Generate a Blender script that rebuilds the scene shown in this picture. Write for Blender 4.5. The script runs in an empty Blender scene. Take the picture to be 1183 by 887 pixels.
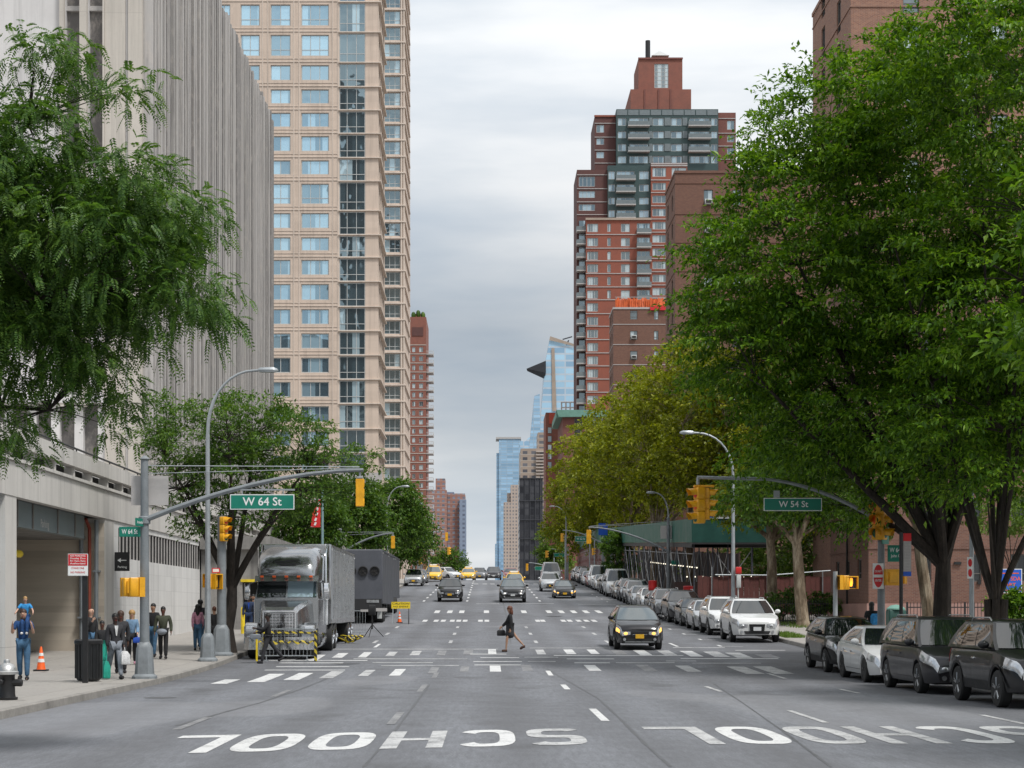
import bpy, bmesh, math, random
import numpy as np
from mathutils import Vector, Matrix
R = math.radians
rng = random.Random(7)
SC = bpy.context.scene
COL = SC.collection
WL = {}                       # world position of every parent, for parts modelled in world coordinates
F, HX, HY, CZ = 2000.0, 562.0, 706.0, 1.85     # focal length and vanishing point in photo pixels, eye height

_gy = np.array([-400, 45, 50, 54, 60, 64, 70, 80, 97, 107, 126, 160, 185, 205, 225, 250, 300, 400, 700, 1500, 4000, 9000], float)
_gz = np.array([0, 0, .05, .13, .32, .46, .6, .85, 1.3, 1.7, 2.45, 3.8, 4.85, 5.55, 5.85, 5.7, 4.6, 1.5, -6, -14, -30, -60], float)
_ty = np.linspace(-100, 420, 1041)
_tz = np.convolve(np.pad(np.interp(_ty, _gy, _gz), 8, mode='edge'), np.ones(17) / 17, 'valid')
def gz(y):
    """height of the road surface at distance y"""
    return float(np.interp(y, _ty, _tz)) if -95 < y < 415 else float(np.interp(y, _gy, _gz))
def X(px, y): return (px - HX) * y / F
def Z(py, y): return CZ - (py - HY) * y / F

# ------------------------------------------------------------------ tags and links
def tag(o, label=None, cat=None, group=None, kind=None):
    if label: o['label'] = label
    if cat: o['category'] = cat
    if group: o['group'] = group
    if kind: o['kind'] = kind
    return o
def thing(name, label, cat, loc=(0, 0, 0), rz=0, group=None):
    o = bpy.data.objects.new(name, None); COL.objects.link(o)
    o.empty_display_size = .2
    o.location = loc; o.rotation_euler = (0, 0, rz)
    WL[o] = Vector(loc)
    return tag(o, label, cat, group)
def kids(o): return list(o.children)
def copy_tree(o, parent=None, loc=None, rz=None, label=None, group=None, scale=None):
    c = o.copy(); COL.objects.link(c)
    if parent is not None: c.parent = parent
    if loc is not None: c.location = loc
    if rz is not None: c.rotation_euler = (0, 0, rz)
    if scale is not None: c.scale = scale
    if label: c['label'] = label
    if group: c['group'] = group
    for ch in kids(o): copy_tree(ch, c)
    return c

# ------------------------------------------------------------------ mesh builder
class MB:
    def __init__(s): s.v = []; s.f = []; s.mi = []; s.m = 0
    def add(s, vs, fs):
        n = len(s.v); s.v.extend([tuple(p) for p in vs])
        for f in fs: s.f.append(tuple(i + n for i in f)); s.mi.append(s.m)
        return s
    def quad(s, a, b, c, d): return s.add([a, b, c, d], [(0, 1, 2, 3)])
    def box(s, x0, x1, y0, y1, z0, z1):
        v = [(x0, y0, z0), (x1, y0, z0), (x1, y1, z0), (x0, y1, z0), (x0, y0, z1), (x1, y0, z1), (x1, y1, z1), (x0, y1, z1)]
        return s.add(v, [(0, 3, 2, 1), (4, 5, 6, 7), (0, 1, 5, 4), (1, 2, 6, 5), (2, 3, 7, 6), (3, 0, 4, 7)])
    def bbox(s, x0, x1, y0, y1, z0, z1, b=.02):
        """box with chamfered edges along z and at the top"""
        b = min(b, (x1 - x0) * .45, (y1 - y0) * .45, (z1 - z0) * .45)
        def ring(i, z): return [(x0 + i, y0 + b, z), (x0 + b, y0 + i, z), (x1 - b, y0 + i, z), (x1 - i, y0 + b, z), (x1 - i, y1 - b, z), (x1 - b, y1 - i, z), (x0 + b, y1 - i, z), (x0 + i, y1 - b, z)]
        return s.loft([ring(b * .6, z0), ring(0, z0 + b), ring(0, z1 - b), ring(b * .6, z1)])
    def loft(s, rings, closed=True, cap0=True, cap1=True):
        n = len(rings[0]); vs = [p for r in rings for p in r]; fs = []
        for k in range(len(rings) - 1):
            for i in range(n if closed else n - 1):
                j = (i + 1) % n
                fs.append((k * n + i, k * n + j, (k + 1) * n + j, (k + 1) * n + i))
        if cap0: fs.append(tuple(range(n - 1, -1, -1)))
        if cap1: fs.append(tuple((len(rings) - 1) * n + i for i in range(n)))
        return s.add(vs, fs)
    def tube(s, pts, r, n=8, caps=True):
        pts = [Vector(p) for p in pts]; rs = r if isinstance(r, (list, tuple)) else [r] * len(pts)
        rings = []; up = None
        for i, p in enumerate(pts):
            d = (pts[min(i + 1, len(pts) - 1)] - pts[max(i - 1, 0)])
            d = d.normalized() if d.length > 1e-9 else Vector((0, 0, 1))
            if up is None: up = Vector((0, 1, 0)) if abs(d.z) > .9 else Vector((0, 0, 1))
            a = d.cross(up)
            a = a.normalized() if a.length > 1e-6 else d.orthogonal().normalized()
            b = a.cross(d); up = b
            rings.append([p + (a * math.cos(2 * math.pi * k / n) + b * math.sin(2 * math.pi * k / n)) * rs[i] for k in range(n)])
        return s.loft([[tuple(q) for q in rg] for rg in rings], cap0=caps, cap1=caps)
    def cyl(s, p0, p1, r0, r1=None, n=12): return s.tube([p0, p1], [r0, r0 if r1 is None else r1], n)
    def lathe(s, prof, c=(0, 0, 0), n=16, axis='z'):
        rings = []
        for r, h in prof:
            rg = []
            for k in range(n):
                a = 2 * math.pi * k / n
                u, w = r * math.cos(a), r * math.sin(a)
                rg.append({'z': (c[0] + u, c[1] + w, c[2] + h), 'x': (c[0] + h, c[1] + u, c[2] + w), 'y': (c[0] + w, c[1] + h, c[2] + u)}[axis])
            rings.append(rg)
        return s.loft(rings)
    def prism(s, poly, a0, a1, axis='y'):
        """polygon in two coordinates extruded along axis"""
        def P(p, t): return {'y': (p[0], t, p[1]), 'x': (t, p[0], p[1]), 'z': (p[0], p[1], t)}[axis]
        n = len(poly); vs = [P(p, a0) for p in poly] + [P(p, a1) for p in poly]
        fs = [tuple(range(n - 1, -1, -1)), tuple(range(n, 2 * n))] + [(i, (i + 1) % n, n + (i + 1) % n, n + i) for i in range(n)]
        return s.add(vs, fs)
    def ball(s, c, r, n=10, m=7):
        r = r if isinstance(r, (list, tuple)) else (r, r, r)
        rings = [[(c[0] + r[0] * math.sin(math.pi * (i + .02) / m * .995) * math.cos(2 * math.pi * k / n), c[1] + r[1] * math.sin(math.pi * (i + .02) / m * .995) * math.sin(2 * math.pi * k / n), c[2] - r[2] * math.cos(math.pi * (i + .02) / m * .995)) for k in range(n)] for i in range(m + 1)]
        return s.loft(rings)
    def xf(s, M, start=0):
        for i in range(start, len(s.v)): s.v[i] = tuple(M @ Vector(s.v[i]))
        return s
    def build(s, name, mats, parent=None, world=True, sharp=35, recalc=True, label=None):
        """link as ONE mesh object; world coordinates become local to the parent"""
        org = WL.get(parent, Vector((0, 0, 0))) if (parent is not None and world) else Vector((0, 0, 0))
        me = bpy.data.meshes.new(name)
        v = [(p[0] - org[0], p[1] - org[1], p[2] - org[2]) for p in s.v]
        me.from_pydata(v, [], s.f)
        mats = mats if isinstance(mats, (list, tuple)) else [mats]
        for m in mats: me.materials.append(m)
        if len(mats) > 1: me.polygons.foreach_set('material_index', s.mi)
        if recalc:
            bm = bmesh.new(); bm.from_mesh(me)
            bmesh.ops.recalc_face_normals(bm, faces=bm.faces); bm.to_mesh(me); bm.free()
        if sharp:
            me.polygons.foreach_set('use_smooth', [True] * len(me.polygons))
            me.set_sharp_from_angle(angle=R(sharp))
        me.update()
        o = bpy.data.objects.new(name, me); COL.objects.link(o)
        if parent is not None: o.parent = parent
        WL[o] = org
        if label: o['label'] = label
        return o

_tc = {}
def text_mesh(body, size, bold=0.0, ext=0.0):
    """outline of lettering as (verts, faces), centred on the origin in x and y, from the built-in font"""
    key = (body, size, bold, ext)
    if key in _tc: return _tc[key]
    cu = bpy.data.curves.new('lettering', 'FONT'); cu.body = body; cu.size = size; cu.offset = bold * size; cu.extrude = ext
    cu.align_x = 'CENTER'; cu.align_y = 'CENTER'; cu.resolution_u = 3
    ob = bpy.data.objects.new('lettering', cu); COL.objects.link(ob)
    bpy.context.view_layer.update()
    me = ob.evaluated_get(bpy.context.evaluated_depsgraph_get()).to_mesh()
    vs = [tuple(v.co) for v in me.vertices]; fs = [tuple(p.vertices) for p in me.polygons]
    bpy.data.objects.remove(ob); bpy.data.curves.remove(cu)
    _tc[key] = (vs, fs); return vs, fs
def text_on(mb, body, size, org, u=(1, 0, 0), w=(0, 0, 1), width=None, bold=.012):
    """flat lettering on a plane spanned by u (along) and w (up)"""
    vs, fs = text_mesh(body, size, bold)
    if not vs: return mb
    k = 1.0
    if width:
        xs = [v[0] for v in vs]; k = width / max(1e-6, max(xs) - min(xs))
    o, u, w = Vector(org), Vector(u), Vector(w)
    return mb.add([o + u * (v[0] * k) + w * v[1] for v in vs], fs)

# ------------------------------------------------------------------ materials
M = {}
class NT:
    def __init__(s, name):
        s.mat = bpy.data.materials.new(name); s.mat.use_nodes = True
        s.t = s.mat.node_tree; s.n = s.t.nodes; s.b = s.n['Principled BSDF']; s.l = s.t.links; s._co = None
    def new(s, t, **k):
        x = s.n.new(t)
        for a, v in k.items(): setattr(x, a, v)
        return x
    def link(s, a, b): s.l.new(a, b)
    def co(s):
        if s._co is None: s._co = s.new('ShaderNodeTexCoord').outputs['Object']
        return s._co
    def noise(s, scale, detail=4, rough=.6, co=None, stretch=None, out='Fac'):
        x = s.new('ShaderNodeTexNoise'); x.inputs['Scale'].default_value = scale; x.inputs['Detail'].default_value = detail; x.inputs['Roughness'].default_value = rough
        c = co or s.co()
        if stretch:
            mp = s.new('ShaderNodeMapping'); mp.inputs['Scale'].default_value = stretch; s.link(c, mp.inputs['Vector']); c = mp.outputs['Vector']
        s.link(c, x.inputs['Vector']); return x.outputs[out]
    def ramp(s, fac, stops):
        r = s.new('ShaderNodeValToRGB'); e = r.color_ramp.elements
        while len(e) < len(stops): e.new(.5)
        for i, (p, c) in enumerate(stops):
            e[i].position = p; e[i].color = (*c, 1) if len(c) == 3 else c
        s.link(fac, r.inputs['Fac']); return r.outputs['Color']
    def val(s, v, d):
        if isinstance(v, (int, float)): d.default_value = v
        elif isinstance(v, tuple): d.default_value = (*v, 1) if len(v) == 3 and d.type == 'RGBA' else v
        else: s.link(v, d)
    def mix(s, fac, a, b, mode='MIX'):
        x = s.new('ShaderNodeMix', data_type='RGBA', blend_type=mode)
        s.val(fac, x.inputs[0]); s.val(a, x.inputs[6]); s.val(b, x.inputs[7]); return x.outputs[2]
    def math(s, op, a, b=0.0, c=None, clamp=False):
        x = s.new('ShaderNodeMath', operation=op, use_clamp=clamp); s.val(a, x.inputs[0]); s.val(b, x.inputs[1])
        if c is not None: s.val(c, x.inputs[2])
        return x.outputs[0]
    def mapr(s, v, a, b, c, d):
        x = s.new('ShaderNodeMapRange'); s.val(v, x.inputs[0])
        for i, q in enumerate((a, b, c, d)): x.inputs[i + 1].default_value = q
        return x.outputs[0]
    def sep(s, v):
        x = s.new('ShaderNodeSeparateXYZ'); s.link(v, x.inputs[0]); return x.outputs
    def comb(s, x=0., y=0., z=0.):
        c = s.new('ShaderNodeCombineXYZ'); s.val(x, c.inputs[0]); s.val(y, c.inputs[1]); s.val(z, c.inputs[2]); return c.outputs[0]
    def wall_uv(s):
        """(horizontal along the wall, height) for walls facing x or y"""
        o = s.sep(s.co()); g = s.new('ShaderNodeNewGeometry'); n = s.sep(g.outputs['Normal'])
        k = s.math('GREATER_THAN', s.math('ABSOLUTE', n[0]), .6)
        u = s.math('ADD', s.math('MULTIPLY', o[1], k), s.math('MULTIPLY', o[0], s.math('SUBTRACT', 1., k)))
        return s.comb(u, o[2], 0.)
    def bump(s, h, strength=.2, dist=.02):
        b = s.new('ShaderNodeBump'); b.inputs['Strength'].default_value = strength; b.inputs['Distance'].default_value = dist
        s.link(h, b.inputs['Height']); s.link(b.outputs['Normal'], s.b.inputs['Normal'])
    def set(s, **k):
        for a, v in k.items(): s.val(v, s.b.inputs[{'color': 'Base Color', 'rough': 'Roughness', 'metal': 'Metallic', 'spec': 'Specular IOR Level', 'coat': 'Coat Weight', 'coatr': 'Coat Roughness', 'emit': 'Emission Color', 'emits': 'Emission Strength', 'alpha': 'Alpha', 'trans': 'Transmission Weight'}[a]])
        return s.mat
def mat(name, col, rough=.6, var=.12, scale=2.5, metal=0., bump=0., bscale=40., spec=.5, coat=0., emit=None, es=0., streak=None):
    """plain surface: colour broken up by two octaves of noise, optional bump and vertical streaks"""
    if name in M: return M[name]
    t = NT(name)
    c = col
    if var:
        a = t.noise(scale, 5, .65); b = t.noise(scale * 9, 3, .6)
        f = t.math('ADD', t.math('MULTIPLY', a, .7), t.math('MULTIPLY', b, .3))
        lo = tuple(max(0, x * (1 - var * 2.2)) for x in col); hi = tuple(min(1, x * (1 + var * 2.0)) for x in col)
        c = t.ramp(f, [(.25, lo), (.5, col), (.75, hi)])
        if streak:
            s_ = t.noise(1.0, 4, .7, stretch=(streak * 2.2, streak * 2.2, .07))
            c = t.mix(t.mapr(s_, .42, .7, 0, .75), c, tuple(x * .5 for x in col))
        t.set(rough=t.mapr(a, .3, .7, max(0.02, rough - .08), min(1, rough + .1)))
    else: t.set(rough=rough)
    t.set(color=c, metal=metal, spec=spec, coat=coat)
    if coat: t.set(coatr=.03)
    if bump: t.bump(t.noise(bscale, 4, .6), bump)
    if emit: t.set(emit=emit, emits=es)
    M[name] = t.mat
    return t.mat
# ------------------------------------------------------------------ material library
def make_asphalt():
    t = NT('asphalt'); o = t.sep(t.co())
    big = t.noise(.09, 5, .6, stretch=(1, .35, 1)); mid = t.noise(.7, 5, .7); fine = t.noise(38, 4, .75); grit = t.noise(11, 4, .8, stretch=(1, .12, 1))
    c = t.ramp(big, [(.3, (.135, .144, .165)), (.5, (.195, .207, .236)), (.7, (.25, .265, .296))])
    c = t.mix(t.mapr(mid, .35, .7, 0, .35), c, (.10, .10, .105))
    c = t.mix(.5, c, t.ramp(fine, [(.3, (.045, .046, .05)), (.5, (.16, .163, .172)), (.7, (.44, .445, .46))]))
    c = t.mix(t.mapr(grit, .36, .62, 0, .5), c, (.085, .088, .095))
    # oil-dark middles and polished wheel paths of the lanes
    lane = t.math('SINE', t.math('MULTIPLY', o[0], 3.6)); wob = t.noise(.25, 3, .6, stretch=(1, .12, 1))
    c = t.mix(t.math('MULTIPLY', t.mapr(lane, -1, 1, 0, .75), wob), c, (.085, .085, .09))
    # parking strip is darker and oil-stained
    park = t.math('MULTIPLY', t.mapr(o[0], 8.6, 10.2, 0, 1), .55)
    c = t.mix(park, c, (.07, .07, .073))
    spot = t.noise(.55, 2, .5, stretch=(1, .6, 1)); c = t.mix(t.mapr(spot, .60, .72, 0, .45), c, (.06, .06, .06)); pt = t.noise(.16, 1, .4, stretch=(1, .3, 1)); c = t.mix(t.mapr(pt, .55, .57, 0, .28), c, (.09, .09, .095)); c = t.mix(t.mapr(pt, .40, .385, 0, .25), c, (.27, .27, .28))
    t.set(color=c, rough=t.mapr(mid, .3, .7, .62, .82), spec=.35); t.bump(fine, .35, .008); M['asphalt'] = t.mat
def make_paint(name, col, lo, hi):
    t = NT(name); a = t.noise(2.2, 5, .75); b = t.noise(26, 3, .7)
    f = t.math('ADD', t.math('MULTIPLY', a, .6), t.math('MULTIPLY', b, .4))
    c = t.mix(t.mapr(f, lo, hi, 0, 1), (.15, .15, .155), t.mix(t.mapr(a, .3, .7, 0, .5), col, tuple(x * .72 for x in col)))
    t.set(color=c, rough=.6); M[name] = t.mat
def make_slabs():
    t = NT('sidewalk_concrete'); o = t.co()
    b = t.new('ShaderNodeTexBrick'); b.offset = 0; t.link(o, b.inputs['Vector'])
    for k, v in (('Scale', 1.), ('Brick Width', 1.52), ('Row Height', 1.52), ('Mortar Size', .012), ('Bias', 0.), ('Mortar Smooth', .1)): b.inputs[k].default_value = v
    b.inputs['Color1'].default_value = (.32, .298, .27, 1); b.inputs['Color2'].default_value = (.27, .252, .232, 1); b.inputs['Mortar'].default_value = (.13, .12, .11, 1)
    n = t.noise(.6, 5, .7); f = t.noise(18, 3, .7); gum = t.noise(3.1, 2, .5)
    c = t.mix(t.mapr(n, .3, .75, 0, .5), b.outputs['Color'], (.22, .205, .19)); c = t.mix(.25, c, t.ramp(f, [(.3, (.2, .19, .17)), (.7, (.5, .47, .43))]))
    c = t.mix(t.mapr(gum, .68, .72, 0, .5), c, (.1, .1, .095))
    t.set(color=c, rough=.8); M['sidewalk'] = t.mat
def make_brick(name, c1, c2, mortar, var=.3):
    t = NT(name); uv = t.wall_uv()
    b = t.new('ShaderNodeTexBrick'); t.link(uv, b.inputs['Vector'])
    for k, v in (('Scale', 1.), ('Brick Width', .21), ('Row Height', .07), ('Mortar Size', .007), ('Bias', -.1), ('Mortar Smooth', .2)): b.inputs[k].default_value = v
    b.inputs['Color1'].default_value = (*c1, 1); b.inputs['Color2'].default_value = (*c2, 1); b.inputs['Mortar'].default_value = (*mortar, 1)
    n = t.noise(.25, 5, .65); s_ = t.noise(1., 4, .7, stretch=(1.3, 1.3, .12))
    c = t.mix(t.mapr(n, .3, .7, 0, var), b.outputs['Color'], tuple(x * .55 for x in c1)); c = t.mix(t.mapr(s_, .5, .75, 0, .3), c, tuple(x * .5 for x in c1))
    t.set(color=c, rough=.85); t.bump(b.outputs['Fac'], -.3, .01); M[name] = t.mat
def make_ribs():
    t = NT('ribbed_travertine'); o = t.sep(t.co())
    w = t.new('ShaderNodeTexWhiteNoise', noise_dimensions='1D'); t.link(t.math('FLOOR', t.math('DIVIDE', t.math('ADD', o[1], .37), .29)), w.inputs['W'])
    c = t.ramp(w.outputs['Value'], [(0, (.16, .15, .145)), (.2, (.29, .275, .26)), (.55, (.49, .467, .445)), (.85, (.42, .40, .385)), (1, (.19, .178, .17))])
    st = t.noise(1., 5, .75, stretch=(2.5, 2.5, .10)); c = t.mix(t.mapr(st, .48, .66, 0, .7), c, (.16, .15, .145))
    pit = t.noise(2.6, 4, .7, stretch=(1, 1, .55)); c = t.mix(t.mapr(pit, .5, .72, 0, .5), c, (.52, .47, .42))
    t.set(color=c, rough=.85); t.bump(t.noise(14, 4, .7), .4, .02); M['ribs'] = t.mat
def make_panel_stone(name, col, sx, sz, joint=.6):
    """big stone or concrete panels with joints, rain streaks and cloudy tone"""
    t = NT(name); b = t.new('ShaderNodeTexBrick'); b.offset = 0; t.link(t.wall_uv(), b.inputs['Vector'])
    for k, v in (('Scale', 1.), ('Brick Width', sx), ('Row Height', sz), ('Mortar Size', .012), ('Bias', 0.), ('Mortar Smooth', .3)): b.inputs[k].default_value = v
    b.inputs['Color1'].default_value = (*col, 1); b.inputs['Color2'].default_value = (*[x * .9 for x in col], 1); b.inputs['Mortar'].default_value = (*[x * joint for x in col], 1)
    n = t.noise(.5, 5, .7); s_ = t.noise(1., 5, .75, stretch=(1.6, 1.6, .06)); f = t.noise(9, 4, .7)
    c = t.mix(t.mapr(n, .35, .7, 0, .3), b.outputs['Color'], tuple(x * .68 for x in col)); c = t.mix(t.mapr(s_, .48, .7, 0, .6), c, tuple(x * .52 for x in col))
    c = t.mix(t.mapr(f, .55, .75, 0, .25), c, tuple(x * .6 for x in col))
    t.set(color=c, rough=.8); M[name] = t.mat
def make_boards():
    t = NT('board_marked_concrete'); o = t.sep(t.co())
    w = t.new('ShaderNodeTexWhiteNoise', noise_dimensions='1D'); t.link(t.math('FLOOR', t.math('MULTIPLY', o[2], 4.2)), w.inputs['W'])
    c = t.ramp(w.outputs['Value'], [(0, (.46, .40, .33)), (.5, (.54, .475, .39)), (1, (.60, .53, .44))])
    n = t.noise(.8, 5, .7, stretch=(.25, 1, 2)); c = t.mix(t.mapr(n, .4, .75, 0, .55), c, (.34, .30, .24))
    t.set(color=c, rough=.8); M['boards'] = t.mat
def make_glass(name, tint, dark, refl, wob=.12, blind=.35, mull=0.):
    """window glass that mirrors the sky unevenly, with a curtain or a dark room behind, different in every pane object"""
    t = NT(name); oi = t.new('ShaderNodeObjectInfo'); o = t.sep(t.co())
    w = t.new('ShaderNodeTexWhiteNoise', noise_dimensions='2D')
    t.link(t.comb(t.math('FLOOR', t.math('MULTIPLY', t.math('ADD', o[0], 20.), 1.1)), t.math('MULTIPLY', oi.outputs['Random'], 97.3), 0.), w.inputs['Vector'])
    f = t.math('LESS_THAN', w.outputs['Value'], blind)
    room = t.mix(w.outputs['Value'], dark, tuple(min(1, x * 2.4 + .01) for x in dark))
    base = t.mix(f, room, tint)
    t.set(color=base, rough=.25, spec=.5)
    g = t.new('ShaderNodeBsdfGlossy'); g.inputs['Roughness'].default_value = .02; g.inputs['Color'].default_value = (*tint, 1)
    off = t.new('ShaderNodeVectorMath', operation='ADD'); t.link(t.co(), off.inputs[0]); t.link(t.comb(t.math('MULTIPLY', oi.outputs['Random'], 51.), t.math('MULTIPLY', oi.outputs['Random'], 23.), 0.), off.inputs[1])
    b = t.new('ShaderNodeBump'); b.inputs['Strength'].default_value = wob; b.inputs['Distance'].default_value = .25
    t.link(t.noise(.38, 2, .45, co=off.outputs[0]), b.inputs['Height']); t.link(b.outputs['Normal'], g.inputs['Normal'])
    m = t.new('ShaderNodeMixShader'); t.val(t.mapr(oi.outputs['Random'], 0, 1, refl * .8, min(1, refl * 1.15)), m.inputs[0])
    t.link(t.b.outputs[0], m.inputs[1]); t.link(g.outputs[0], m.inputs[2]); t.link(m.outputs[0], t.n['Material Output'].inputs[0])
    M[name] = t.mat
def make_leaf(name, cols, rough=.42, trans=.45):
    t = NT(name); g = t.new('ShaderNodeNewGeometry'); n = t.noise(.9, 3, .7)
    f = t.math('ADD', t.math('MULTIPLY', g.outputs['Random Per Island'], .48), t.math('MULTIPLY', n, .52))
    k = len(cols) - 1
    c = t.ramp(f, [(.12 + .76 * i / k, q) for i, q in enumerate(cols)])
    t.set(color=c, rough=rough, spec=.35)
    tr = t.new('ShaderNodeBsdfTranslucent'); t.link(t.mix(1., c, (1.0, 1.0, .45), 'MULTIPLY'), tr.inputs['Color'])
    m = t.new('ShaderNodeMixShader'); m.inputs[0].default_value = trans
    t.link(t.b.outputs[0], m.inputs[1]); t.link(tr.outputs[0], m.inputs[2]); t.link(m.outputs[0], t.n['Material Output'].inputs[0]); M[name] = t.mat
def make_bark(name, a, b, c_, sc=5):
    t = NT(name); n = t.noise(sc, 5, .7, stretch=(1, 1, .3)); v = t.noise(sc * 4, 4, .7, stretch=(1, 1, .25))
    c = t.ramp(n, [(.38, a), (.5, b), (.6, c_)]); c = t.mix(t.mapr(v, .4, .7, 0, .5), c, tuple(x * .5 for x in a))
    t.set(color=c, rough=.9); t.bump(v, .6, .03); M[name] = t.mat
def make_paintwork(name, col, metal=.0, rough=.3):
    t = NT(name); d = t.noise(1.7, 4, .7); o = t.sep(t.co())
    dirt = t.math('MULTIPLY', t.mapr(o[2], .2, .6, .10 if max(col) < .1 else .25, .0), t.mapr(d, .3, .7, .3, 1.))      # road dust on the sills
    t.set(color=t.mix(dirt, col, (.2, .19, .175)), rough=t.mapr(d, .3, .7, rough, rough + .12), metal=metal, coat=.55 if max(col) < .1 else .8, coatr=.03, spec=.35 if max(col) < .1 else .5); M[name] = t.mat
def make_hazard():
    t = NT('hazard_stripes'); o = t.sep(t.co())
    f = t.math('GREATER_THAN', t.math('SINE', t.math('MULTIPLY', t.math('ADD', t.math('ADD', o[0], o[1]), o[2]), 26.)), 0.)
    t.set(color=t.mix(f, (.55, .42, .03), (.02, .02, .02)), rough=.5); M['hazard'] = t.mat

make_asphalt(); make_slabs(); make_ribs(); make_boards(); make_hazard()
make_paint('paint', (.68, .68, .67), .34, .50); make_paint('paint_worn', (.58, .58, .575), .38, .56); make_paint('paint_faint', (.42, .42, .42), .47, .66)
make_brick('brick_near', (.33, .155, .095), (.20, .085, .06), (.34, .30, .26)); make_brick('brick_brown', (.20, .092, .06), (.135, .058, .042), (.16, .12, .10)); make_brick('brick_tree_shade', (.20, .092, .062), (.13, .058, .043), (.22, .175, .15))  # last brick is a darker copy, tree shade put into its colour
make_panel_stone('podium_stone', (.60, .575, .54), 1.25, 5.2, .62); make_panel_stone('wall_stone', (.70, .69, .67), 1.2, .61, .8); make_panel_stone('travertine', (.56, .515, .46), 2.4, 3.2, .7)
make_panel_stone('white_panel', (.68, .66, .65), 6, 5, .85); make_panel_stone('beige_stone', (.63, .51, .42), 2.4, .8, .88); make_panel_stone('beige_trim', (.68, .575, .49), 3, 3, .9)
make_glass('glass_sky', (.47, .68, .80), (.05, .08, .10), .62, .05, .5); make_glass('glass_bay', (.46, .60, .66), (.02, .035, .042), .42, .16, .10)
make_glass('glass_flat', (.50, .58, .60), (.03, .04, .045), .35, .08, .42); make_glass('glass_green', (.40, .52, .58), (.02, .032, .038), .36, .06, .45)
make_glass('glass_tower', (.33, .48, .62), (.08, .13, .18), .55, .05, .15); make_glass('glass_dark', (.30, .34, .36), (.006, .007, .008), .05, .05, .02)
make_leaf('leaf_locust', [(.022, .062, .014), (.055, .13, .024), (.105, .20, .036), (.18, .29, .055)]); make_leaf('leaf_zelkova', [(.016, .052, .005), (.058, .145, .009), (.145, .28, .015), (.29, .43, .035)])
make_leaf('leaf_plane', [(.075, .105, .008), (.18, .22, .012), (.29, .32, .016), (.42, .39, .025)]); make_leaf('leaf_mid', [(.024, .064, .014), (.06, .135, .022), (.115, .21, .032), (.19, .29, .05)])
make_leaf('leaf_light', [(.06, .12, .02), (.10, .18, .03), (.15, .24, .04), (.2, .28, .05)])
make_bark('bark_dark', (.016, .012, .009), (.028, .021, .016), (.045, .035, .028)); make_bark('bark_plane', (.13, .095, .06), (.24, .18, .12), (.40, .33, .24), 3)
mat('kerb', (.25, .235, .215), .8, .2, 2.); mat('earth', (.11, .10, .085), .9, .25, .6); mat('lawn', (.05, .10, .02), .9, .4, 2.)
mat('galv', (.33, .355, .37), .42, .12, 3., .35); mat('pole_grey', (.19, .208, .22), .5, .14, 3.); mat('steel', (.55, .56, .57), .3, .1, 5., .9); mat('chrome', (.75, .76, .78), .12, .05, 5., 1.)
mat('black', (.014, .014, .015), .45, .2, 5.); mat('black_iron', (.012, .012, .013), .5, .2, 9.); mat('rubber', (.018, .018, .018), .8, .2, 6.); mat('trim_black', (.02, .02, .021), .6, .1, 5.)
mat('signal_yellow', (.76, .37, .012), .42, .14, 4.); mat('cab_yellow', (.80, .46, .01), .3, .05, 2., coat=.7); mat('sign_green', (.006, .19, .13), .4, .06, 3.); mat('sign_white', (.78, .79, .78), .45, .05, 3.)
mat('sign_red', (.58, .018, .025), .4, .08, 3.); mat('sign_blue', (.015, .10, .52), .4, .08, 3.); mat('sign_back', (.44, .42, .405), .55, .06, 2.); mat('shed_green', (.006, .105, .072), .55, .14, .8); mat('shed_dark', (.006, .055, .042), .5, .2, .7)
mat('fence_red', (.13, .045, .038), .8, .25, .7); mat('pipe_red', (.25, .05, .03), .6, .2); mat('pipe_blue', (.03, .05, .12), .5, .2); mat('hydrant_silver', (.5, .5, .49), .35, .1, 8., .7)
mat('orange', (.80, .115, .012), .45, .12, 6.); mat('band_white', (.72, .72, .70), .5, .1, 6.); mat('bin_black', (.016, .017, .018), .4, .2, 7.); mat('amber', (.6, .25, .02), .3, 0, emit=(1., .55, .14), es=1.5); mat('lamp_on', (.8, .8, .75), .3, 0, emit=(1., .9, .7), es=1.6)
mat('ped_hand', (.6, .2, .02), .3, 0, emit=(1., .30, .02), es=2.6); mat('drl', (.8, .8, .8), .2, 0, emit=(1., .93, .8), es=.9); mat('headlamp', (.55, .57, .6), .08, .2, 14., .6, coat=.8); mat('plate_gold', (.72, .40, .02), .5, .12, 20.); mat('plate_white', (.6, .61, .62), .5, .12, 20.)
mat('car_glass', (.012, .016, .017), .04, 0, spec=.9, coat=.6); mat('car_glass_pale', (.05, .07, .075), .05, 0, spec=1., coat=1.); mat('grille', (.01, .01, .011), .35, .2, 30.); mat('wheel_alloy', (.36, .37, .38), .3, .15, 6., .85); mat('wheel_dark', (.05, .05, .052), .35, .15, 6., .7)
for n_, c_, m_ in (('black', (.005, .005, .006), .0), ('darkgrey', (.03, .029, .033), .4), ('silver', (.46, .47, .48), .55), ('white', (.62, .625, .62), .0), ('grey', (.15, .155, .165), .5), ('blue', (.02, .04, .10), .4), ('tan', (.28, .25, .21), .5), ('red', (.22, .02, .02), .2), ('plum', (.016, .0155, .018), .4)):
    make_paintwork('car_' + n_, c_, m_)
for n_, c_ in (('brown', (.115, .055, .036)), ('light', (.50, .30, .215)), ('tan', (.40, .23, .15)), ('deep', (.055, .028, .02))): mat('skin_' + n_, c_, .55, .06, 12.)
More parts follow.
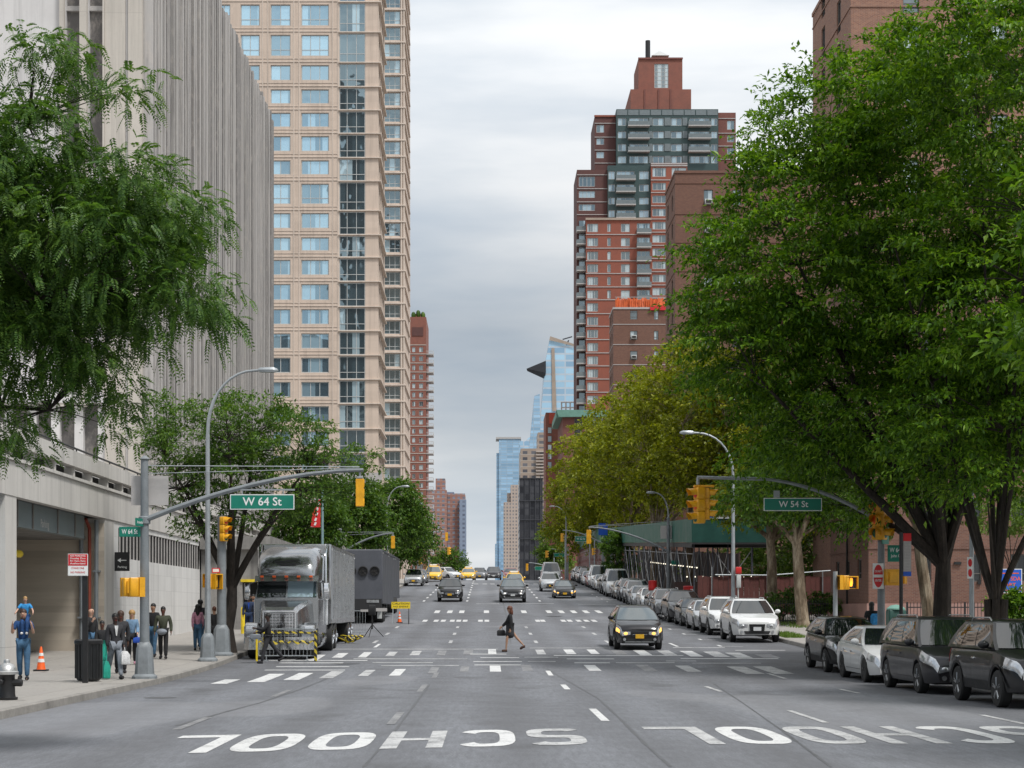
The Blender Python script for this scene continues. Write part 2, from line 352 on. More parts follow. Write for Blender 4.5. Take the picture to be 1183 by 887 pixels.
for n_, c_ in (('black', (.014, .014, .016)), ('navy', (.012, .028, .075)), ('blue_polo', (.012, .055, .17)), ('sky', (.03, .22, .48)), ('jean', (.05, .12, .21)), ('jean_light', (.20, .29, .36)), ('white', (.62, .62, .62)), ('olive', (.045, .05, .03)), ('denim', (.13, .22, .33)), ('pink', (.52, .25, .33)), ('teal', (.015, .30, .22)), ('grey', (.20, .22, .25)), ('char', (.028, .028, .032)), ('red', (.42, .03, .03)), ('royal', (.01, .055, .32)), ('brownshoe', (.06, .03, .02))):
    mat('cloth_' + n_, c_, .85, .3, 7., bump=.6, bscale=9.)
for n_, c_ in (('black', (.008, .007, .006)), ('brown', (.05, .022, .012)), ('blond', (.36, .21, .075)), ('auburn', (.11, .035, .016)), ('grey', (.2, .19, .18))): mat('hair_' + n_, c_, .55, .3, 40.)
mat('tower_red', (.25, .078, .05), .8, .1, .4); mat('tower_dark', (.10, .043, .038), .8, .12, .4); mat('tower_maroon', (.17, .065, .052), .8, .14, .4); mat('band_pale', (.40, .38, .37), .7, .08, 2.); mat('green_frame', (.03, .062, .062), .5, .1, 2.); mat('grey_panel', (.15, .18, .19), .45, .1, 2.)
mat('far_brick', (.26, .12, .095), .8, .12, .2); mat('far_tan', (.36, .29, .235), .8, .1, .2); mat('far_dark', (.045, .047, .055), .8, .2, .3); mat('far_pale', (.42, .36, .32), .8, .1, .2); mat('copper', (.13, .27, .22), .7, .12, 1.5); mat('netting', (.62, .12, .03), .7, .25, 1.2); mat('brick_red', (.225, .088, .064), .85, .14, .8)
mat('concrete_grey', (.25, .24, .225), .8, .18, 1., streak=1.); mat('louvre', (.02, .018, .016), .6, .2, 4.); mat('brown_panel', (.27, .235, .20), .7, .14, 1.); mat('soffit', (.40, .38, .35), .8, .12, 1.); mat('dark_void', (.02, .02, .02), .9, .1, 2.); mat('window_frame', (.13, .12, .11), .5, .1, 4.); mat('frame_pale', (.45, .46, .45), .5, .1, 4.)
mat('yellow', (.75, .55, .02), .5, .15, 5.); mat('truck_silver', (.36, .37, .38), .2, .12, .9, .85, coat=.6); mat('trailer_skin', (.40, .405, .41), .14, .18, 1.1, .95); mat('trailer_grey', (.085, .09, .105), .5, .1, .9); mat('trailer_pale', (.38, .40, .42), .4, .1, 1.5, .3)
mat('pink_base', (.34, .20, .17), .85, .14, 1.); mat('tar', (.085, .087, .092), .6, .25, 3.); mat('banner_red', (.60, .02, .02), .7, .1, 2.); mat('teal_pole', (.20, .30, .31), .5, .1, 3.); mat('coral', (.45, .07, .04), .6, .1); mat('plastic_red', (.5, .02, .02), .4, .1, 4.); mat('plastic_blue', (.01, .2, .45), .4, .1, 4.)
mat('scaffold', (.07, .075, .09), .5, .2, 3., .3); mat('scaffold_pale', (.36, .365, .37), .5, .2, 3., .4)
mat('hoarding', (.055, .034, .03), .8, .25, .8)
# ------------------------------------------------------------------ the setting: sky, ground, road, kerbs and paint
LK, RK = -8.3, 11.9                         # kerb faces
def G(px, py):
    """where the line of sight through a photo pixel meets the road"""
    lo, hi = 8., 205.
    for _ in range(60):
        m = (lo + hi) / 2
        if HY + (CZ - gz(m)) * F / m > py: lo = m
        else: hi = m
    return X(px, lo), lo
def struct(name, mb, m, **k): return tag(mb.build(name, m, **k), kind='structure')
_ys = list(np.arange(-60, 60, 1.)) + list(np.arange(60, 420, 1.5)) + [430, 470, 520, 600, 700, 900, 1200, 1600, 2500, 4000, 6000, 9000]
def sheet(mb, x0, x1, dz, ys=None, y0=None, y1=None, nx=1):
    yy = [y for y in (ys or _ys) if (y0 is None or y > y0) and (y1 is None or y < y1)]
    if y0 is not None: yy = [y0] + yy
    if y1 is not None: yy = yy + [y1]
    n = nx + 1; vs = [(x0 + (x1 - x0) * i / nx, y, gz(y) + dz) for y in yy for i in range(n)]
    fs = [(k * n + i, k * n + i + 1, (k + 1) * n + i + 1, (k + 1) * n + i) for k in range(len(yy) - 1) for i in range(nx)]
    return mb.add(vs, fs)
def kerb_side(xk, sgn, xout, name):
    m = MB(); sheet(m, xk + sgn * .16, xout, .15); struct('sidewalk', m, M['sidewalk'], sharp=0)
    m = MB(); a = xk; b = xk + sgn * .16; yy = [y for y in _ys if y < 700]
    rings = [[(a, y, gz(y) - .06), (a + sgn * .012, y, gz(y) + .135), (a + sgn * .03, y, gz(y) + .153), (b, y, gz(y) + .153)] for y in yy]
    m.loft(rings, closed=False, cap0=False, cap1=False); struct('kerb', m, M['kerb'])
m = MB(); sheet(m, -5000, 5000, -.3); struct('ground', m, M['earth'], sharp=0)
m = MB(); sheet(m, LK, RK, 0., nx=4); struct('road', m, M['asphalt'], sharp=0)
kerb_side(LK, -1, -60, 'left'); kerb_side(RK, 1, 90, 'right')

PH = .006
def strip(mb, x0, x1, y0, y1, dz=PH):
    n = max(1, int((y1 - y0) / 1.2)); yy = [y0 + (y1 - y0) * k / n for k in range(n + 1)]
    vs = [p for y in yy for p in ((x0, y, gz(y) + dz), (x1, y, gz(y) + dz))]
    return mb.add(vs, [(2 * k, 2 * k + 1, 2 * k + 3, 2 * k + 2) for k in range(n)])
def bar(mb, xl, xr, yb, yt):
    """bar along the street whose near edge spans photo columns xl to xr at row yb and whose far edge lies at row yt"""
    a, y0 = G(xl, yb); b, _ = G(xr, yb); _, y1 = G(xl, yt); strip(mb, a, b, y0, y1)
def cross(mb, xl, xr, y, h=.3):
    a, y0 = G(xl, y); b, _ = G(xr, y); strip(mb, a, b, y0, y0 + h)
# lane dashes
g = MB(); w = MB(); fnt = MB()
for xx, ya, yb in ((692, 833, 819), (653, 796.5, 791), (634.7, 780.5, 775)): x, y0 = G(xx, (ya + yb) / 2); _, a = G(xx, ya); _, b = G(xx, yb); strip(g, x - .07, x + .07, a, b)
for xx, ya, yb in ((457, 837, 823), (488, 799, 791), (222, 843, 829), (325, 805, 797), (503, 783, 777)): x, _ = G(xx, (ya + yb) / 2); _, a = G(xx, ya); _, b = G(xx, yb); strip(fnt, x - .07, x + .07, a, b)
for xx, ya, yb in ((933, 835, 821), (824, 799, 793), (981, 801, 796), (1160, 837, 826), (897, 784, 778)): x, _ = G(xx, (ya + yb) / 2); _, a = G(xx, ya); _, b = G(xx, yb); strip(w, x - .055, x + .055, a, b)
for x in (-4.5, -1.45, 2.0, 4.9):
    y = 69.
    while y < 94: strip(w, x - .07, x + .07, y, y + 2.4); y += 8.5
for x in (-4.7, -1.45, 4.0):
    y = 129.
    while y < 215: strip(g, x - .08, x + .08, y, y + 2.6); y += 7.6
for x in (8.9,):
    for y in (66, 72, 78, 84, 90, 128, 134, 140, 146): strip(g, x, x + .9, y, y + .12); strip(g, x, x + .12, y, y + 1.1)
struct('lane_marking', g, M['paint'], sharp=0); struct('worn_lane_marking', w, M['paint_worn'], sharp=0); struct('faded_lane_marking', fnt, M['paint_faint'], sharp=0)
# zebra crossing in front of the lorry
g = MB(); w = MB(); fnt = MB()
for a, b, y0, y1 in ((285, 305, 788, 778.5), (327, 345, 785.6, 777.5), (243, 262, 790, 785), (449, 462, 780.6, 773), (566, 579, 776, 769), (681, 695, 775, 768.4)): bar(g, a, b, y0, y1)
for a, b, y0, y1 in ((368, 384, 783.6, 775.5), (413, 425, 781, 774), (794, 811, 776, 769), (862, 884, 778.5, 770), (895, 918, 778.5, 770)): bar(w, a, b, y0, y1)
for a, b, y0, y1 in ((494, 504, 778, 771), (531, 541, 776, 770), (604, 616, 775, 768), (745, 760, 775, 768)): bar(fnt, a, b, y0, y1)
for a, b, y0, y1 in ((352, 366, 763, 756.5), (383, 395, 760, 754.5), (413, 423, 759.5, 753.5), (564, 573.5, 755.7, 750.2), (655, 666, 755.7, 750.4), (683, 693, 755.5, 750.4), (740, 754, 757, 751), (798, 813, 758.5, 752)): bar(g, a, b, y0, y1)
for a, b, y0, y1 in ((322, 338, 764, 758), (445, 455, 758, 753), (473, 484, 757, 752), (621, 631, 756, 750.5), (769, 784, 757.5, 751.5), (826, 844, 759, 752.7), (852, 870, 760, 754)): bar(w, a, b, y0, y1)
for a, b, y0, y1 in ((504, 514, 757, 751.5), (535, 546, 756, 751), (712, 726, 756.5, 751), (882, 902, 760, 756)): bar(fnt, a, b, y0, y1)
for a, b, y in ((310, 424, 763.4), (322, 396, 766.2), (318, 403, 770.6), (305, 398, 774.5), (543, 585, 756), (555, 600, 760.2), (547, 603, 764.7), (548, 606, 768.6), (655, 710, 761.6), (664, 705, 766.1), (690, 790, 757.7), (640, 700, 757.6), (787, 900, 761.2)): cross(g, a, b, y, .32)
for a, b, y in ((408, 540, 761.5), (430, 500, 765.8), (440, 530, 769.3), (606, 645, 759.6), (610, 642, 764.5), (712, 780, 766), (770, 805, 764), (800, 880, 766.5)): cross(w, a, b, y, .3)
for a, b, y in ((372, 575, 750.2), (612, 706, 748.9), (778, 838, 748.4), (850, 908, 751.6)): cross(w, a, b, y, .34)
x, y0 = G(783, 747); strip(g, x - .06, x + .06, y0, y0 + 3); x, y0 = G(433, 748); strip(g, x - .06, x + .06, y0, y0 + 3)
# second crossing
for xx in (504, 519, 533, 562, 606, 635.5, 650, 664.5, 679, 694): bar(g, xx - 3, xx + 3, 708.2, 705.2)
for xx in (490, 503, 511.5, 522, 529.5, 537, 555, 562.5, 622, 628, 652, 659.5, 670, 679, 688): bar(g, xx - 2.7, xx + 2.7, 718.2, 716.)
for a, b, y in ((550, 577, 697.6), (594, 640, 697.4), (668, 712, 698.3)): cross(w, a, b, y, .5)
for xx in (475, 484, 493, 519, 550, 560, 569, 609, 619, 629): cross(g, xx - 2.5, xx + 2.5, 674.8, 1.6)
struct('crosswalk_marking', g, M['paint'], sharp=0); struct('worn_crosswalk_marking', w, M['paint_worn'], sharp=0); struct('faded_crosswalk_marking', fnt, M['paint_faint'], sharp=0)
# the word SCHOOL, twice, to be read from the other direction
def glyph(ch):
    """pairs of (outer, inner) points along each stroke, in a unit box"""
    s, t = .27, .15
    if ch == 'L': return [[((0, 0), (1, 0)), ((0, t), (1, t))], [((0, t), (s, t)), ((0, 1), (s, 1))]]
    if ch == 'H': return [[((0, 0), (s, 0)), ((0, 1), (s, 1))], [((1 - s, 0), (1, 0)), ((1 - s, 1), (1, 1))], [((s, .44), (1 - s, .44)), ((s, .57), (1 - s, .57))]]
    def ring(a0, a1, n=14, cx=.5, cy=.5, rx=.5, ry=.5):
        out = []
        for i in range(n + 1):
            a = a0 + (a1 - a0) * i / n; c, q = math.cos(a), math.sin(a)
            c, q = math.copysign(abs(c) ** .62, c), math.copysign(abs(q) ** .62, q)
            out.append(((cx + rx * c, cy + ry * q), (cx + (rx - s) * c, cy + (ry - t) * q)))
        return out
    if ch == 'O': return [ring(0, 2 * math.pi, 28)]
    if ch == 'C': return [ring(R(35), R(325), 22)]
    if ch == 'S':
        top = ring(R(25), R(270), 14, .5, .715, .5, .285); bot = ring(R(-155), R(90), 14, .5, .285, .5, .285)
        return [top, bot]
def road_word(x_right, pitch, wd, y0, y1, skew, mats):
    out = {}
    for i, ch in enumerate('SCHOOL'):
        mb = out.setdefault(mats[i], MB()); xc = x_right - pitch * i
        for st in glyph(ch):
            def W(p):
                xx = xc - (p[0] - .5) * wd; yy = y1 - p[1] * (y1 - y0) + skew * (xx - x_right); return (xx, yy, gz(yy) + PH)
            vs = [W(p) for pr in st for p in pr]
            mb.add(vs, [(2 * k, 2 * k + 1, 2 * k + 3, 2 * k + 2) for k in range(len(st) - 1)])
    for k, mb in out.items(): struct('school_lettering', mb, M[k], sharp=0)
road_word(1.02, 1.02, .84, 23.9, 27.2, .28, ['paint_worn', 'paint', 'paint_worn', 'paint', 'paint', 'paint'])
road_word(8.2, 1.06, .86, 24.2, 27.8, .03, ['paint', 'paint', 'paint_worn', 'paint_worn', 'paint', 'paint_worn'])
# tar seams, patches and iron covers
m = MB()
def seam(pts, wd=.025):
    q = [G(*p) for p in pts]
    for (a, b), (c, d) in zip(q[:-1], q[1:]):
        n = 6
        for k in range(n):
            f0, f1 = k / n, (k + 1) / n; xa, ya, xb, yb = a + (c - a) * f0, b + (d - b) * f0, a + (c - a) * f1, b + (d - b) * f1
            wa, wb = wd * (.6 + .8 * rng.random()), wd * (.6 + .8 * rng.random())
            m.add([(xa - wa, ya, gz(ya) + .003), (xa + wa, ya, gz(ya) + .003), (xb + wb, yb, gz(yb) + .003), (xb - wb, yb, gz(yb) + .003)], [(0, 1, 2, 3)])
seam([(775, 886), (748, 862), (716, 830), (690, 806), (660, 789), (632, 772)]); seam([(205, 838), (262, 822), (300, 812), (345, 797), (390, 778)], .035)
seam([(960, 886), (905, 845), (858, 812), (825, 790)], .02); seam([(420, 886), (452, 850), (470, 826), (497, 790)], .02); seam([(590, 742), (585, 712), (580, 690)], .04)
for xx, y, rr in ((400, 766.5, .45), (185, 806, .35), (640, 712, .5), (470, 720, .45)):
    x, yy = G(xx, y); n = 18
    m.add([(x + rr * math.cos(6.2832 * k / n), yy + rr * math.sin(6.2832 * k / n), gz(yy) + .0045) for k in range(n)], [tuple(range(n))])
struct('tar_seam', m, M['tar'], sharp=0)
m = MB()
for px, z, dx, dy in ((-9.9, 47.5, .9, .5), (-9.2, 55.6, .5, 1.), (-9.0, 40.4, .6, .4)): m.box(px, px + dx, z, z + dy, gz(z) + .12, gz(z) + .157)
struct('pavement_cover', m, M['kerb'])
# grass verge by the white suv
def blades(name, boxes, n, h, m):
    r = np.random.default_rng(5); vs = []; fs = []
    for (x0, x1, y0, y1) in boxes:
        for _ in range(n):
            x, y = r.uniform(x0, x1), r.uniform(y0, y1); z = gz(y) + .15; a = r.uniform(0, 6.28); hh = h * r.uniform(.5, 1.2); dx, dy = .02 * math.cos(a), .02 * math.sin(a); lx, ly = r.normal(0, .06, 2)
            k = len(vs); vs += [(x - dx, y - dy, z), (x + dx, y + dy, z), (x + lx, y + ly, z + hh)]; fs.append((k, k + 1, k + 2))
    me = bpy.data.meshes.new(name); me.from_pydata(vs, [], fs); me.materials.append(m); o = bpy.data.objects.new(name, me); COL.objects.link(o); return o
o = blades('grass', [(12.2, 13.0, 70.5, 74.5), (14.5, 19, 82, 93)], 1500, .16, M['leaf_light']); tag(o, 'tufts of bright green grass in the verge behind the white suv', 'grass', kind='stuff')

# ------------------------------------------------------------------ sky and light: bright overcast
SUN_EL, SUN_AZ = 60., 134.                  # behind the camera, a little to its right
W_ = bpy.data.worlds.new('World'); SC.world = W_; W_.use_nodes = True
t = W_.node_tree; n = t.nodes; bg = n['Background']; L_ = t.links
sky = n.new('ShaderNodeTexSky'); sky.sky_type = 'NISHITA'; sky.sun_disc = False; sky.sun_elevation = R(SUN_EL); sky.sun_rotation = R(SUN_AZ)
tc = n.new('ShaderNodeTexCoord'); sx = n.new('ShaderNodeSeparateXYZ'); L_.new(tc.outputs['Generated'], sx.inputs[0])
mp = n.new('ShaderNodeMapping'); mp.inputs['Scale'].default_value = (1.5, 1.5, 7.5); mp.inputs['Location'].default_value = (.37, .1, .12); L_.new(tc.outputs['Generated'], mp.inputs['Vector'])
nz = n.new('ShaderNodeTexNoise'); nz.inputs['Scale'].default_value = 1.75; nz.inputs['Detail'].default_value = 6; nz.inputs['Roughness'].default_value = .5; L_.new(mp.outputs[0], nz.inputs['Vector'])
def wm(op, a, b):
    x = n.new('ShaderNodeMath'); x.operation = op
    for i, q in enumerate((a, b)):
        if isinstance(q, (int, float)): x.inputs[i].default_value = q
        else: L_.new(q, x.inputs[i])
    return x.outputs[0]
el = n.new('ShaderNodeMapRange'); L_.new(sx.outputs[2], el.inputs[0])
for i, q in enumerate((-.02, 1., 0., 1.)): el.inputs[i + 1].default_value = q
# cloud deck: a darker band low down, white above, brightest overhead
dk = n.new('ShaderNodeValToRGB'); L_.new(sx.outputs[2], dk.inputs[0])
e = dk.color_ramp.elements
while len(e) < 7: e.new(.5)
for i, (p, v) in enumerate(((0., .84), (.045, .88), (.10, .72), (.16, .68), (.225, .88), (.30, 1.05), (1., 1.0))): e[i].position = p; e[i].color = (v, v, v, 1)
cl = n.new('ShaderNodeValToRGB'); e = cl.color_ramp.elements
while len(e) < 4: e.new(.5)
for i, (p, c) in enumerate(((.34, (.58, .66, .75)), (.46, (.76, .81, .86)), (.54, (.92, .945, .965)), (.64, (1.04, 1.04, 1.04)))): e[i].position = p; e[i].color = (*c, 1)
L_.new(nz.outputs['Fac'], cl.inputs[0])
mu = n.new('ShaderNodeMix'); mu.data_type = 'RGBA'; mu.blend_type = 'MULTIPLY'; mu.inputs[0].default_value = 1.; L_.new(cl.outputs[0], mu.inputs[6]); L_.new(dk.outputs[0], mu.inputs[7])
gain = n.new('ShaderNodeVectorMath'); gain.operation = 'SCALE'; L_.new(mu.outputs[2], gain.inputs[0])
zen = n.new('ShaderNodeMapRange'); L_.new(sx.outputs[2], zen.inputs[0])
for i, q in enumerate((.3, 1., 9.6, 10.8)): zen.inputs[i + 1].default_value = q
L_.new(zen.outputs[0], gain.inputs['Scale'])
mx = n.new('ShaderNodeMix'); mx.data_type = 'RGBA'; mx.inputs[0].default_value = .93; L_.new(sky.outputs[0], mx.inputs[6]); L_.new(gain.outputs[0], mx.inputs[7])
L_.new(mx.outputs[2], bg.inputs['Color']); bg.inputs['Strength'].default_value = .1
sl = bpy.data.lights.new('sun', 'SUN'); sl.energy = 3.0; sl.angle = R(11); sl.color = (1., .975, .94)
so = bpy.data.objects.new('sun', sl); COL.objects.link(so)
# the sun stands at azimuth SUN_AZ measured from +y towards +x
_d = Vector((math.sin(R(SUN_AZ)) * math.cos(R(SUN_EL)), math.cos(R(SUN_AZ)) * math.cos(R(SUN_EL)), math.sin(R(SUN_EL))))
so.rotation_euler = _d.to_track_quat('Z', 'Y').to_euler(); so.location = (30, -30, 60)
cam = bpy.data.cameras.new('camera'); co = bpy.data.objects.new('camera', cam); COL.objects.link(co)
co.location = (0, 0, CZ); co.rotation_euler = (R(90), 0, 0); cam.sensor_width = 36; cam.lens = F / 1183 * 36
cam.shift_x = (591.5 - HX) / 1183; cam.shift_y = (HY - 443.5) / 1183; cam.clip_end = 20000; cam.clip_start = .1; SC.camera = co
SC.view_settings.view_transform = 'Standard'; SC.view_settings.look = 'None'; SC.view_settings.exposure = .12; SC.view_settings.gamma = 1
SC.cycles.max_bounces = 6; SC.cycles.diffuse_bounces = 3; SC.cycles.glossy_bounces = 3; SC.cycles.transmission_bounces = 4; SC.cycles.transparent_max_bounces = 6; SC.cycles.use_denoising = True
# ------------------------------------------------------------------ building tools
def holes_wall(mb, O, U, N, W, z0, z1, holes, depth=.2):
    """wall from O along unit U, outward normal N, with rectangular openings (u0, u1, za, zb) and their reveals"""
    O, U, N = Vector(O), Vector(U), Vector(N)
    def P(u, z, d=0): q = O + U * u - N * d; return (q.x, q.y, z)
    us = sorted({0, W, *[h[0] for h in holes], *[h[1] for h in holes]}); zs = sorted({z0, z1, *[h[2] for h in holes], *[h[3] for h in holes]})
    us = [u for u in us if -1e-6 <= u <= W + 1e-6]; zs = [z for z in zs if z0 - 1e-6 <= z <= z1 + 1e-6]
    for a, b in zip(zs[:-1], zs[1:]):
        if b - a < 1e-5: continue
        zc = (a + b) / 2; act = [h for h in holes if h[2] < zc < h[3]]; start = None
        for c, d in zip(us[:-1], us[1:]):
            uc = (c + d) / 2; inside = any(h[0] < uc < h[1] for h in act)
            if not inside and start is None: start = c
            if inside and start is not None: mb.quad(P(start, a), P(c, a), P(c, b), P(start, b)); start = None
        if start is not None: mb.quad(P(start, a), P(W, a), P(W, b), P(start, b))
    for u0, u1, a, b in holes:
        mb.quad(P(u0, a), P(u1, a), P(u1, a, depth), P(u0, a, depth)); mb.quad(P(u0, b), P(u0, b, depth), P(u1, b, depth), P(u1, b))
        mb.quad(P(u0, a), P(u0, a, depth), P(u0, b, depth), P(u0, b)); mb.quad(P(u1, a), P(u1, b), P(u1, b, depth), P(u1, a, depth))
    return mb
_wp = {}
def window(parent, x, y, z, w, h, cols=2, rows=1, frame='window_frame', glass='glass_flat', rz=0., fr=.06, name='window', split=None):
    """a window as a part (its frame) with a pane below it; facing -y before turning by rz"""
    key = (round(w, 2), round(h, 2), cols, rows, frame, glass, fr, name, split); pw = WL[parent]
    loc = (x - pw[0], y - pw[1], z - pw[2])
    if key in _wp:
        c = copy_tree(_wp[key], parent, loc, rz); WL[c] = Vector((x, y, z)); return c
    m = MB(); a, b = w / 2, h / 2
    m.box(-a, -a + fr, -.05, .06, -b, b); m.box(a - fr, a, -.05, .06, -b, b); m.box(-a + fr, a - fr, -.05, .06, -b, -b + fr); m.box(-a + fr, a - fr, -.05, .06, b - fr, b)
    f2 = fr * .75
    for i in range(1, cols): u = -a + w * (split[i - 1] if split else i / cols); m.box(u - f2 / 2, u + f2 / 2, -.045, .055, -b + fr, b - fr)
    for j in range(1, rows): q = -b + h * (.3 if rows == 2 else j / rows); m.box(-a + fr, a - fr, -.04, .05, q - f2 / 2, q + f2 / 2)
    o = m.build(name, M[frame], parent, world=False, sharp=0); o.location = loc; o.rotation_euler = (0, 0, rz); WL[o] = Vector((x, y, z))
    p = MB(); p.quad((-a + fr * .5, .01, -b + fr * .5), (a - fr * .5, .01, -b + fr * .5), (a - fr * .5, .01, b - fr * .5), (-a + fr * .5, .01, b - fr * .5))
    p.build('pane', M[glass], o, world=False, sharp=0)
    _wp[key] = o; return o
def shell(mb, x0, x1, y0, y1, z0, z1, skip=()):
    """four walls and a roof, without the sides named in skip (x-, x+, y-, y+, top)"""
    if 'y-' not in skip: mb.quad((x0, y0, z0), (x1, y0, z0), (x1, y0, z1), (x0, y0, z1))
    if 'y+' not in skip: mb.quad((x1, y1, z0), (x0, y1, z0), (x0, y1, z1), (x1, y1, z1))
    if 'x-' not in skip: mb.quad((x0, y1, z0), (x0, y0, z0), (x0, y0, z1), (x0, y1, z1))
    if 'x+' not in skip: mb.quad((x1, y0, z0), (x1, y1, z0), (x1, y1, z1), (x1, y0, z1))
    if 'top' not in skip: mb.quad((x0, y0, z1), (x1, y0, z1), (x1, y1, z1), (x0, y1, z1))
    return mb
def make_grid(name, wall, glass, pu, pz, fu, fz, var=.35, band=None):
    """far facade: windows in rows as part of the surface pattern"""
    t = NT(name); uv = t.sep(t.wall_uv())
    fu_ = t.math('FRACT', t.math('DIVIDE', uv[0], pu)); fz_ = t.math('FRACT', t.math('DIVIDE', uv[1], pz))
    inside = t.math('MULTIPLY', t.math('LESS_THAN', fu_, fu), t.math('LESS_THAN', fz_, fz))
    w = t.new('ShaderNodeTexWhiteNoise', noise_dimensions='2D'); t.link(t.comb(t.math('FLOOR', t.math('DIVIDE', uv[0], pu)), t.math('FLOOR', t.math('DIVIDE', uv[1], pz)), 0.), w.inputs['Vector'])
    gl = t.mix(t.mapr(w.outputs['Value'], 0, 1, 0, var * 2), glass, tuple(min(1, x * 1.9 + .07) for x in glass))
    n = t.noise(.15, 4, .6); wc = t.mix(t.mapr(n, .3, .7, 0, .35), wall, tuple(x * .65 for x in wall))
    if band: wc = t.mix(t.math('GREATER_THAN', fz_, .93), wc, band)
    t.set(color=t.mix(inside, wc, gl), rough=t.mapr(inside, 0, 1, .85, .18)); M[name] = t.mat

# ------------------------------------------------------------------ ribbed travertine opera hall with its concrete podium
PX = -13.2
hall = thing('concert_hall', 'massive travertine hall with tall vertical ribs above a streaked concrete podium', 'concert hall', (-16, 80, gz(80)))
m = MB(); y0, y1, HT = 80.6, 127., 37.7
m.box(-60, -16.02, y0 + .35, y1, 6.4, HT - .3); k = 0
y = y0 + .05; rr = random.Random(3)
while y < y1 - .3:
    wd = .25 + .07 * rr.random(); d = .40 + .12 * rr.random(); m.box(-16.05, -16 + d, y, y + wd, 6.4, HT - .25 + .5 * rr.random()); y += .58
m.build('ribbed_wall', M['ribs'], hall, sharp=0)
FY = 80.55
def fx(px): return X(px, FY)
def fz(py): return Z(py, FY)
m = MB(); H = [(fx(75.5) + 45, fx(93) + 45, fz(195), HT - 1.), (fx(102) + 45, fx(119) + 45, fz(195), HT - 1.)] + [(fx(a) + 45, fx(b) + 45, fz(532), fz(466)) for a, b in ((42, 59), (69, 86), (96, 113), (-12, 5), (15, 32))]
holes_wall(m, (-45, FY, 0), (1, 0, 0), (0, -1, 0), fx(121) + 45, 6.4, HT, H, .7)
m.build('end_wall', M['white_panel'], hall, sharp=0)
m = MB()
for a, b, c in ((70, 75.2, .25), (93.4, 101.6, .3), (119.4, 121.4, .2)): m.box(fx(a), fx(b), FY - c, FY - .003, fz(470), HT + .2)
m.box(fx(121.6), fx(145), FY - .12, FY + .3, 6.4, HT + .1); m.box(fx(148.5), fx(165), FY - .12, FY + .3, 6.4, HT + .1)
m.build('corner_pier', M['travertine'], hall, sharp=0)
m = MB(); m.box(fx(145.2), fx(148.3), FY - .02, FY + .3, 6.4, HT + .1); m.box(fx(-40), fx(121), FY - .28, FY - .003, fz(466), fz(455)); m.build('stone_groove', M['white_panel'], hall, sharp=0)
for a, b in ((75.5, 93), (102, 119)):
    m = MB(); m.quad((fx(a), FY + .66, fz(195)), (fx(b), FY + .66, fz(195)), (fx(b), FY + .66, HT - 1), (fx(a), FY + .66, HT - 1)); sl_ = m.build('window_slot', M['louvre'], hall, sharp=0)
    for q in (101, 8, -80): m = MB(); m.box(fx(a), fx(b), FY + .2, FY + .64, fz(q) - .1, fz(q) + .12); m.build('crossbar', M['sign_back'], sl_, sharp=0)
    m = MB()
    for k in range(26): q = fz(95) + k * .15; m.box(fx(a), fx(b), FY + .45, FY + .62, q, q + .07)
    m.build('louvre', M['louvre'], sl_, sharp=0)
for a, b in ((42, 59), (69, 86), (96, 113), (15, 32), (-12, 5)):
    window(hall, (fx(a) + fx(b)) / 2, FY + .6, (fz(532) + fz(466)) / 2, fx(b) - fx(a), fz(466) - fz(532), 1, 2, glass='glass_dark', fr=.08)
m = MB(); m.box(-60, PX - .62, 22, 150, 6.2, 6.45); m.build('terrace', M['soffit'], hall, sharp=0)
# podium: parapet, shadow slots, fascia
m = MB(); m.box(PX - .25, PX + .10, 20, 140, 6.46, 6.95); m.box(PX - .3, PX, 20, 140, 5.07, 6.14); m.box(PX - .35, PX + .06, 20, 140, 6.05, 6.15)
y = 21.
while y < 140: m.box(PX - .3, PX + .02, y, y + .16, 6.152, 6.458); y += 2.45
m.build('parapet', M['podium_stone'], hall, sharp=0)
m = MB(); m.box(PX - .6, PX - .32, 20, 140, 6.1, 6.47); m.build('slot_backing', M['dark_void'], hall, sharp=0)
m = MB(); m.tube([(PX - .02, 20, 7.08), (PX - .02, 140, 7.08)], .035, 6); y = 21.5
while y < 140: m.box(PX - .04, PX, y, y + .04, 6.95, 7.07); y += 2.45
m.build('terrace_railing', M['black_iron'], hall)
# ground-floor wall with its ventilation strip
m = MB(); holes_wall(m, (PX - .05, 61.4, 0), (0, 1, 0), (1, 0, 0), 48, -.5, 5.07, [(.9, 19.4, 3.78, 4.86), (19.8, 28, 3.7, 4.86)], .35); m.build('street_wall', M['wall_stone'], hall, sharp=0)
m = MB(); m.quad((PX - .14, 62.3, 3.78), (PX - .14, 80.8, 3.78), (PX - .14, 80.8, 4.86), (PX - .14, 62.3, 4.86)); vb = m.build('ventilation_strip', M['dark_void'], hall, sharp=0)
m = MB(); y = 62.6
while y < 80.6: m.box(PX - .09, PX - .06, y, y + .11, 3.785, 4.855); y += .62
m.build('bar', M['sign_back'], vb, sharp=0)
m = MB(); m.box(PX - .3, PX - .1, 81.2, 89.4, 3.72, 4.85); m.build('blank_panel', M['brown_panel'], hall, sharp=0)
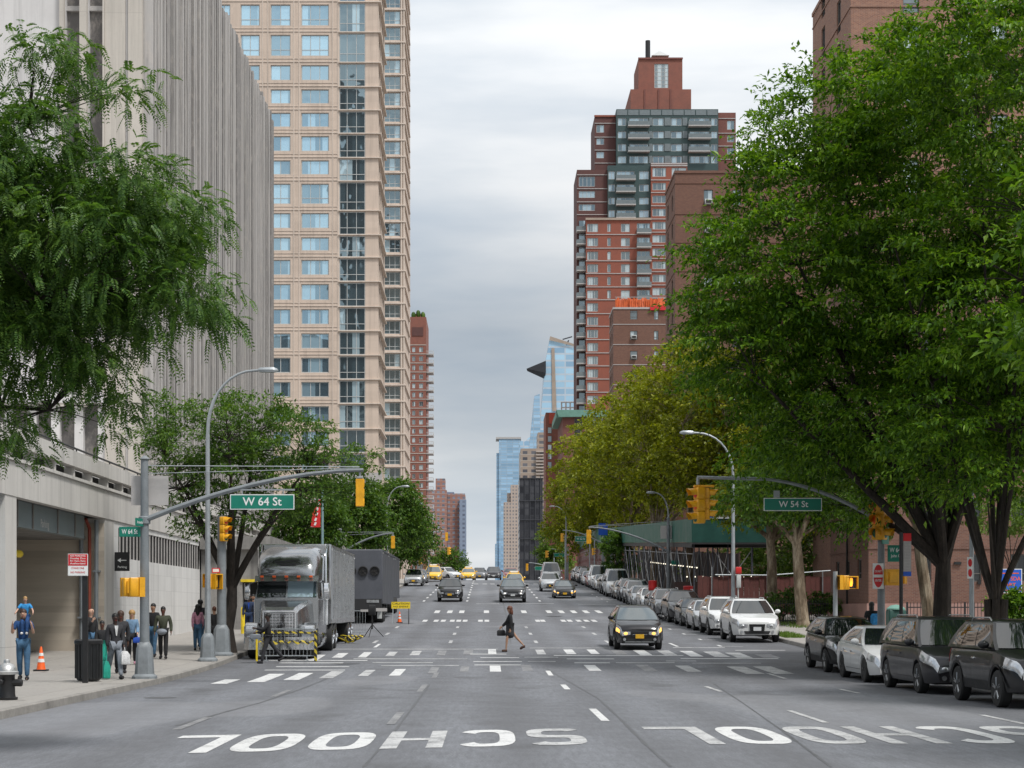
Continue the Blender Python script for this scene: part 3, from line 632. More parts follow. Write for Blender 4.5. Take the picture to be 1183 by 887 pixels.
# garage mouth
m = MB(); m.box(PX - .75, PX - .02, 47.55, 48.7, -.3, 5.069); m.build('pillar', M['podium_stone'], hall, sharp=0); m = MB(); m.box(PX - .9, PX - .03, 60.05, 61.5, -.3, 5.069); m.build('pillar', M['podium_stone'], hall, sharp=0)
m = MB(); m.quad((PX - .05, 60, -.3), (-32, 60, -.3), (-32, 60, 4.9), (PX - .05, 60, 4.9)); m.quad((-31, 60, -.3), (-31, 40, -.3), (-31, 40, 4.9), (-31, 60, 4.9)); m.quad((-32, 48.8, -.3), (PX - .8, 48.8, -.3), (PX - .8, 48.8, 4.9), (-32, 48.8, 4.9)); m.build('garage_wall', M['boards'], hall, sharp=0)
m = MB(); m.box(-32, PX - .7, 48.7, 60, 4.32, 4.45); m.build('garage_ceiling', M['concrete_grey'], hall, sharp=0)
m = MB(); m.box(PX - .6, PX - .35, 48.72, 58.3, 4.3, 5.06); sgn = m.build('garage_sign', M['grey_panel'], hall, sharp=0)
for q in (49.9, 51.6, 54.6, 56.9): m = MB(); m.box(PX - .36, PX - .31, q, q + .09, 4.31, 5.05); m.build('mullion', M['window_frame'], sgn, sharp=0)
m = MB(); vs_, fs_ = text_mesh('Parking', .34, .01); m.add([(PX - .345, 53.1 + v[0], 4.52 + v[1]) for v in vs_], fs_); m.build('lettering', M['sign_back'], sgn, sharp=0)
m = MB(); m.tube([(PX - .5, 59.75, .1), (PX - .5, 59.75, 4.7), (PX - .5, 59.2, 5.0)], .06, 8); m.build('standpipe', M['pipe_red'], hall)
for q in (.22, .75):
    m = MB(); m.tube([(PX - q - .05, 59.85 if q > .5 else 59.72, .1), (PX - q - .05, 59.8, 5.0)], .075, 8)
    for zz in (1.6, 3.2): m.box(PX - q - .16, PX - q + .06, 59.7, 60.0, zz, zz + .06)
    m.build('downpipe', M['pole_grey'], hall)
m = MB(); m.quad((PX - .35, 15, -.2), (PX - .35, 47.5, -.2), (PX - .35, 47.5, 5.06), (PX - .35, 15, 5.06)); sf = m.build('shopfront_glass', M['glass_tower'], hall, sharp=0)
m = MB()
for q in np.arange(15.5, 47, 2.0): m.box(PX - .34, PX - .26, q, q + .1, -.2, 5.06)
m.box(PX - .34, PX - .25, 15, 47.5, 3.0, 3.1); m.build('mullion', M['window_frame'], sf, sharp=0)
# projecting stage entrance further along
m = MB(); holes_wall(m, (PX + .02, 80, 0), (1, 0, 0), (0, -1, 0), 3.1, -.2, 4.7, [(1.9, 2.7, .3, 3.2)], .5)
m.quad((PX + 3.12, 80, -.2), (PX + 3.12, 96, -.2), (PX + 3.12, 96, 4.7), (PX + 3.12, 80, 4.7)); m.box(PX, PX + 3.3, 79.7, 96, 4.702, 5.3); ve = m.build('stage_entrance', M['concrete_grey'], hall, sharp=0)
m = MB(); m.quad((PX + 1.9, 80.45, .3), (PX + 2.75, 80.45, .3), (PX + 2.75, 80.45, 3.2), (PX + 1.9, 80.45, 3.2)); m.build('doorway', M['dark_void'], ve, sharp=0)
m = MB(); m.box(PX + 1.85, PX + 2.75, 79.93, 80.0, 3.2, 3.32); m.build('yellow_header', M['yellow'], ve, sharp=0)
m = MB(); m.box(PX - 2, PX + .02, 96, 150, -.5, 5.07); m.build('rear_wall', M['wall_stone'], hall, sharp=0)
t_ = thing('wall_sign', 'small dark direction sign with a white arrow on the pale podium wall', 'sign', (PX, 61.9, 3.9))
m = MB(); m.box(PX - .02, PX + .5, 61.55, 61.62, 3.28, 3.95); m.build('board', M['black'], t_)
m = MB(); m.add([(PX + .08, 61.545, 3.66), (PX + .2, 61.545, 3.74), (PX + .2, 61.545, 3.58)], [(0, 1, 2)]); m.box(PX + .2, PX + .4, 61.542, 61.546, 3.645, 3.675); m.build('arrow', M['sign_white'], t_, sharp=0); m = MB(); text_on(m, 'Parking', .11, (PX + .25, 61.545, 3.42)); m.build('lettering', M['sign_white'], t_, sharp=0)
t_ = thing('clearance_bar', 'yellow clearance bar hung across the garage mouth', 'height bar', (PX - 1., 50., 3.6))
m = MB(); m.tube([(PX - 1.2, 49.2, 3.62), (PX - 1.2, 53.4, 3.62)], .12, 10); m.build('bar', M['yellow'], t_)
for q in (49.6, 53.): m = MB(); m.tube([(PX - 1.2, q, 3.7), (PX - 1.2, q, 4.33)], .012, 5); m.build('chain', M['black'], t_)

# ------------------------------------------------------------------ beige tower with a grid of windows, facing us
TY = 220.
def tower_beige():
    b = thing('apartment_tower', 'tall beige stone apartment tower with rows of sky-blue windows and a dark glazed bay', 'apartment tower', (-25, TY, gz(TY)))
    gx = lambda p: X(p, TY); gzz = lambda p: Z(p, TY)
    tops = [-64, -30, 5, 40, 75, 103, 130, 157, 185, 212, 246, 274, 300, 328, 357, 385, 413, 441, 469, 498, 526]
    cols = [(228, 246, 2), (252, 266, 2), (278, 300, 2), (312.6, 335.6, 2), (348, 380, 3)]
    O = gx(200); H = []; wins = []
    for i, tp in enumerate(tops):
        nxt = tops[i + 1] if i + 1 < len(tops) else 554
        bot = nxt - 10.5
        for c0, c1, n in cols:
            H.append((gx(c0) - O, gx(c1) - O, gzz(bot), gzz(tp)))
            if (c1 > 300 and tp > -40) or (tp < 150 and c1 > 250 and tp > -40): wins.append((c0, c1, n, tp, bot))
        H.append((gx(392) - O, gx(422) - O, gzz(nxt - 3.2), gzz(tp - 1.5)))
    m = MB(); holes_wall(m, (O, TY, 0), (1, 0, 0), (0, -1, 0), gx(437) - O, 0, gzz(-66), H, .35)
    holes_wall(m, (gx(437), TY, 0), (0, 1, 0), (1, 0, 0), 14, 0, gzz(-66), [(1.2 + 3.1 * k, 3.4 + 3.1 * k, gzz(bt - 8), gzz(tp_)) for k in range(4) for tp_, bt in zip(tops, tops[1:] + [554])], .3)
    m.quad((gx(437), TY + 14, 0), (O, TY + 14, 0), (O, TY + 14, gzz(-66)), (gx(437), TY + 14, gzz(-66))); m.quad((O, TY, 0), (O, TY, gzz(-66)), (O, TY + 14, gzz(-66)), (O, TY + 14, 0)); m.quad((O, TY, gzz(-66)), (gx(437), TY, gzz(-66)), (gx(437), TY + 14, gzz(-66)), (O, TY + 14, gzz(-66)))
    m.build('wall', M['beige_stone'], b, sharp=0)
    m = MB(); m.quad((gx(437) - .28, TY, 0), (gx(437) - .28, TY + 14, 0), (gx(437) - .28, TY + 14, gzz(-66)), (gx(437) - .28, TY, gzz(-66))); m.build('side_glazing', M['glass_bay'], b, sharp=0)
    m = MB()                                                       # string courses and sills
    for tp in tops:
        m.box(O, gx(391), TY - .07, TY - .003, gzz(tp - 3.4), gzz(tp - 4.2)); m.box(O, gx(391), TY - .05, TY - .003, gzz(tp - 7.2), gzz(tp - 7.7))
        m.box(gx(391), gx(437) + .35, TY - .2, TY - .003, gzz(tp - 2.2), gzz(tp - 3.2)); m.box(gx(437) + .003, gx(437) + .35, TY, TY + 13, gzz(tp - 2.0), gzz(tp - 3.4))
    for p in (303, 309, 339, 345, 384, 390): m.box(gx(p), gx(p) + .12, TY - .06, TY - .004, 0, gzz(-64))
    m.build('string_course', M['beige_trim'], b, sharp=0)
    for c0, c1, n, tp, bot in wins:
        window(b, gx((c0 + c1) / 2), TY + .2, (gzz(tp) + gzz(bot)) / 2, gx(c1) - gx(c0), gzz(tp) - gzz(bot), n, 2 if bot - tp > 20 else 1, frame='frame_pale', glass='glass_sky', fr=.11)
    for tp, nx in zip(tops, tops[1:] + [554]):
        if tp < -40: continue
        a, c = gzz(nx - 3.2), gzz(tp - 1.5)
        window(b, gx(407), TY + .1, (a + c) / 2, gx(422) - gx(392), c - a, 3, 2, frame='frame_pale', glass='glass_bay', fr=.10, name='bay_window', split=(.3, .66))
    m = MB(); zc = gzz(553)
    m.prism([(gx(385), zc - 2.4), (gx(385), zc + .7), (gx(437) + .5, zc + .7), (gx(437) + .5, zc - .2), (gx(430), zc - 2.4)], TY - .9, TY - .43); m.build('cornice', M['band_pale'], b, sharp=0)
    return b
tower_beige()
def tower_far_beige():
    Y = 322.; b = thing('apartment_tower', 'narrow beige tower of stacked glazed bays between the big beige tower and the sky', 'apartment tower', (-17, Y, gz(Y)))
    gx = lambda p: X(p, Y); gq = lambda p: Z(p, Y); m = MB(); led = [29 + 18.85 * k for k in range(-4, 29)]
    holes_wall(m, (gx(415), Y, 0), (1, 0, 0), (0, -1, 0), gx(467) - gx(415), 0, gq(-50), [(gx(437.5) - gx(415), gx(462.5) - gx(415), gq(l + 17.4), gq(l + 2.2)) for l in led], .5)
    shell(m, gx(415), gx(467), Y, Y + 25, 0, gq(-50), ('y-',)); m.build('wall', M['beige_stone'], b, sharp=0)
    m = MB()
    for l in led: m.box(gx(436.5), gx(467) + .25, Y - .3, Y - .003, gq(l + 1.7), gq(l + .3)); m.box(gx(467) + .003, gx(468.8), Y, Y + 20, gq(l + 1.9), gq(l))
    for p in (463.2, 466.): m.box(gx(p), gx(p) + .25, Y - .2, Y - .004, 0, gq(-48))
    m.build('ledge', M['beige_trim'], b, sharp=0)
    for l in led:
        if l > -22: window(b, gx(450), Y + .3, gq(l + 9.8), gx(462.5) - gx(437.5), gq(l + 2.2) - gq(l + 17.4), 4, 2, frame='frame_pale', glass='glass_bay', fr=.12, name='bay_window')
tower_far_beige()
def tower_balconies():
    Y = 555.; b = thing('apartment_tower', 'slim red-brown brick tower with a column of stacked balconies', 'apartment tower', (-25, Y, gz(Y)))
    gx = lambda p: X(p, Y); gq = lambda p: Z(p, Y); rows = [401 + 10.45 * k for k in range(26)]
    cols = ((476.2, 479.8), (484.2, 488.8))
    m = MB(); holes_wall(m, (gx(455), Y, 0), (1, 0, 0), (0, -1, 0), gx(492.3) - gx(455), -6, gq(366), [(gx(a) - gx(455), gx(c) - gx(455), gq(r + 5.6), gq(r)) for r in rows for a, c in cols], .3)
    shell(m, gx(455), gx(492.3), Y, Y + 24, -6, gq(366), ('y-',)); m.box(gx(478), gx(490), Y + 4, Y + 12, gq(366), gq(360)); m.build('wall', M['brick_red'], b, sharp=0)
    m = MB()
    for r in rows: m.box(gx(455), gx(492.3), Y - .1, Y - .003, gq(r - 2.2), gq(r - 3.1))
    m.build('floor_band', M['far_pale'], b, sharp=0)
    for r in rows:
        for a, c in cols: window(b, gx((a + c) / 2), Y + .2, gq(r + 2.8), gx(c) - gx(a), gq(r) - gq(r + 5.6), 2, 1, glass='glass_flat', frame='frame_pale', fr=.1)
    for k, r in enumerate(rows):
        m = MB(); m.box(gx(492.4), gx(500.5), Y + .5, Y + 7, gq(r + 8.2), gq(r + 7.2)); m.box(gx(500.2), gx(500.5), Y + .5, Y + 7, gq(r + 7.2), gq(r + 3.8)); m.box(gx(492.4), gx(500.2), Y + .45, Y + .52, gq(r + 4.3), gq(r + 3.8))
        for q in range(7): m.box(gx(493 + q), gx(493 + q) + .07, Y + .46, Y + .5, gq(r + 7.2), gq(r + 4.3))
        m.build('balcony', M['sign_back'], b, sharp=0)
    m = MB()
    for a, c, y_ in ((476, 479, 364), (481, 485, 362), (487, 490, 364)): m.ball((gx((a + c) / 2), Y + 1, gq(y_)), (.8, .8, 1.3), 7, 5)
    m.build('roof_shrub', M['leaf_mid'], b)
    # parapet recess with a planted loggia
    m = MB(); m.box(gx(476), gx(489), Y - .15, Y - .01, gq(388), gq(378)); m.build('loggia', M['tower_dark'], b, sharp=0)
tower_balconies()
make_grid('grid_twin', (.31, .165, .135), (.10, .11, .14), 3.2, 2.8, .5, .5, .5, (.42, .32, .28)); make_grid('grid_tan', (.44, .36, .31), (.10, .10, .11), 2.6, 3.0, .45, .5, .4); make_grid('grid_tan_near', (.34, .27, .22), (.06, .06, .07), 4.2, 3., .55, .5, .4, (.42, .38, .33))
make_grid('grid_scaffold', (.030, .032, .040), (.014, .015, .02), 2.4, 3.4, .8, .82, .3); make_grid('grid_blue', (.33, .43, .52), (.22, .36, .50), 9., 4.0, .93, .8, .25); make_grid('grid_edge', (.50, .58, .66), (.24, .39, .54), 60., 9.5, .97, .74, .3); make_grid('grid_slate', (.22, .27, .36), (.1, .12, .17), 3.2, 2.8, .5, .5, .3)
Y = 1100.
b = thing('apartment_block', 'pair of far pinkish brick slab towers beyond the end of the avenue on the left', 'apartment block', (-25, Y, gz(Y)))
m = MB(); shell(m, X(494, Y), X(516, Y), Y, Y + 30, -20, Z(566, Y)); shell(m, X(503, Y), X(514, Y), Y + 5, Y + 20, Z(566, Y), Z(552, Y), ()); m.build('tower', M['grid_twin'], b, sharp=0)
m = MB(); shell(m, X(516.3, Y), X(537, Y), Y + 12, Y + 45, -20, Z(568.5, Y)); m.build('tower', M['grid_twin'], b, sharp=0)
m = MB(); shell(m, X(530.5, Y), X(538.5, Y), Y + 8, Y + 11.9, -20, Z(576, Y)); m.box(X(516, Y), X(524, Y), Y + 14, Y + 30, Z(568.5, Y), Z(566.5, Y)); m.build('stair_shaft', M['grid_slate'], b, sharp=0)

# ------------------------------------------------------------------ far right: glass towers down the avenue
Y = 2600.
b = thing('glass_tower', 'pale blue glass tower furthest down the avenue on the right', 'skyscraper', (40, Y, -20))
m = MB(); shell(m, X(576.5, Y), X(601, Y), Y, Y + 40, -40, Z(507, Y)); shell(m, X(573.5, Y), X(576.4, Y), Y + 3, Y + 38, -40, Z(523, Y)); shell(m, X(571.8, Y), X(574.5, Y), Y - 30, Y - 2, -40, Z(629, Y)); m.build('curtain_wall', M['grid_blue'], b, sharp=0)
m = MB(); m.box(X(573, Y), X(602, Y), Y - 1, Y + 40, Z(507, Y), Z(504.8, Y)); m.build('roof_edge', M['sign_back'], b, sharp=0)
Y = 2750.
b = thing('glass_tower', 'short banded blue glass block just right of the furthest tower', 'skyscraper', (60, Y, -20))
m = MB(); m.prism([(X(600, Y), -40), (X(612.5, Y), -40), (X(612.5, Y), Z(504, Y)), (X(606, Y), Z(510, Y)), (X(600, Y), Z(508, Y))], Y, Y + 40); m.build('curtain_wall', M['grid_edge'], b, sharp=0)
Y = 2400.
b = thing('glass_tower', 'tall slanted glass skyscraper with a pointed deck jutting out near its top', 'skyscraper', (110, Y, -20))
P3 = lambda px, py, d=0: (X(px, Y), Y + d, Z(py, Y))
m = MB(); fr_ = [P3(622, 700), P3(624, 497), P3(629.7, 421), P3(635.5, 389), P3(645, 391.5), P3(664.5, 398.5), P3(666, 470), P3(668, 700)]
m.add(fr_ + [(p[0], p[1] + 70, p[2]) for p in fr_], [tuple(range(8))] + [(i, (i + 1) % 8, 8 + (i + 1) % 8, 8 + i) for i in range(8)] + [tuple(range(15, 7, -1))]); m.build('curtain_wall', M['grid_edge'], b, sharp=0)
m = MB(); m.add([P3(637, 402, -1), P3(640.5, 402, -1), P3(643, 475, -1), P3(638, 475, -1)], [(0, 1, 2, 3)]); m.add([P3(635.5, 388.5, -2), P3(664.5, 398, -2), P3(664.5, 400.5, -2), P3(634.5, 393, -2)], [(0, 1, 2, 3)]); m.build('lift_shaft', M['far_tan'], b, sharp=0)
m = MB(); tip = P3(608, 427, -10)
m.add([tip, P3(630, 419.5, -25), P3(630, 433.5, -25), P3(630, 419.5, 25), P3(630, 435, 25), P3(609, 429.5, -8)], [(0, 1, 3), (0, 5, 2, 1), (5, 4, 2), (0, 3, 4, 5), (1, 2, 4, 3)]); m.build('observation_deck', M['far_dark'], b, sharp=0)
m = MB(); m.tube([P3(655, 397), P3(657, 393)], 1., 5); m.tube([P3(650, 392, 0), P3(661, 388.8, 0)], .9, 5); m.build('crane', M['far_dark'], b)
Y = 2200.
b = thing('glass_tower', 'leaning blue glass slab in front of the slanted skyscraper', 'skyscraper', (60, Y, -20))
fr_ = [P3(606, 700), P3(611.5, 516), P3(617.5, 457), P3(623.5, 455), P3(624.5, 520), P3(625, 700)]
m = MB(); n_ = 6; fr_ = [(X(p, Y), Y, Z(q, Y)) for p, q in ((606, 700), (611.5, 516), (617.5, 457), (623.5, 455), (624.5, 520), (625, 700))]
m.add(fr_ + [(p[0], p[1] + 40, p[2]) for p in fr_], [tuple(range(6))] + [(i, (i + 1) % 6, 6 + (i + 1) % 6, 6 + i) for i in range(6)]); m.build('curtain_wall', M['grid_blue'], b, sharp=0)
Y = 1500.
b = thing('apartment_block', 'tan apartment tower with a stepped top in front of the blue glass tower', 'apartment block', (20, Y, -14))
m = MB(); shell(m, X(582, Y), X(590, Y), Y, Y + 30, -30, Z(580, Y)); shell(m, X(590.1, Y), X(601, Y), Y + .1, Y + 30, -30, Z(560, Y)); shell(m, X(586, Y), X(590, Y), Y + 6, Y + 26, Z(580, Y), Z(569, Y)); m.build('tower', M['grid_tan'], b, sharp=0)
Y = 850.
b = thing('apartment_block', 'broad tan block rising behind the dark netted tower', 'apartment block', (22, Y, -8))
m = MB(); shell(m, X(601.5, Y), X(631, Y), Y, Y + 40, -15, Z(518, Y)); shell(m, X(622, Y), X(632, Y), Y + 10, Y + 32, Z(518, Y), Z(497, Y)); m.build('tower', M['grid_tan_near'], b, sharp=0)
m = MB()
for k in range(9): q = 521 + 3.7 * k; m.box(X(619, Y), X(628, Y), Y - 1.2, Y - .01, Z(q + 1.4, Y), Z(q, Y))
m.build('balcony', M['far_pale'], b, sharp=0)
Y = 800.
b = thing('apartment_block', 'tower wrapped in dark construction netting and scaffolding', 'building site', (20, Y, -8))
m = MB(); shell(m, X(600, Y), X(627, Y), Y, Y + 30, -15, Z(552, Y)); m.build('netting', M['grid_scaffold'], b, sharp=0)
m = MB()
for q in (552, 578, 600, 622): m.box(X(599.7, Y), X(627.3, Y), Y - .5, Y - .01, Z(q + .8, Y), Z(q, Y))
for p in (600, 606, 612, 618, 624): m.box(X(p, Y), X(p, Y) + .3, Y - .4, Y - .01, -15, Z(549, Y))
m.build('scaffold', M['far_dark'], b, sharp=0)
Y = 400.
b = thing('brick_building', 'narrow orange-red building with a painted rooftop sign reading 5', 'brick building', (16, Y, 1))
m = MB(); shell(m, X(630.5, Y), X(651, Y), Y, Y + 15, -2, Z(476.5, Y)); m.build('wall', M['brick_red'], b, sharp=0)
m = MB(); m.box(X(634.5, Y), X(650, Y), Y - .3, Y - .05, Z(489.5, Y), Z(477, Y)); sg = m.build('painted_sign', M['coral'], b, sharp=0)
m = MB(); text_on(m, '5', 2.6, (X(646.8, Y), Y - .32, Z(483, Y)), bold=.03); m.build('numeral', M['band_pale'], sg, sharp=0)
for k in range(5): window(b, X(635, Y), Y - .04, Z(497 + 10 * k, Y), .9, 1.4, 1, 1)
Y = 430.
b = thing('rooftop_frame', 'white steel rooftop frame behind the orange-red building', 'roof structure', (20, Y, Z(474, Y)))
m = MB()
for p in (648, 653, 658, 663): m.box(X(p, Y), X(p, Y) + .35, Y, Y + .35, Z(500, Y), Z(464, Y))
for q in (464, 470): m.box(X(648, Y), X(664, Y), Y - .02, Y + .37, Z(q + 1.2, Y), Z(q, Y))
m.build('frame', M['band_pale'], b, sharp=0)
Y = 300.
b = thing('brick_building', 'brick building with a green copper cornice above the yellow-green trees', 'brick building', (13.2, Y, gz(Y)))
ox = X(650, Y); m = MB(); hs = [(X(663.6, Y) - ox, X(672.6, Y) - ox, Z(505, Y), Z(483, Y)), (X(679, Y) - ox, X(697, Y) - ox, Z(491, Y), Z(482.5, Y)), (X(679, Y) - ox, X(697, Y) - ox, Z(512, Y), Z(498, Y))]
holes_wall(m, (ox, Y, 0), (1, 0, 0), (0, -1, 0), 16, 0, Z(475, Y), hs, .3); holes_wall(m, (ox, Y + 20, 0), (0, -1, 0), (-1, 0, 0), 20, 0, Z(475, Y), [(2 + 3.6 * k, 3.8 + 3.6 * k, 30 - 4.2 * j, 32.2 - 4.2 * j) for k in range(5) for j in range(4)], .2); m.quad((ox, Y, Z(475, Y)), (ox + 16, Y, Z(475, Y)), (ox + 16, Y + 20, Z(475, Y)), (ox, Y + 20, Z(475, Y))); m.build('wall', M['tower_maroon'], b, sharp=0)
for h_ in hs: window(b, ox + (h_[0] + h_[1]) / 2, Y + .2, (h_[2] + h_[3]) / 2, h_[1] - h_[0], h_[3] - h_[2], 2, 2, glass='glass_green')
m = MB(); m.prism([(ox - .7, Z(482, Y)), (ox - 1.1, Z(474, Y)), (ox + 17, Z(474, Y)), (ox + 17, Z(481.5, Y))], Y - .8, Y - .01); m.prism([(Y - .01, Z(482, Y)), (Y - .01, Z(474, Y)), (Y + 20, Z(474, Y)), (Y + 20, Z(481.5, Y))], ox - 1.1, ox - .01, 'x'); m.build('cornice', M['copper'], b, sharp=0)
# ------------------------------------------------------------------ stepped red and green apartment tower
def stepped_tower():
    Y = 380.; b = thing('apartment_tower', 'stepped red brick tower with green glass upper floors and a red chimney block', 'apartment tower', (35, Y, gz(Y)))
    def vol(name, m_, x0, x1, top, yf, holes=(), depth=14, bottom=560, dp=.35, left=None):
        m = MB(); gx = lambda p: X(p, yf); q = lambda p: Z(p, yf); o = gx(x0)
        holes_wall(m, (o, yf, 0), (1, 0, 0), (0, -1, 0), gx(x1) - o, q(bottom), q(top), [(gx(a) - o, gx(c) - o, q(d), q(e)) for a, c, e, d in holes], dp)
        shell(m, o, gx(x1), yf, yf + depth, q(bottom), q(top), ('y-',)); return m.build(name, M[m_], b, sharp=0)
    def wins(yf, holes, cols, glass='glass_flat', frame='frame_pale', back=.2):
        for (a, c, e, d) in holes: window(b, X((a + c) / 2, yf), yf + back, Z((e + d) / 2, yf), X(c, yf) - X(a, yf), Z(e, yf) - Z(d, yf), cols, 1, frame=frame, glass=glass, fr=.12)
    def bands(yf, x0, x1, ys, h=.8, m_='band_pale', proud=.12):
        m = MB()
        for y in ys: m.box(X(x0, yf) - .02, X(x1, yf) + .02, yf - proud, yf - .003, Z(y + h, yf), Z(y, yf))
        m.build('floor_band', M[m_], b, sharp=0)
    def balc(yf, x0, x1, y, out=1.5):
        m = MB(); a, c = X(x0, yf), X(x1, yf); m.box(a, c, yf - out, yf - .004, Z(y + 1.1, yf), Z(y, yf)); o = m.build('balcony', M['sign_back'], b, sharp=0)
        m = MB(); m.box(a, c, yf - out, yf - out + .06, Z(y, yf), Z(y - 4.6, yf)); m.box(a, a + .06, yf - out + .06, yf - .01, Z(y, yf), Z(y - 4.6, yf)); m.build('balustrade', M['grey_panel'], o, sharp=0)
    r15 = lambda y0, n: [y0 + 15.24 * k for k in range(n)]
    # front red block
    rowsA = [258.2, 274.6, 290.4, 305, 319.7, 335.2, 350, 366, 380.6, 396, 411.4, 426.4, 441.6, 456.8]
    hA = [(678.4, 691, y, y + 9.7) for y in rowsA]; hA2 = [(701.6, 705.7, y, y + 9.5) for y in rowsA[:6]]; hA3 = [(717.4, 727.7, y, y + 9.7) for y in rowsA[:6]]; hA4 = [(735.8, 751, y - .5, y + 12) for y in rowsA[:6]]
    vol('wall', 'tower_red', 677, 752, 253.6, 378, hA + hA2 + hA3 + hA4); wins(378, hA, 3); wins(378, hA2, 1); wins(378, hA3, 2); wins(378, hA4, 3, 'glass_green')
    bands(378, 677, 735, [y - 4.2 for y in rowsA[1:]], .9); bands(378, 676.6, 752.4, [251.8], 2.4, 'far_tan', .3)
    for y in rowsA[:6]: balc(378, 735.2, 752, y + 11.6)
    # dark brick shoulder and balcony column on the left edge
    hB = [(668.7, 687.5, y0, y1) for y0, y1 in ((203.7, 215.4), (220.4, 228.4), (235.6, 243.3))]
    vol('wall', 'tower_dark', 666.5, 702, 196, 381, hB); wins(381, hB, 4, 'glass_green'); bands(381, 666.5, 702, [201.5, 217.6, 232.8, 247.5]); 
    hL = [(668.5, 675.8, y, y + 10) for y in r15(258, 15)]
    for y in r15(263, 14): balc(380.9, 665.6, 676.9, y + 5.4, 2.4)
    for y in r15(253, 15): m = MB(); m.box(X(669, 380.9), X(675.8, 380.9), 380.85, 380.98, Z(y + 11, 380.9), Z(y + 2, 380.9)); m.build('balcony_door', M['glass_green'], b, sharp=0)
    # middle green glass block
    rC = ((197.4, 207), (212.7, 221), (228, 236), (242.5, 251))
    hC = [(703, 710.5, *r) for r in rC]; hC2 = [(712.5, 733, *r) for r in rC]; hC3 = [(738.4, 749.6, *r) for r in rC]
    vol('glazed_wall', 'green_frame', 702.1, 752, 191, 380, hC + hC2 + hC3); wins(380, hC, 2, 'glass_green'); wins(380, hC2, 4, 'glass_green'); wins(380, hC3, 2, 'glass_green')
    for r in rC: balc(380, 711.4, 734, r[1] + 1.2)
    # red column with white bands
    rD = [(193.5, 204), (211, 219.5)] + [(225.6 + 15.24 * k, 234.4 + 15.24 * k) for k in range(9)]
    hD = [(753.8, 769.5, *r) for r in rD]; hD2 = [(776, 793, *r) for r in rD[:2]]
    vol('wall', 'tower_red', 752.1, 794, 188, 379, hD + hD2); wins(379, hD, 3); wins(379, hD2, 3); bands(379, 752.1, 794, [188.4, 190.6], 1.4); bands(379, 752.1, 794, [r[0] - 3.6 for r in rD[1:]], .9)
    # upper green glass block
    rE = ((136, 145), (151.5, 159.5), (166, 174.5), (180, 188.5))
    hE = []; 
    for a, c, n in ((713.8, 723.5, 2), (727, 749, 4), (754, 767.3, 2), (775, 788, 2), (796.5, 819.8, 4), (821.6, 829, 2)):
        h_ = [(a, c, *r) for r in rE]; hE += h_; wins(384, h_, n, 'glass_green')
    vol('glazed_wall', 'green_frame', 712, 829.8, 126, 384, hE, 22)
    for k in range(9): a = 712.6 + 13.05 * k; m = MB(); m.box(X(a, 384), X(a + 12, 384), 383.9, 383.99, Z(133, 384), Z(127, 384)); m.build('spandrel_panel', M['grey_panel'], b, sharp=0)
    for r in rE:
        for a, c in ((750, 753.5), (767.8, 774.5), (788.6, 794)): m = MB(); m.box(X(a, 384), X(c, 384), 383.9, 383.99, Z(r[1], 384), Z(r[0], 384)); m.build('spandrel_panel', M['grey_panel'], b, sharp=0)
    for r in rE[:3]: balc(384, 725, 750, r[1] + 1.3); balc(384, 794.7, 821, r[1] + 1.3)
    # wings
    hF = [(689, 698, *r) for r in ((144, 153), (159.5, 167), (175, 182.6))]; vol('wall', 'tower_dark', 687, 711.9, 134, 386, hF); wins(386, hF, 2, 'glass_green'); bands(386, 687, 711.9, [142, 158, 173, 188]); bands(386, 686.6, 712, [133], 2, 'tower_red', .2)
    hG = [(840, 848.6, *r) for r in ((139, 149.6), (156, 164), (170.6, 178))]; vol('wall', 'tower_maroon', 829.9, 850, 130, 386, hG); wins(386, hG, 2, 'glass_green'); bands(386, 829.9, 850, [136.5, 153.5, 168.3, 183.6])
    # chimney block on the roof
    vol('chimney_block', 'brick_red', 728.5, 798.5, 103, 388, (), 16, 127); vol('chimney_block', 'brick_red', 737.6, 788.4, 67, 390, [(756, 772.3, 73.5, 101.5)], 12, 103.1)
    Yp = 390.; window(b, X(764.1, Yp), Yp + .2, Z(87.5, Yp), X(772.3, Yp) - X(756, Yp), Z(73.5, Yp) - Z(101.5, Yp), 4, 6, frame='frame_pale', glass='glass_flat', fr=.12, name='water_tank_window')
    m = MB()
    for p in (744, 760, 774): m.box(X(p, 388), X(p, 388) + .3, 387.85, 387.99, Z(127, 388), Z(103, 388))
    m.box(X(737.2, Yp), X(788.8, Yp), Yp - .25, Yp - .01, Z(68.5, Yp), Z(66.6, Yp)); m.build('corner_pilaster', M['tower_maroon'], b, sharp=0)
    m = MB(); m.cyl((X(748.4, 394), 394, Z(70, 394)), (X(748.4, 394), 394, Z(47, 394)), .56, n=12); m.build('flue', M['black'], b)
    m = MB(); c = (X(762, 396), 396); r_ = X(772, 396) - c[0]; m.add([(c[0] - r_, 394, Z(67, 396)), (c[0] + r_, 394, Z(67, 396)), (c[0] + r_, 400, Z(67, 396)), (c[0] - r_, 400, Z(67, 396)), (c[0], 396.5, Z(58, 396))], [(0, 1, 4), (1, 2, 4), (2, 3, 4), (3, 0, 4)]); m.build('pyramid_roof', M['frame_pale'], b, sharp=0)
stepped_tower()

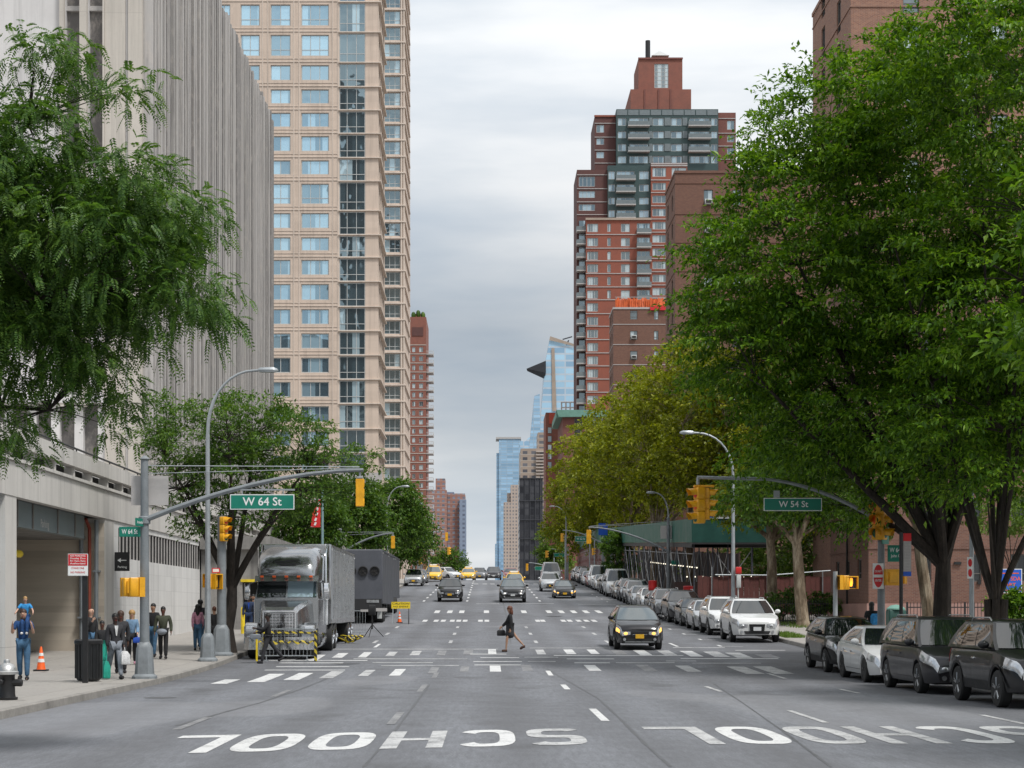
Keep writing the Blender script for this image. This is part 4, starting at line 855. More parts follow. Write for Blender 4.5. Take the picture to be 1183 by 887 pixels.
# ------------------------------------------------------------------ brown brick housing blocks on the right
_ac = None
def aircon(par, x, y, z):
    global _ac
    pw = WL[par]
    if _ac: return copy_tree(_ac, par, (x - pw[0], y - pw[1], z - pw[2]))
    m = MB(); m.bbox(-.36, .36, -.35, .05, -.24, .24, .03); m.build
    o = m.build('air_conditioner', M['frame_pale'], par, world=False); o.location = (x - pw[0], y - pw[1], z - pw[2]); WL[o] = Vector((x, y, z))
    m = MB(); m.box(-.27, .27, -.362, -.352, -.16, .14); m.build('grille', M['louvre'], o, world=False, sharp=0); _ac = o; return o
def brick_block(label, Y, cx, far, top, cols, rows, mname, acs=(), bandrows=(), right=30, wd=14, leftcols=(), lrows=None, glass='glass_flat', foot=None, wm=None):
    """block whose near corner stands at photo column cx and whose far left edge shows at column far"""
    xc = X(cx, Y); D = xc * F / (far - HX) - Y; base = gz(Y) - .5
    b = thing('brick_block', label, 'apartment block', (xc, Y, gz(Y)))
    q = lambda p: Z(p, Y); m = MB(); H = [(X(a, Y) - xc, X(c, Y) - xc, q(r1), q(r0)) for a, c in cols for r0, r1 in rows]
    holes_wall(m, (xc, Y, 0), (1, 0, 0), (0, -1, 0), wd, base, q(top), H, .22)
    LH = [(D - u - w_, D - u, q(r1), q(r0)) for u, w_ in leftcols for r0, r1 in (lrows or rows)]
    holes_wall(m, (xc, Y + D, 0), (0, -1, 0), (-1, 0, 0), D, base, q(top), LH, .22)
    m.quad((xc, Y, q(top) - .4), (xc + wd, Y, q(top) - .4), (xc + wd, Y + D, q(top) - .4), (xc, Y + D, q(top) - .4)); m.quad((xc + wd, Y, base), (xc + wd, Y + D, base), (xc + wd, Y + D, q(top)), (xc + wd, Y, q(top))); m.quad((xc + wd, Y + D, base), (xc, Y + D, base), (xc, Y + D, q(top)), (xc + wd, Y + D, q(top)))
    m.build('wall', M[mname], b, sharp=0)
    m = MB(); m.box(xc - .08, xc + wd, Y - .08, Y - .003, q(top), q(top) + .25); m.box(xc - .08, xc - .003, Y - .003, Y + D, q(top), q(top) + .25)
    for y in bandrows: m.box(xc - .05, xc + wd, Y - .05, Y - .003, q(y), q(y) + .09); m.box(xc - .05, xc - .003, Y - .003, Y + D, q(y), q(y) + .09)
    m.build('string_course', M[mname] if not wm else M[wm], b, sharp=0)
    for h in H: window(b, xc + (h[0] + h[1]) / 2, Y + .12, (h[2] + h[3]) / 2, h[1] - h[0], h[3] - h[2], 1, 3 if h[3] - h[2] > 2.2 else 2, glass=glass, fr=.06)
    for h in LH: window(b, xc + .12, Y + D - (h[0] + h[1]) / 2, (h[2] + h[3]) / 2, h[1] - h[0], h[3] - h[2], 1, 2, glass='glass_dark', fr=.06, rz=-math.pi / 2)
    for a, c, r in acs: aircon(b, X((a + c) / 2, Y), Y - .02, q(r) + .3)
    return b, xc, D
brick_block('dark brown brick block with window air conditioners beside the stepped tower', 167., 780, 769, 200, ((813, 823.5), (846, 856)), [(219 + 33 * k, 237 + 33 * k) for k in range(9)], 'brick_brown', [(813, 823.5, 237 + 33 * k) for k in range(4)], [212, 247.5, 280.5, 313.5, 346.5], wd=16, leftcols=((2.0, 1.1), (6., 1.1)))
b8, x8, D8 = brick_block('lower brown brick block with orange netting along its roof', 235., 708.6, 704, 357, ((728, 736.4), (755.5, 760.7), (775, 782)), [(358.7 + 23.3 * k, 369 + 23.3 * k) for k in range(8)], 'brick_brown', [(728, 736.4, 392), (728, 736.4, 415)], [375 + 23.3 * k for k in range(5)], wd=14, leftcols=((2., 1.), (5., 1.)), wm='band_pale')
t_ = thing('safety_netting', 'orange safety netting and red tarpaulin tied along the brown block roof', 'netting', (x8, 235, Z(357, 235)))
m = MB(); rr = random.Random(4); Y = 236.
for k in range(26):
    a = X(711 + 2.35 * k, Y); c = X(711 + 2.35 * (k + 1), Y); h0 = Z(346 - 3 * rr.random(), Y); h1 = Z(346 - 3 * rr.random(), Y); m.add([(a, Y + .3 * rr.random(), Z(357, Y)), (c, Y + .3 * rr.random(), Z(357, Y)), (c, Y + .4 * rr.random(), h1), (a, Y + .4 * rr.random(), h0)], [(0, 1, 2, 3)])
m.build('netting', M['netting'], t_, sharp=0)
m = MB(); m.box(X(751, 235), X(770, 235), 234.7, 234.88, Z(358.5, 235), Z(353.5, 235)); m.build('tarpaulin', M['sign_red'], t_)
m = MB()
for k in range(8): a = X(712 + 8 * k, Y); m.box(a, a + .06, Y + .5, Y + .56, Z(357, Y), Z(342, Y))
m.box(X(711, Y), X(771, Y), Y + .5, Y + .55, Z(342.6, Y), Z(342, Y)); m.build('post', M['sign_back'], t_, sharp=0)
brick_block('tall near brick block showing above the top of the big tree', 105., 983, 939, -60, ((1043, 1062), (1110, 1128), (1146, 1164)), [(-24 + 52 * k, 15 + 52 * k) for k in range(-1, 6)], 'brick_near', (), [8 + 52 * k for k in range(-1, 6)], wd=20, leftcols=((3., 1.2), (8., 1.2)))
bn, xn, Dn = brick_block('low brick block behind the iron fence and the big tree trunks', 83., 1003.5, 959.5, 235, ((1066, 1076), (1120, 1134), (1168, 1186)), [(640 - 64.5 * k, 672 - 64.5 * k) for k in range(0, 6)], 'brick_tree_shade', (), [634 - 64.5 * k for k in range(-1, 6)], wd=22, leftcols=((1.6, .9), (4.4, .9), (6.9, .9)), lrows=[(644 - 64.5 * k, 668 - 64.5 * k) for k in range(0, 5)], glass='glass_dark')
m = MB(); zt = Z(697, 83.); m.box(xn - .12, xn + 22, 82.82, 82.99, gz(83) - .3, zt); m.box(xn - .12, xn - .003, 83, 83 + Dn, gz(83) - .3, zt); m.build('plinth', M['pink_base'], bn, sharp=0)
m = MB(); m.tube([(xn - .1, 87.5, zt), (xn - .1, 87.5, 20)], .05, 6); m.build('downpipe', M['black_iron'], bn)
m = MB(); m.box(X(1102, 83), X(1110, 83), 82.9, 82.99, Z(652, 83), Z(649, 83)); m.box(X(1129, 83), X(1133, 83), 82.9, 82.99, Z(675, 83), Z(670, 83)); m.build('wall_plate', M['black'], bn, sharp=0)

# ------------------------------------------------------------------ unseen towers added behind the camera, shaped for the window reflections
make_grid('grid_mirror', (.10, .09, .085), (.02, .025, .03), 3.4, 3.2, .55, .55, .3)
b = thing('apartment_tower', 'unseen dark tower added behind the photographer for window reflections', 'apartment tower', (-70, -100, 0))
m = MB(); shell(m, -95, -49, -130, -100, 0, 88); shell(m, -48, -35, -130, -98, 0, 165); m.build('tower', M['grid_mirror'], b, sharp=0)
# ------------------------------------------------------------------ cars: front towards -y, wheels on z = 0
def lerp(a, b, t): return a + (b - a) * t
def smooth(t): t = max(0., min(1., t)); return t * t * (3 - 2 * t)
CARS = {
 'sedan':   dict(L=4.85, W=1.84, H=1.46, wf=.92, wb=2.76, R=.325, zs=.20, hf=.70, hc=.95, yc=1.28, yt=2.12, yr=3.35, yb=4.18, hd=1.02, rail=0, clad=0),
 'compact': dict(L=4.55, W=1.80, H=1.43, wf=.90, wb=2.68, R=.32, zs=.20, hf=.68, hc=.93, yc=1.12, yt=1.98, yr=3.1, yb=3.95, hd=1.02, rail=0, clad=0),
 'suv':     dict(L=4.62, W=1.86, H=1.70, wf=.92, wb=2.68, R=.36, zs=.30, hf=.91, hc=1.11, yc=1.16, yt=2.02, yr=3.95, yb=4.50, hd=1.12, rail=1, clad=1),
 'bigsuv':  dict(L=4.98, W=1.98, H=1.74, wf=.95, wb=2.95, R=.385, zs=.30, hf=.95, hc=1.14, yc=1.32, yt=2.28, yr=4.15, yb=4.86, hd=1.16, rail=1, clad=0),
 'smallsuv':dict(L=4.30, W=1.77, H=1.60, wf=.86, wb=2.61, R=.345, zs=.26, hf=.88, hc=1.07, yc=1.0, yt=1.92, yr=3.45, yb=4.18, hd=1.12, rail=0, clad=1),
 'minivan': dict(L=5.10, W=2.00, H=1.74, wf=.98, wb=3.0, R=.345, zs=.24, hf=.82, hc=1.06, yc=1.05, yt=2.05, yr=4.70, yb=5.02, hd=1.10, rail=1, clad=0),
 'van':     dict(L=5.60, W=2.02, H=2.25, wf=.95, wb=3.4, R=.35, zs=.30, hf=1.02, hc=1.25, yc=.85, yt=1.62, yr=5.5, yb=5.56, hd=1.25, rail=0, clad=0),
}
def make_car(kind, label, paint, group=None, style=None, lights=False, plate='plate_gold', alloy='wheel_alloy', name='car', cat='car', taxi=False, simple=False, glass='car_glass'):
    p = dict(CARS[kind]); st = dict(gw=.52, gz0=.46, gz1=.72, bars=3, chrome=True, lampw=.40, lampl=.5, fog=True, strip=False)
    st.update(style or {})
    L, W, H, Rw, zs = p['L'], p['W'], p['H'], p['R'], p['zs']; yf, yw = p['wf'], p['wf'] + p['wb']; Ra = Rw + .055
    t = thing(name, label, cat, (0, 0, 0), 0, group); oy = -L / 2
    def half(y):
        a = max(0, 1 - y / .85); b = max(0, 1 - (L - y) / .8); return W / 2 * (1 - .24 * a ** 2.1 - .17 * b ** 2.2)
    def top(y):
        if y < p['yc']: z = lerp(p['hf'], p['hc'], smooth(y / p['yc']) * .55 + .45 * y / p['yc'])
        elif y < p['yb']: z = lerp(p['hc'], p['hd'], (y - p['yc']) / (p['yb'] - p['yc']))
        else: z = p['hd'] - .05 * (y - p['yb']) / max(.05, L - p['yb'])
        return z - .17 * max(0, 1 - y / .20) ** 2 - .20 * max(0, 1 - (L - y) / .16) ** 2
    def low(y):
        z = zs + .03 * max(0, 1 - y / .4) + .08 * max(0, 1 - (L - y) / .5)
        for c in (yf, yw):
            if abs(y - c) < Ra: z = max(z, Rw + math.sqrt(Ra * Ra - (y - c) ** 2))
        return z
    def ring(y):
        w, zt, lo = half(y), top(y), low(y); lv = [zs + .07, zs + .20, (zs + zt) * .5 + .03, zt - .17, zt - .045, zt]
        hw = [.955, .99, 1.0, .985, .945, .87]; pts = [(0, lo), (.80 * w, lo), (.935 * w, lo + .004)]
        prev = lo + .004
        for a, z in zip(hw, lv): z = max(z, prev + .006); prev = z; pts.append((a * w, z))
        pts += [(.50 * w, pts[-1][1] + .028), (0, pts[-1][1] + .036)]
        return pts
    ys = sorted({round(v, 4) for v in [0, .03, .08, .15, .25, .4, .6, L, L - .03, L - .08, L - .16, L - .3, L - .5, p['yc'], p['yb'], *[c + Ra * math.cos(math.pi * k / 12) for c in (yf, yw) for k in range(13)], *[c + Ra * s for c in (yf, yw) for s in (-1.001, 1.001)], *np.linspace(.6, L - .5, 14)]})
    ys = [y for i, y in enumerate(ys) if i == 0 or y - ys[i - 1] > .0002]
    m = MB(); rings = []
    for y in ys:
        r = ring(y); rings.append([(x, oy + y, z) for x, z in r] + [(-x, oy + y, z) for x, z in r[-2:0:-1]])
    m.loft(rings)
    # greenhouse shell
    hb = lambda v: W / 2 * lerp(.925, .675, v ** 1.35); fy = lambda v: lerp(p['yc'] - .02, p['yt'], v ** .94); ry = lambda v: lerp(p['yb'] - .01, p['yr'], v ** 1.15)
    def gz_(y, v): return lerp(top(max(p['yc'], min(p['yb'], y))) - .015, H - .055, v ** .97)
    bf, br = .27, .12
    def gring(v, s=1., dz=0.):
        w, a, c = hb(v), fy(v), ry(v); pts = []
        for k in range(9): u = -1 + k / 4; pts.append((u * w, a - bf * (1 - abs(u) ** 2.2) + .02))
        for k in range(1, 9): pts.append((w * (1 - .04 * (2 * k / 9 - 1) ** 4), lerp(a, c, k / 9)))
        for k in range(9): u = 1 - k / 4; pts.append((u * w, c + br * (1 - abs(u) ** 2.2)))
        for k in range(1, 9): pts.append((-w * (1 - .04 * (1 - 2 * k / 9) ** 4), lerp(c, a, k / 9)))
        my = (a + c) / 2
        return [(x * s, oy + my + (y - my) * s, gz_(y, v) + dz) for x, y in pts]
    m.loft([gring(v) for v in (0, .2, .4, .6, .8, .93, 1.)] + [gring(1., .95, .022), gring(1., .8, .04), gring(1., .4, .052)], cap0=False)
    body = m.build('body', M[paint], t, sharp=38)
    # glass
    def panel(f, u0, u1, v0, v1, nu, nv):
        mb = MB(); vs = [f(lerp(u0, u1, i / nu), lerp(v0, v1, j / nv)) for j in range(nv + 1) for i in range(nu + 1)]; k = nu + 1
        mb.add(vs, [(j * k + i, j * k + i + 1, (j + 1) * k + i + 1, (j + 1) * k + i) for j in range(nv) for i in range(nu)]); return mb
    def fw(u, v): a = fy(v); y = a - bf * (1 - abs(u) ** 2.2) + .02; return (u * hb(v), oy + y - .010, gz_(y, v) + .010)
    def fr(u, v): c = ry(v); y = c + br * (1 - abs(u) ** 2.2); return (u * hb(v), oy + y + .010, gz_(y, v) + .006)
    panel(fw, -.93, .93, .05, .93, 12, 6).build('windshield', M[glass], t, recalc=False)
    panel(fr, -.88, .88, .14, .90, 8, 4).build('rear_window', M[glass], t, recalc=False)
    long_roof = p['yb'] > L - .5
    spans = ((.075, .385), (.40, .69), (.705, .93)) if long_roof else ((.085, .47), (.485, .87))
    for s in (-1, 1):
        def fs(u, v): y = lerp(fy(v), ry(v), u); return (s * (hb(v) * (1 - .04 * (2 * u - 1) ** 4) + .007), oy + y, gz_(y, v))
        for a, c in spans: panel(fs, a, c, .10, .88, 6, 4).build('side_window', M[glass], t)
    # patches lying on the body side
    def patch(mb, y0, y1, k0, k1, s, off=.006, ny=4, nk=3):
        vs = []
        for j in range(ny + 1):
            y = lerp(y0, y1, j / ny); r = ring(y)
            for i in range(nk + 1):
                k = lerp(k0, k1, i / nk); a = int(min(k, len(r) - 2)); f = k - a; x = lerp(r[a][0], r[a + 1][0], f); z = lerp(r[a][1], r[a + 1][1], f); vs.append((s * (x + off), oy + y - off * .5, z + (off if a >= 7 else 0)))
        n = nk + 1; return mb.add(vs, [(j * n + i, j * n + i + 1, (j + 1) * n + i + 1, (j + 1) * n + i) for j in range(ny) for i in range(nk)])
    r0 = ring(.0); w0 = half(0.0); zt0 = top(0.0)
    zc = lambda f: lerp(low(0.), zt0, f)
    for s in (-1, 1):
        lm = MB(); patch(lm, .012, st['lampl'], 5.6, 7.2, s, .008, 6, 4)
        xa, xb = w0 * (1 - st['lampw']), w0 * .97; zl, zh = lerp(r0[5][1], r0[6][1], .25), r0[7][1] + .02
        lm.add([(s * xa, oy - .012, zl + .06), (s * xb, oy - .010, zl), (s * xb, oy - .004, zh), (s * xa, oy - .012, zh)], [(0, 1, 2, 3)])
        o = lm.build('headlight', M['headlamp'], t)
        if not simple:
            e = MB(); e.ball((s * lerp(xa, xb, .55), oy - .016, (zl + zh) / 2 + .015), (.075, .03, .055), 10, 6); e.build('bulb', M['amber' if lights == 'amber' else ('drl' if lights else 'steel')], o)
            if lights == 'amber': e = MB(); patch(e, .10, .42, 5.4, 6.4, s, .014, 3, 2); e.build('turn_signal', M['amber'], o)
        tl = MB(); patch(tl, L - .35, L - .02, 5.2, 7.2, s, .008, 3, 3); tl.build('tail_light', M['sign_red'], t)
    gm = MB(); gw = st['gw'] * w0; z0, z1 = zc(st['gz0']), zc(st['gz1'] + .16); gm.prism([(-gw * .86, z0), (gw * .86, z0), (gw, z1), (-gw, z1)], oy - .03, oy + .02); gr = gm.build('grille', M['grille'], t, sharp=0)
    if st['bars']:
        gm = MB()
        for k in range(st['bars']): z = lerp(z0, z1, (k + .7) / (st['bars'] + .4)); gm.box(-gw * .93, gw * .93, oy - .042, oy - .030, z, z + .022)
        gm.build('grille_bar', M['chrome' if st['chrome'] else 'trim_black'], gr, sharp=0)
    gm = MB(); gm.prism([(-w0 * .62, zc(.06)), (w0 * .62, zc(.06)), (w0 * .7, zc(.33)), (-w0 * .7, zc(.33))], oy - .022, oy + .02); gm.build('lower_intake', M['trim_black'], t, sharp=0)
    if st['strip']: gm = MB(); gm.box(-w0 * .8, w0 * .8, oy - .03, oy, zc(.02), zc(.075)); gm.build('skid_plate', M['steel'], t, sharp=0)
    gm = MB(); gm.box(-.155, .155, oy - .06, oy - .045, zc(.36), zc(.36) + .15); gm.build('number_plate', M[plate], t, sharp=0)
    if st['fog']:
        for s in (-1, 1): gm = MB(); gm.lathe([(.055, -.02), (.055, .0), (.035, .008)], (s * w0 * .82, oy - .006, zc(.27)), 10, 'y'); gm.build('fog_lamp', M['steel'], t)
    # mirrors, handles, seams, cladding, rails
    for s in (-1, 1):
        mm = MB(); ym = p['yc'] + .30; x = half(ym) * .95; z = top(ym) + .075; mm.ball((s * (x + .115), oy + ym, z + .01), (.115, .07, .085), 10, 7); mm.tube([(s * (x - .06), oy + ym + .02, z - .07), (s * (x + .08), oy + ym, z - .03)], .028, 6); mm.build('wing_mirror', M['trim_black' if kind in ('van',) else paint], t)
        if p['rail']: mm = MB(); q = hb(1.) * .93; mm.tube([(s * q, oy + p['yt'] + .25, H - .05), (s * q, oy + p['yt'] + .38, H + .02), (s * q, oy + p['yr'] - .45, H + .02), (s * q, oy + p['yr'] - .3, H - .05)], .018, 6); mm.build('roof_rail', M['steel'], t)
        if simple: continue
        mm = MB(); d0, d1, d2 = p['yc'] + .12, lerp(p['yc'], p['yb'], .42), lerp(p['yc'], p['yb'], .74)
        for q in (d0, d1, d2): patch(mm, q, q + .012, 3.4, 7.9, s, .002, 1, 6)
        patch(mm, d0, d2, 3.35, 3.45, s, .002, 8, 1); mm.build('door_seam', M['trim_black'], t)
        for q in (d1 - .22, d2 - .2): mm = MB(); r = ring(q); mm.bbox(min(s * (r[6][0] - .01), s * (r[6][0] + .03)), max(s * (r[6][0] - .01), s * (r[6][0] + .03)), oy + q, oy + q + .17, r[6][1] - .045, r[6][1] - .01, .01); mm.build('door_handle', M['chrome' if st['chrome'] else paint], t)
        if p['clad']:
            mm = MB(); patch(mm, yf + Ra + .01, yw - Ra - .01, 2.0, 3.9, s, .008, 10, 3)
            for c in (yf, yw):
                vs = []
                for k in range(17):
                    a = math.pi * k / 16; y1_, z1_ = c + (Ra + .002) * math.cos(a), Rw + (Ra + .002) * math.sin(a); y2_, z2_ = c + (Ra + .055) * math.cos(a), Rw + (Ra + .055) * math.sin(a); x = half(c) * 1.0 + .006; vs += [(s * (x - .02), oy + y1_, max(z1_, zs)), (s * x, oy + y2_, max(z2_, zs))]
                mm.add(vs, [(2 * k, 2 * k + 1, 2 * k + 3, 2 * k + 2) for k in range(16)])
            mm.build('cladding', M['trim_black'], t)
    ub = MB(); ub.box(-W / 2 + .26, W / 2 - .26, oy + .30, oy + L - .3, zs - .02, zs + .42); ub.build('underbody', M['trim_black'], t, sharp=0)
    # wheels
    for c in (yf, yw):
        for s in (-1, 1):
            tw = .215; x0 = s * (W / 2 - .015); cx = (x0 - s * tw / 2, oy + c, Rw)
            m = MB(); m.lathe([(Rw * .66, -tw / 2), (Rw * .93, -tw / 2), (Rw, -tw * .36), (Rw, tw * .36), (Rw * .93, tw / 2), (Rw * .66, tw / 2)], cx, 28, 'x'); wl = m.build('wheel', M['rubber'], t)
            m = MB(); m.lathe([(Rw * .67, 0), (Rw * .67, tw * .49), (Rw * .61, tw * .49), (Rw * .58, tw * .2), (.02, tw * .18)] if s > 0 else [(Rw * .67, 0), (Rw * .67, -tw * .49), (Rw * .61, -tw * .49), (Rw * .58, -tw * .2), (.02, -tw * .18)], cx, 24, 'x')
            m.m = 1
            rm = MB()
            for k in range(5):
                a = 2 * math.pi * k / 5 + .3
                for d in (-.16, .16):
                    ca, sa = math.cos(a + d), math.sin(a + d); ca2, sa2 = math.cos(a + d * .7), math.sin(a + d * .7)
                    rm.tube([(cx[0] + s * tw * .42, cx[1] + .05 * ca, cx[2] + .05 * sa), (cx[0] + s * tw * .47, cx[1] + Rw * .62 * ca2, cx[2] + Rw * .62 * sa2)], [.024, .017], 5)
            rm.lathe([(.055, 0), (.055, .012)] if s > 0 else [(.055, 0), (.055, -.012)], (cx[0] + s * tw * .43, cx[1], cx[2]), 10, 'x')
            rim = rm.build('rim', M[alloy], wl); m.m = 0
            m.build('hub_dish', M['wheel_dark'], wl)
    if taxi:
        m = MB(); m.bbox(-.42, .42, oy + lerp(p['yt'], p['yr'], .25), oy + lerp(p['yt'], p['yr'], .25) + .22, H + .0, H + .2, .04); sg = m.build('roof_sign', M['sign_white'], t); m = MB(); m.box(-.46, -.36, oy + p['yt'] + .28, oy + p['yt'] + .5, H - .03, H + .16); m.box(.36, .46, oy + p['yt'] + .28, oy + p['yt'] + .5, H - .03, H + .16); m.build('end_cap', M['cab_yellow'], sg)
    return t
def park(t, x, y, rz=0.):
    """set a car on the road, pitched with its slope"""
    L = 2.7; s = math.atan2(gz(y + L / 2) - gz(y - L / 2), L)
    t.location = (x, y, (gz(y + L / 2) + gz(y - L / 2)) / 2); t.rotation_euler = (s, 0, rz); return t
def repaint(t, paint):
    for ch in t.children:
        if ch.name.split('.')[0] in ('body', 'wing_mirror'): ch.material_slots[0].link = 'OBJECT'; ch.material_slots[0].material = M[paint]
    return t
KERB = 'cars parked along the right kerb'; ONC = 'cars driving up the avenue towards us'
# four near cars
park(make_car('suv', 'black parked suv nearest the camera, at the right edge of the photo', 'car_black', KERB, dict(gw=.5, bars=2, lampl=.55, strip=False), plate='plate_white', name='parked_car'), 10.72, 34.75, R(.6))
park(make_car('minivan', 'dark grey parked minivan between the nearest black suv and the white sedan', 'car_darkgrey', KERB, dict(gw=.5, bars=3, lampl=.75, chrome=False), name='parked_car'), 10.70, 40.65)
park(make_car('sedan', 'white parked sedan between the dark minivan and the black suv behind it', 'car_white', KERB, dict(gw=.5, bars=2, lampl=.6), alloy='wheel_dark', name='parked_car'), 10.68, 46.4)
park(make_car('smallsuv', 'black parked suv behind the white sedan, last of the four near cars', 'car_black', KERB, dict(gw=.45, bars=2, lampl=.6), name='parked_car'), 10.74, 51.9)
# the row beyond the crossing
park(make_car('bigsuv', 'white parked suv with a big dark grille heading the far kerbside row', 'car_white', KERB, dict(gw=.42, gz0=.20, gz1=.78, bars=5, chrome=False, lampw=.5), plate='plate_white', name='parked_car'), 10.85, 71.6, R(-1))
kinds = {}
ords = ['second', 'third', 'fourth', 'fifth', 'sixth', 'seventh', 'eighth', 'ninth', 'tenth', 'eleventh', 'twelfth', 'thirteenth', 'fourteenth', 'fifteenth', 'sixteenth', 'seventeenth', 'eighteenth', 'nineteenth', 'twentieth', 'twenty-first', 'twenty-second', 'twenty-third', 'twenty-fourth']
row = [('suv', 'white', 'white parked suv tucked close behind the big grilled suv'), ('sedan', 'silver', 'silver parked sedan'), ('compact', 'black', 'small black parked car'), ('bigsuv', 'darkgrey', 'large dark grey parked suv'), ('suv', 'grey', 'grey parked suv'), ('compact', 'plum', 'dark plum parked hatchback'), ('sedan', 'white', 'white parked sedan'), ('sedan', 'silver', 'silver parked sedan'),
       ('suv', 'silver', 'silver parked suv'), ('suv', 'grey', 'grey parked suv'), ('compact', 'tan', 'tan parked car'), ('van', 'white', 'white parked van with a tall roof'), ('suv', 'black', 'black parked suv'), ('sedan', 'tan', 'tan parked sedan'), ('sedan', 'silver', 'silver parked sedan'), ('van', 'white', 'white parked van'), ('compact', 'red', 'dark red parked car'), ('sedan', 'silver', 'silver parked sedan'), ('suv', 'grey', 'grey parked suv'), ('sedan', 'white', 'white parked sedan'), ('suv', 'black', 'black parked suv'), ('sedan', 'grey', 'grey parked sedan')]
y = 76.6
for i, (k, c, lb) in enumerate(row):
    L = CARS[k]['L']; y += L / 2; lab = lb if i == 0 else f'{lb}, {ords[i]} in the far row up the right kerb'
    if k not in kinds: kinds[k] = t = make_car(k, lab, 'car_' + c, KERB, name='parked_car', plate='plate_white' if i % 2 else 'plate_gold')
    else: t = copy_tree(kinds[k], label=lab, group=KERB); repaint(t, 'car_' + c)
    park(t, 10.75 + rng.uniform(-.12, .12), y, R(rng.uniform(-1, 1))); y += L / 2 + rng.uniform(.75, 1.35)
# moving traffic
park(make_car('smallsuv', 'dark grey small suv with glowing amber lamps stopped at the near crossing', 'car_plum', ONC, dict(gw=.42, bars=1, lampw=.5, strip=True), lights='amber', glass='car_glass_pale'), 5.58, 65.2)
park(make_car('bigsuv', 'black suv driving down the middle of the avenue behind the walking woman', 'car_black', ONC, dict(gw=.5, bars=2, lampw=.45, strip=True), lights=True, plate='plate_white', glass='car_glass_pale'), 1.93, 129)
park(copy_tree(kinds['suv'], label='black suv driving in the left lane near the grey trailers', group=ONC), -2.72, 130.3)
t = [o for o in bpy.data.objects if o.get('label') == 'black suv driving in the left lane near the grey trailers'][0]; repaint(t, 'car_black'); t.name = 'car'
park(make_car('compact', 'black sedan with amber lamps driving in the right lane', 'car_black', ONC, dict(bars=1), lights='amber', glass='car_glass_pale'), 6.15, 138)
def traffic(kind, paint, label, x, y, rz=0., nm='car'):
    t = copy_tree(kinds[kind], label=label, group=ONC); repaint(t, paint); t.name = nm; return park(t, x, y, rz)
traffic('suv', 'car_silver', 'silver suv following the black sedan in the right lane', 5.75, 157)
traffic('van', 'car_white', 'white van behind the silver suv near the crest', 6.9, 186)
cab = make_car('minivan', 'tall yellow taxi van at the left side of the road crest', 'cab_yellow', 'yellow taxis', name='taxi', cat='taxi', taxi=True, glass='car_glass_pale'); park(cab, -6.0, 196)
cab2 = make_car('sedan', 'yellow taxi sedan behind the black middle suv', 'cab_yellow', 'yellow taxis', name='taxi', cat='taxi', taxi=True, glass='car_glass_pale'); park(cab2, 2.65, 166)
park(copy_tree(cab2, label='yellow taxi sedan cresting the hill just right of the taxi van', group='yellow taxis'), -2.2, 211)
traffic('suv', 'car_white', 'white suv seen side-on behind the yellow taxi van', -5.1, 222, R(38))
traffic('suv', 'car_grey', 'grey suv on the crest just right of the taxi sedan', -.9, 224)
traffic('bigsuv', 'car_black', 'black suv at the road crest in the gap of sky', .35, 218) if False else None
t = copy_tree(kinds['bigsuv'], label='wide dark suv at the road crest under the gap of sky', group=ONC); repaint(t, 'car_darkgrey'); t.name = 'car'; park(t, .9, 219)
traffic('sedan', 'car_red', 'dark red car at the crest behind the middle yellow taxi', 2.9, 209)
traffic('sedan', 'car_grey', 'grey sedan waiting beside the trailers at the left kerb', -7.2, 186)
traffic('suv', 'car_silver', 'silver suv with its nose beside the last trailer', -7.3, 175)
# ------------------------------------------------------------------ lorry and trailers by the left kerb
def dual(mb_list, par, x, y, z, R_, s, w=.28, rim='chrome'):
    m = MB(); m.lathe([(R_ * .56, -w / 2), (R_ * .92, -w / 2), (R_, -w * .35), (R_, w * .35), (R_ * .92, w / 2), (R_ * .56, w / 2)], (x, y, z), 24, 'x'); o = m.build('wheel', M['rubber'], par)
    m = MB(); e = s * w / 2; m.lathe([(R_ * .57, 0), (R_ * .57, e), (R_ * .45, e * 1.1), (R_ * .3, e * .4), (.09, e * .6), (.08, e * 1.3), (.01, e * 1.35)], (x, y, z), 18, 'x'); m.build('rim', M[rim], o)
def box_trailer(par, x0, x1, y0, y1, zb, zt, skin, nose=False, ribs=True, gy=0.):
    m = MB(); m.bbox(x0, x1, y0, y1, zb, zt, .05); o = m.build('trailer_box', M[skin], par, sharp=30)
    m = MB()
    for xx in (x0, x1):
        s = -1 if xx == x0 else 1; a, b = min(xx, xx + s * .02), max(xx, xx + s * .02)
        if ribs:
            q = y0 + .35
            while q < y1 - .2: m.box(a, b, q, q + .07, zb + .18, zt - .12); q += .62
        m.box(a, b, y0 + .05, y1 - .02, zb + .02, zb + .16); m.box(a, b, y0 + .05, y1 - .02, zt - .11, zt - .02)
    m.build('side_rib', M['steel' if skin == 'trailer_skin' else skin], o, sharp=0)
    for k, q in enumerate((y0 + .2, (y0 + y1) / 2, y1 - .2)):
        m = MB(); m.box(x1 + .02, x1 + .035, q - .06, q + .06, zt - .22, zt - .16); m.build('marker_lamp', M['band_white'], o, sharp=0)
    m = MB(); m.box(x0 + .5, x1 - .5, y0 + .6, y1 - .1, zb - .25, zb - .01); m.build('chassis_rail', M['trim_black'], par, sharp=0)
    m = MB(); m.box(x0 + .05, x1 - .05, y1 - .3, y1 - .15, zb - .62, zb - .5); m.build('rear_bumper', M['steel'], par, sharp=0)
    return o
XL, XR = -8.12, -5.62; XC = (XL + XR) / 2; yB = 57.3; g0 = gz(58.5)
t = thing('lorry', 'silver long-nosed lorry with a box trailer parked behind a taped barrier', 'truck', (XC, yB, g0))
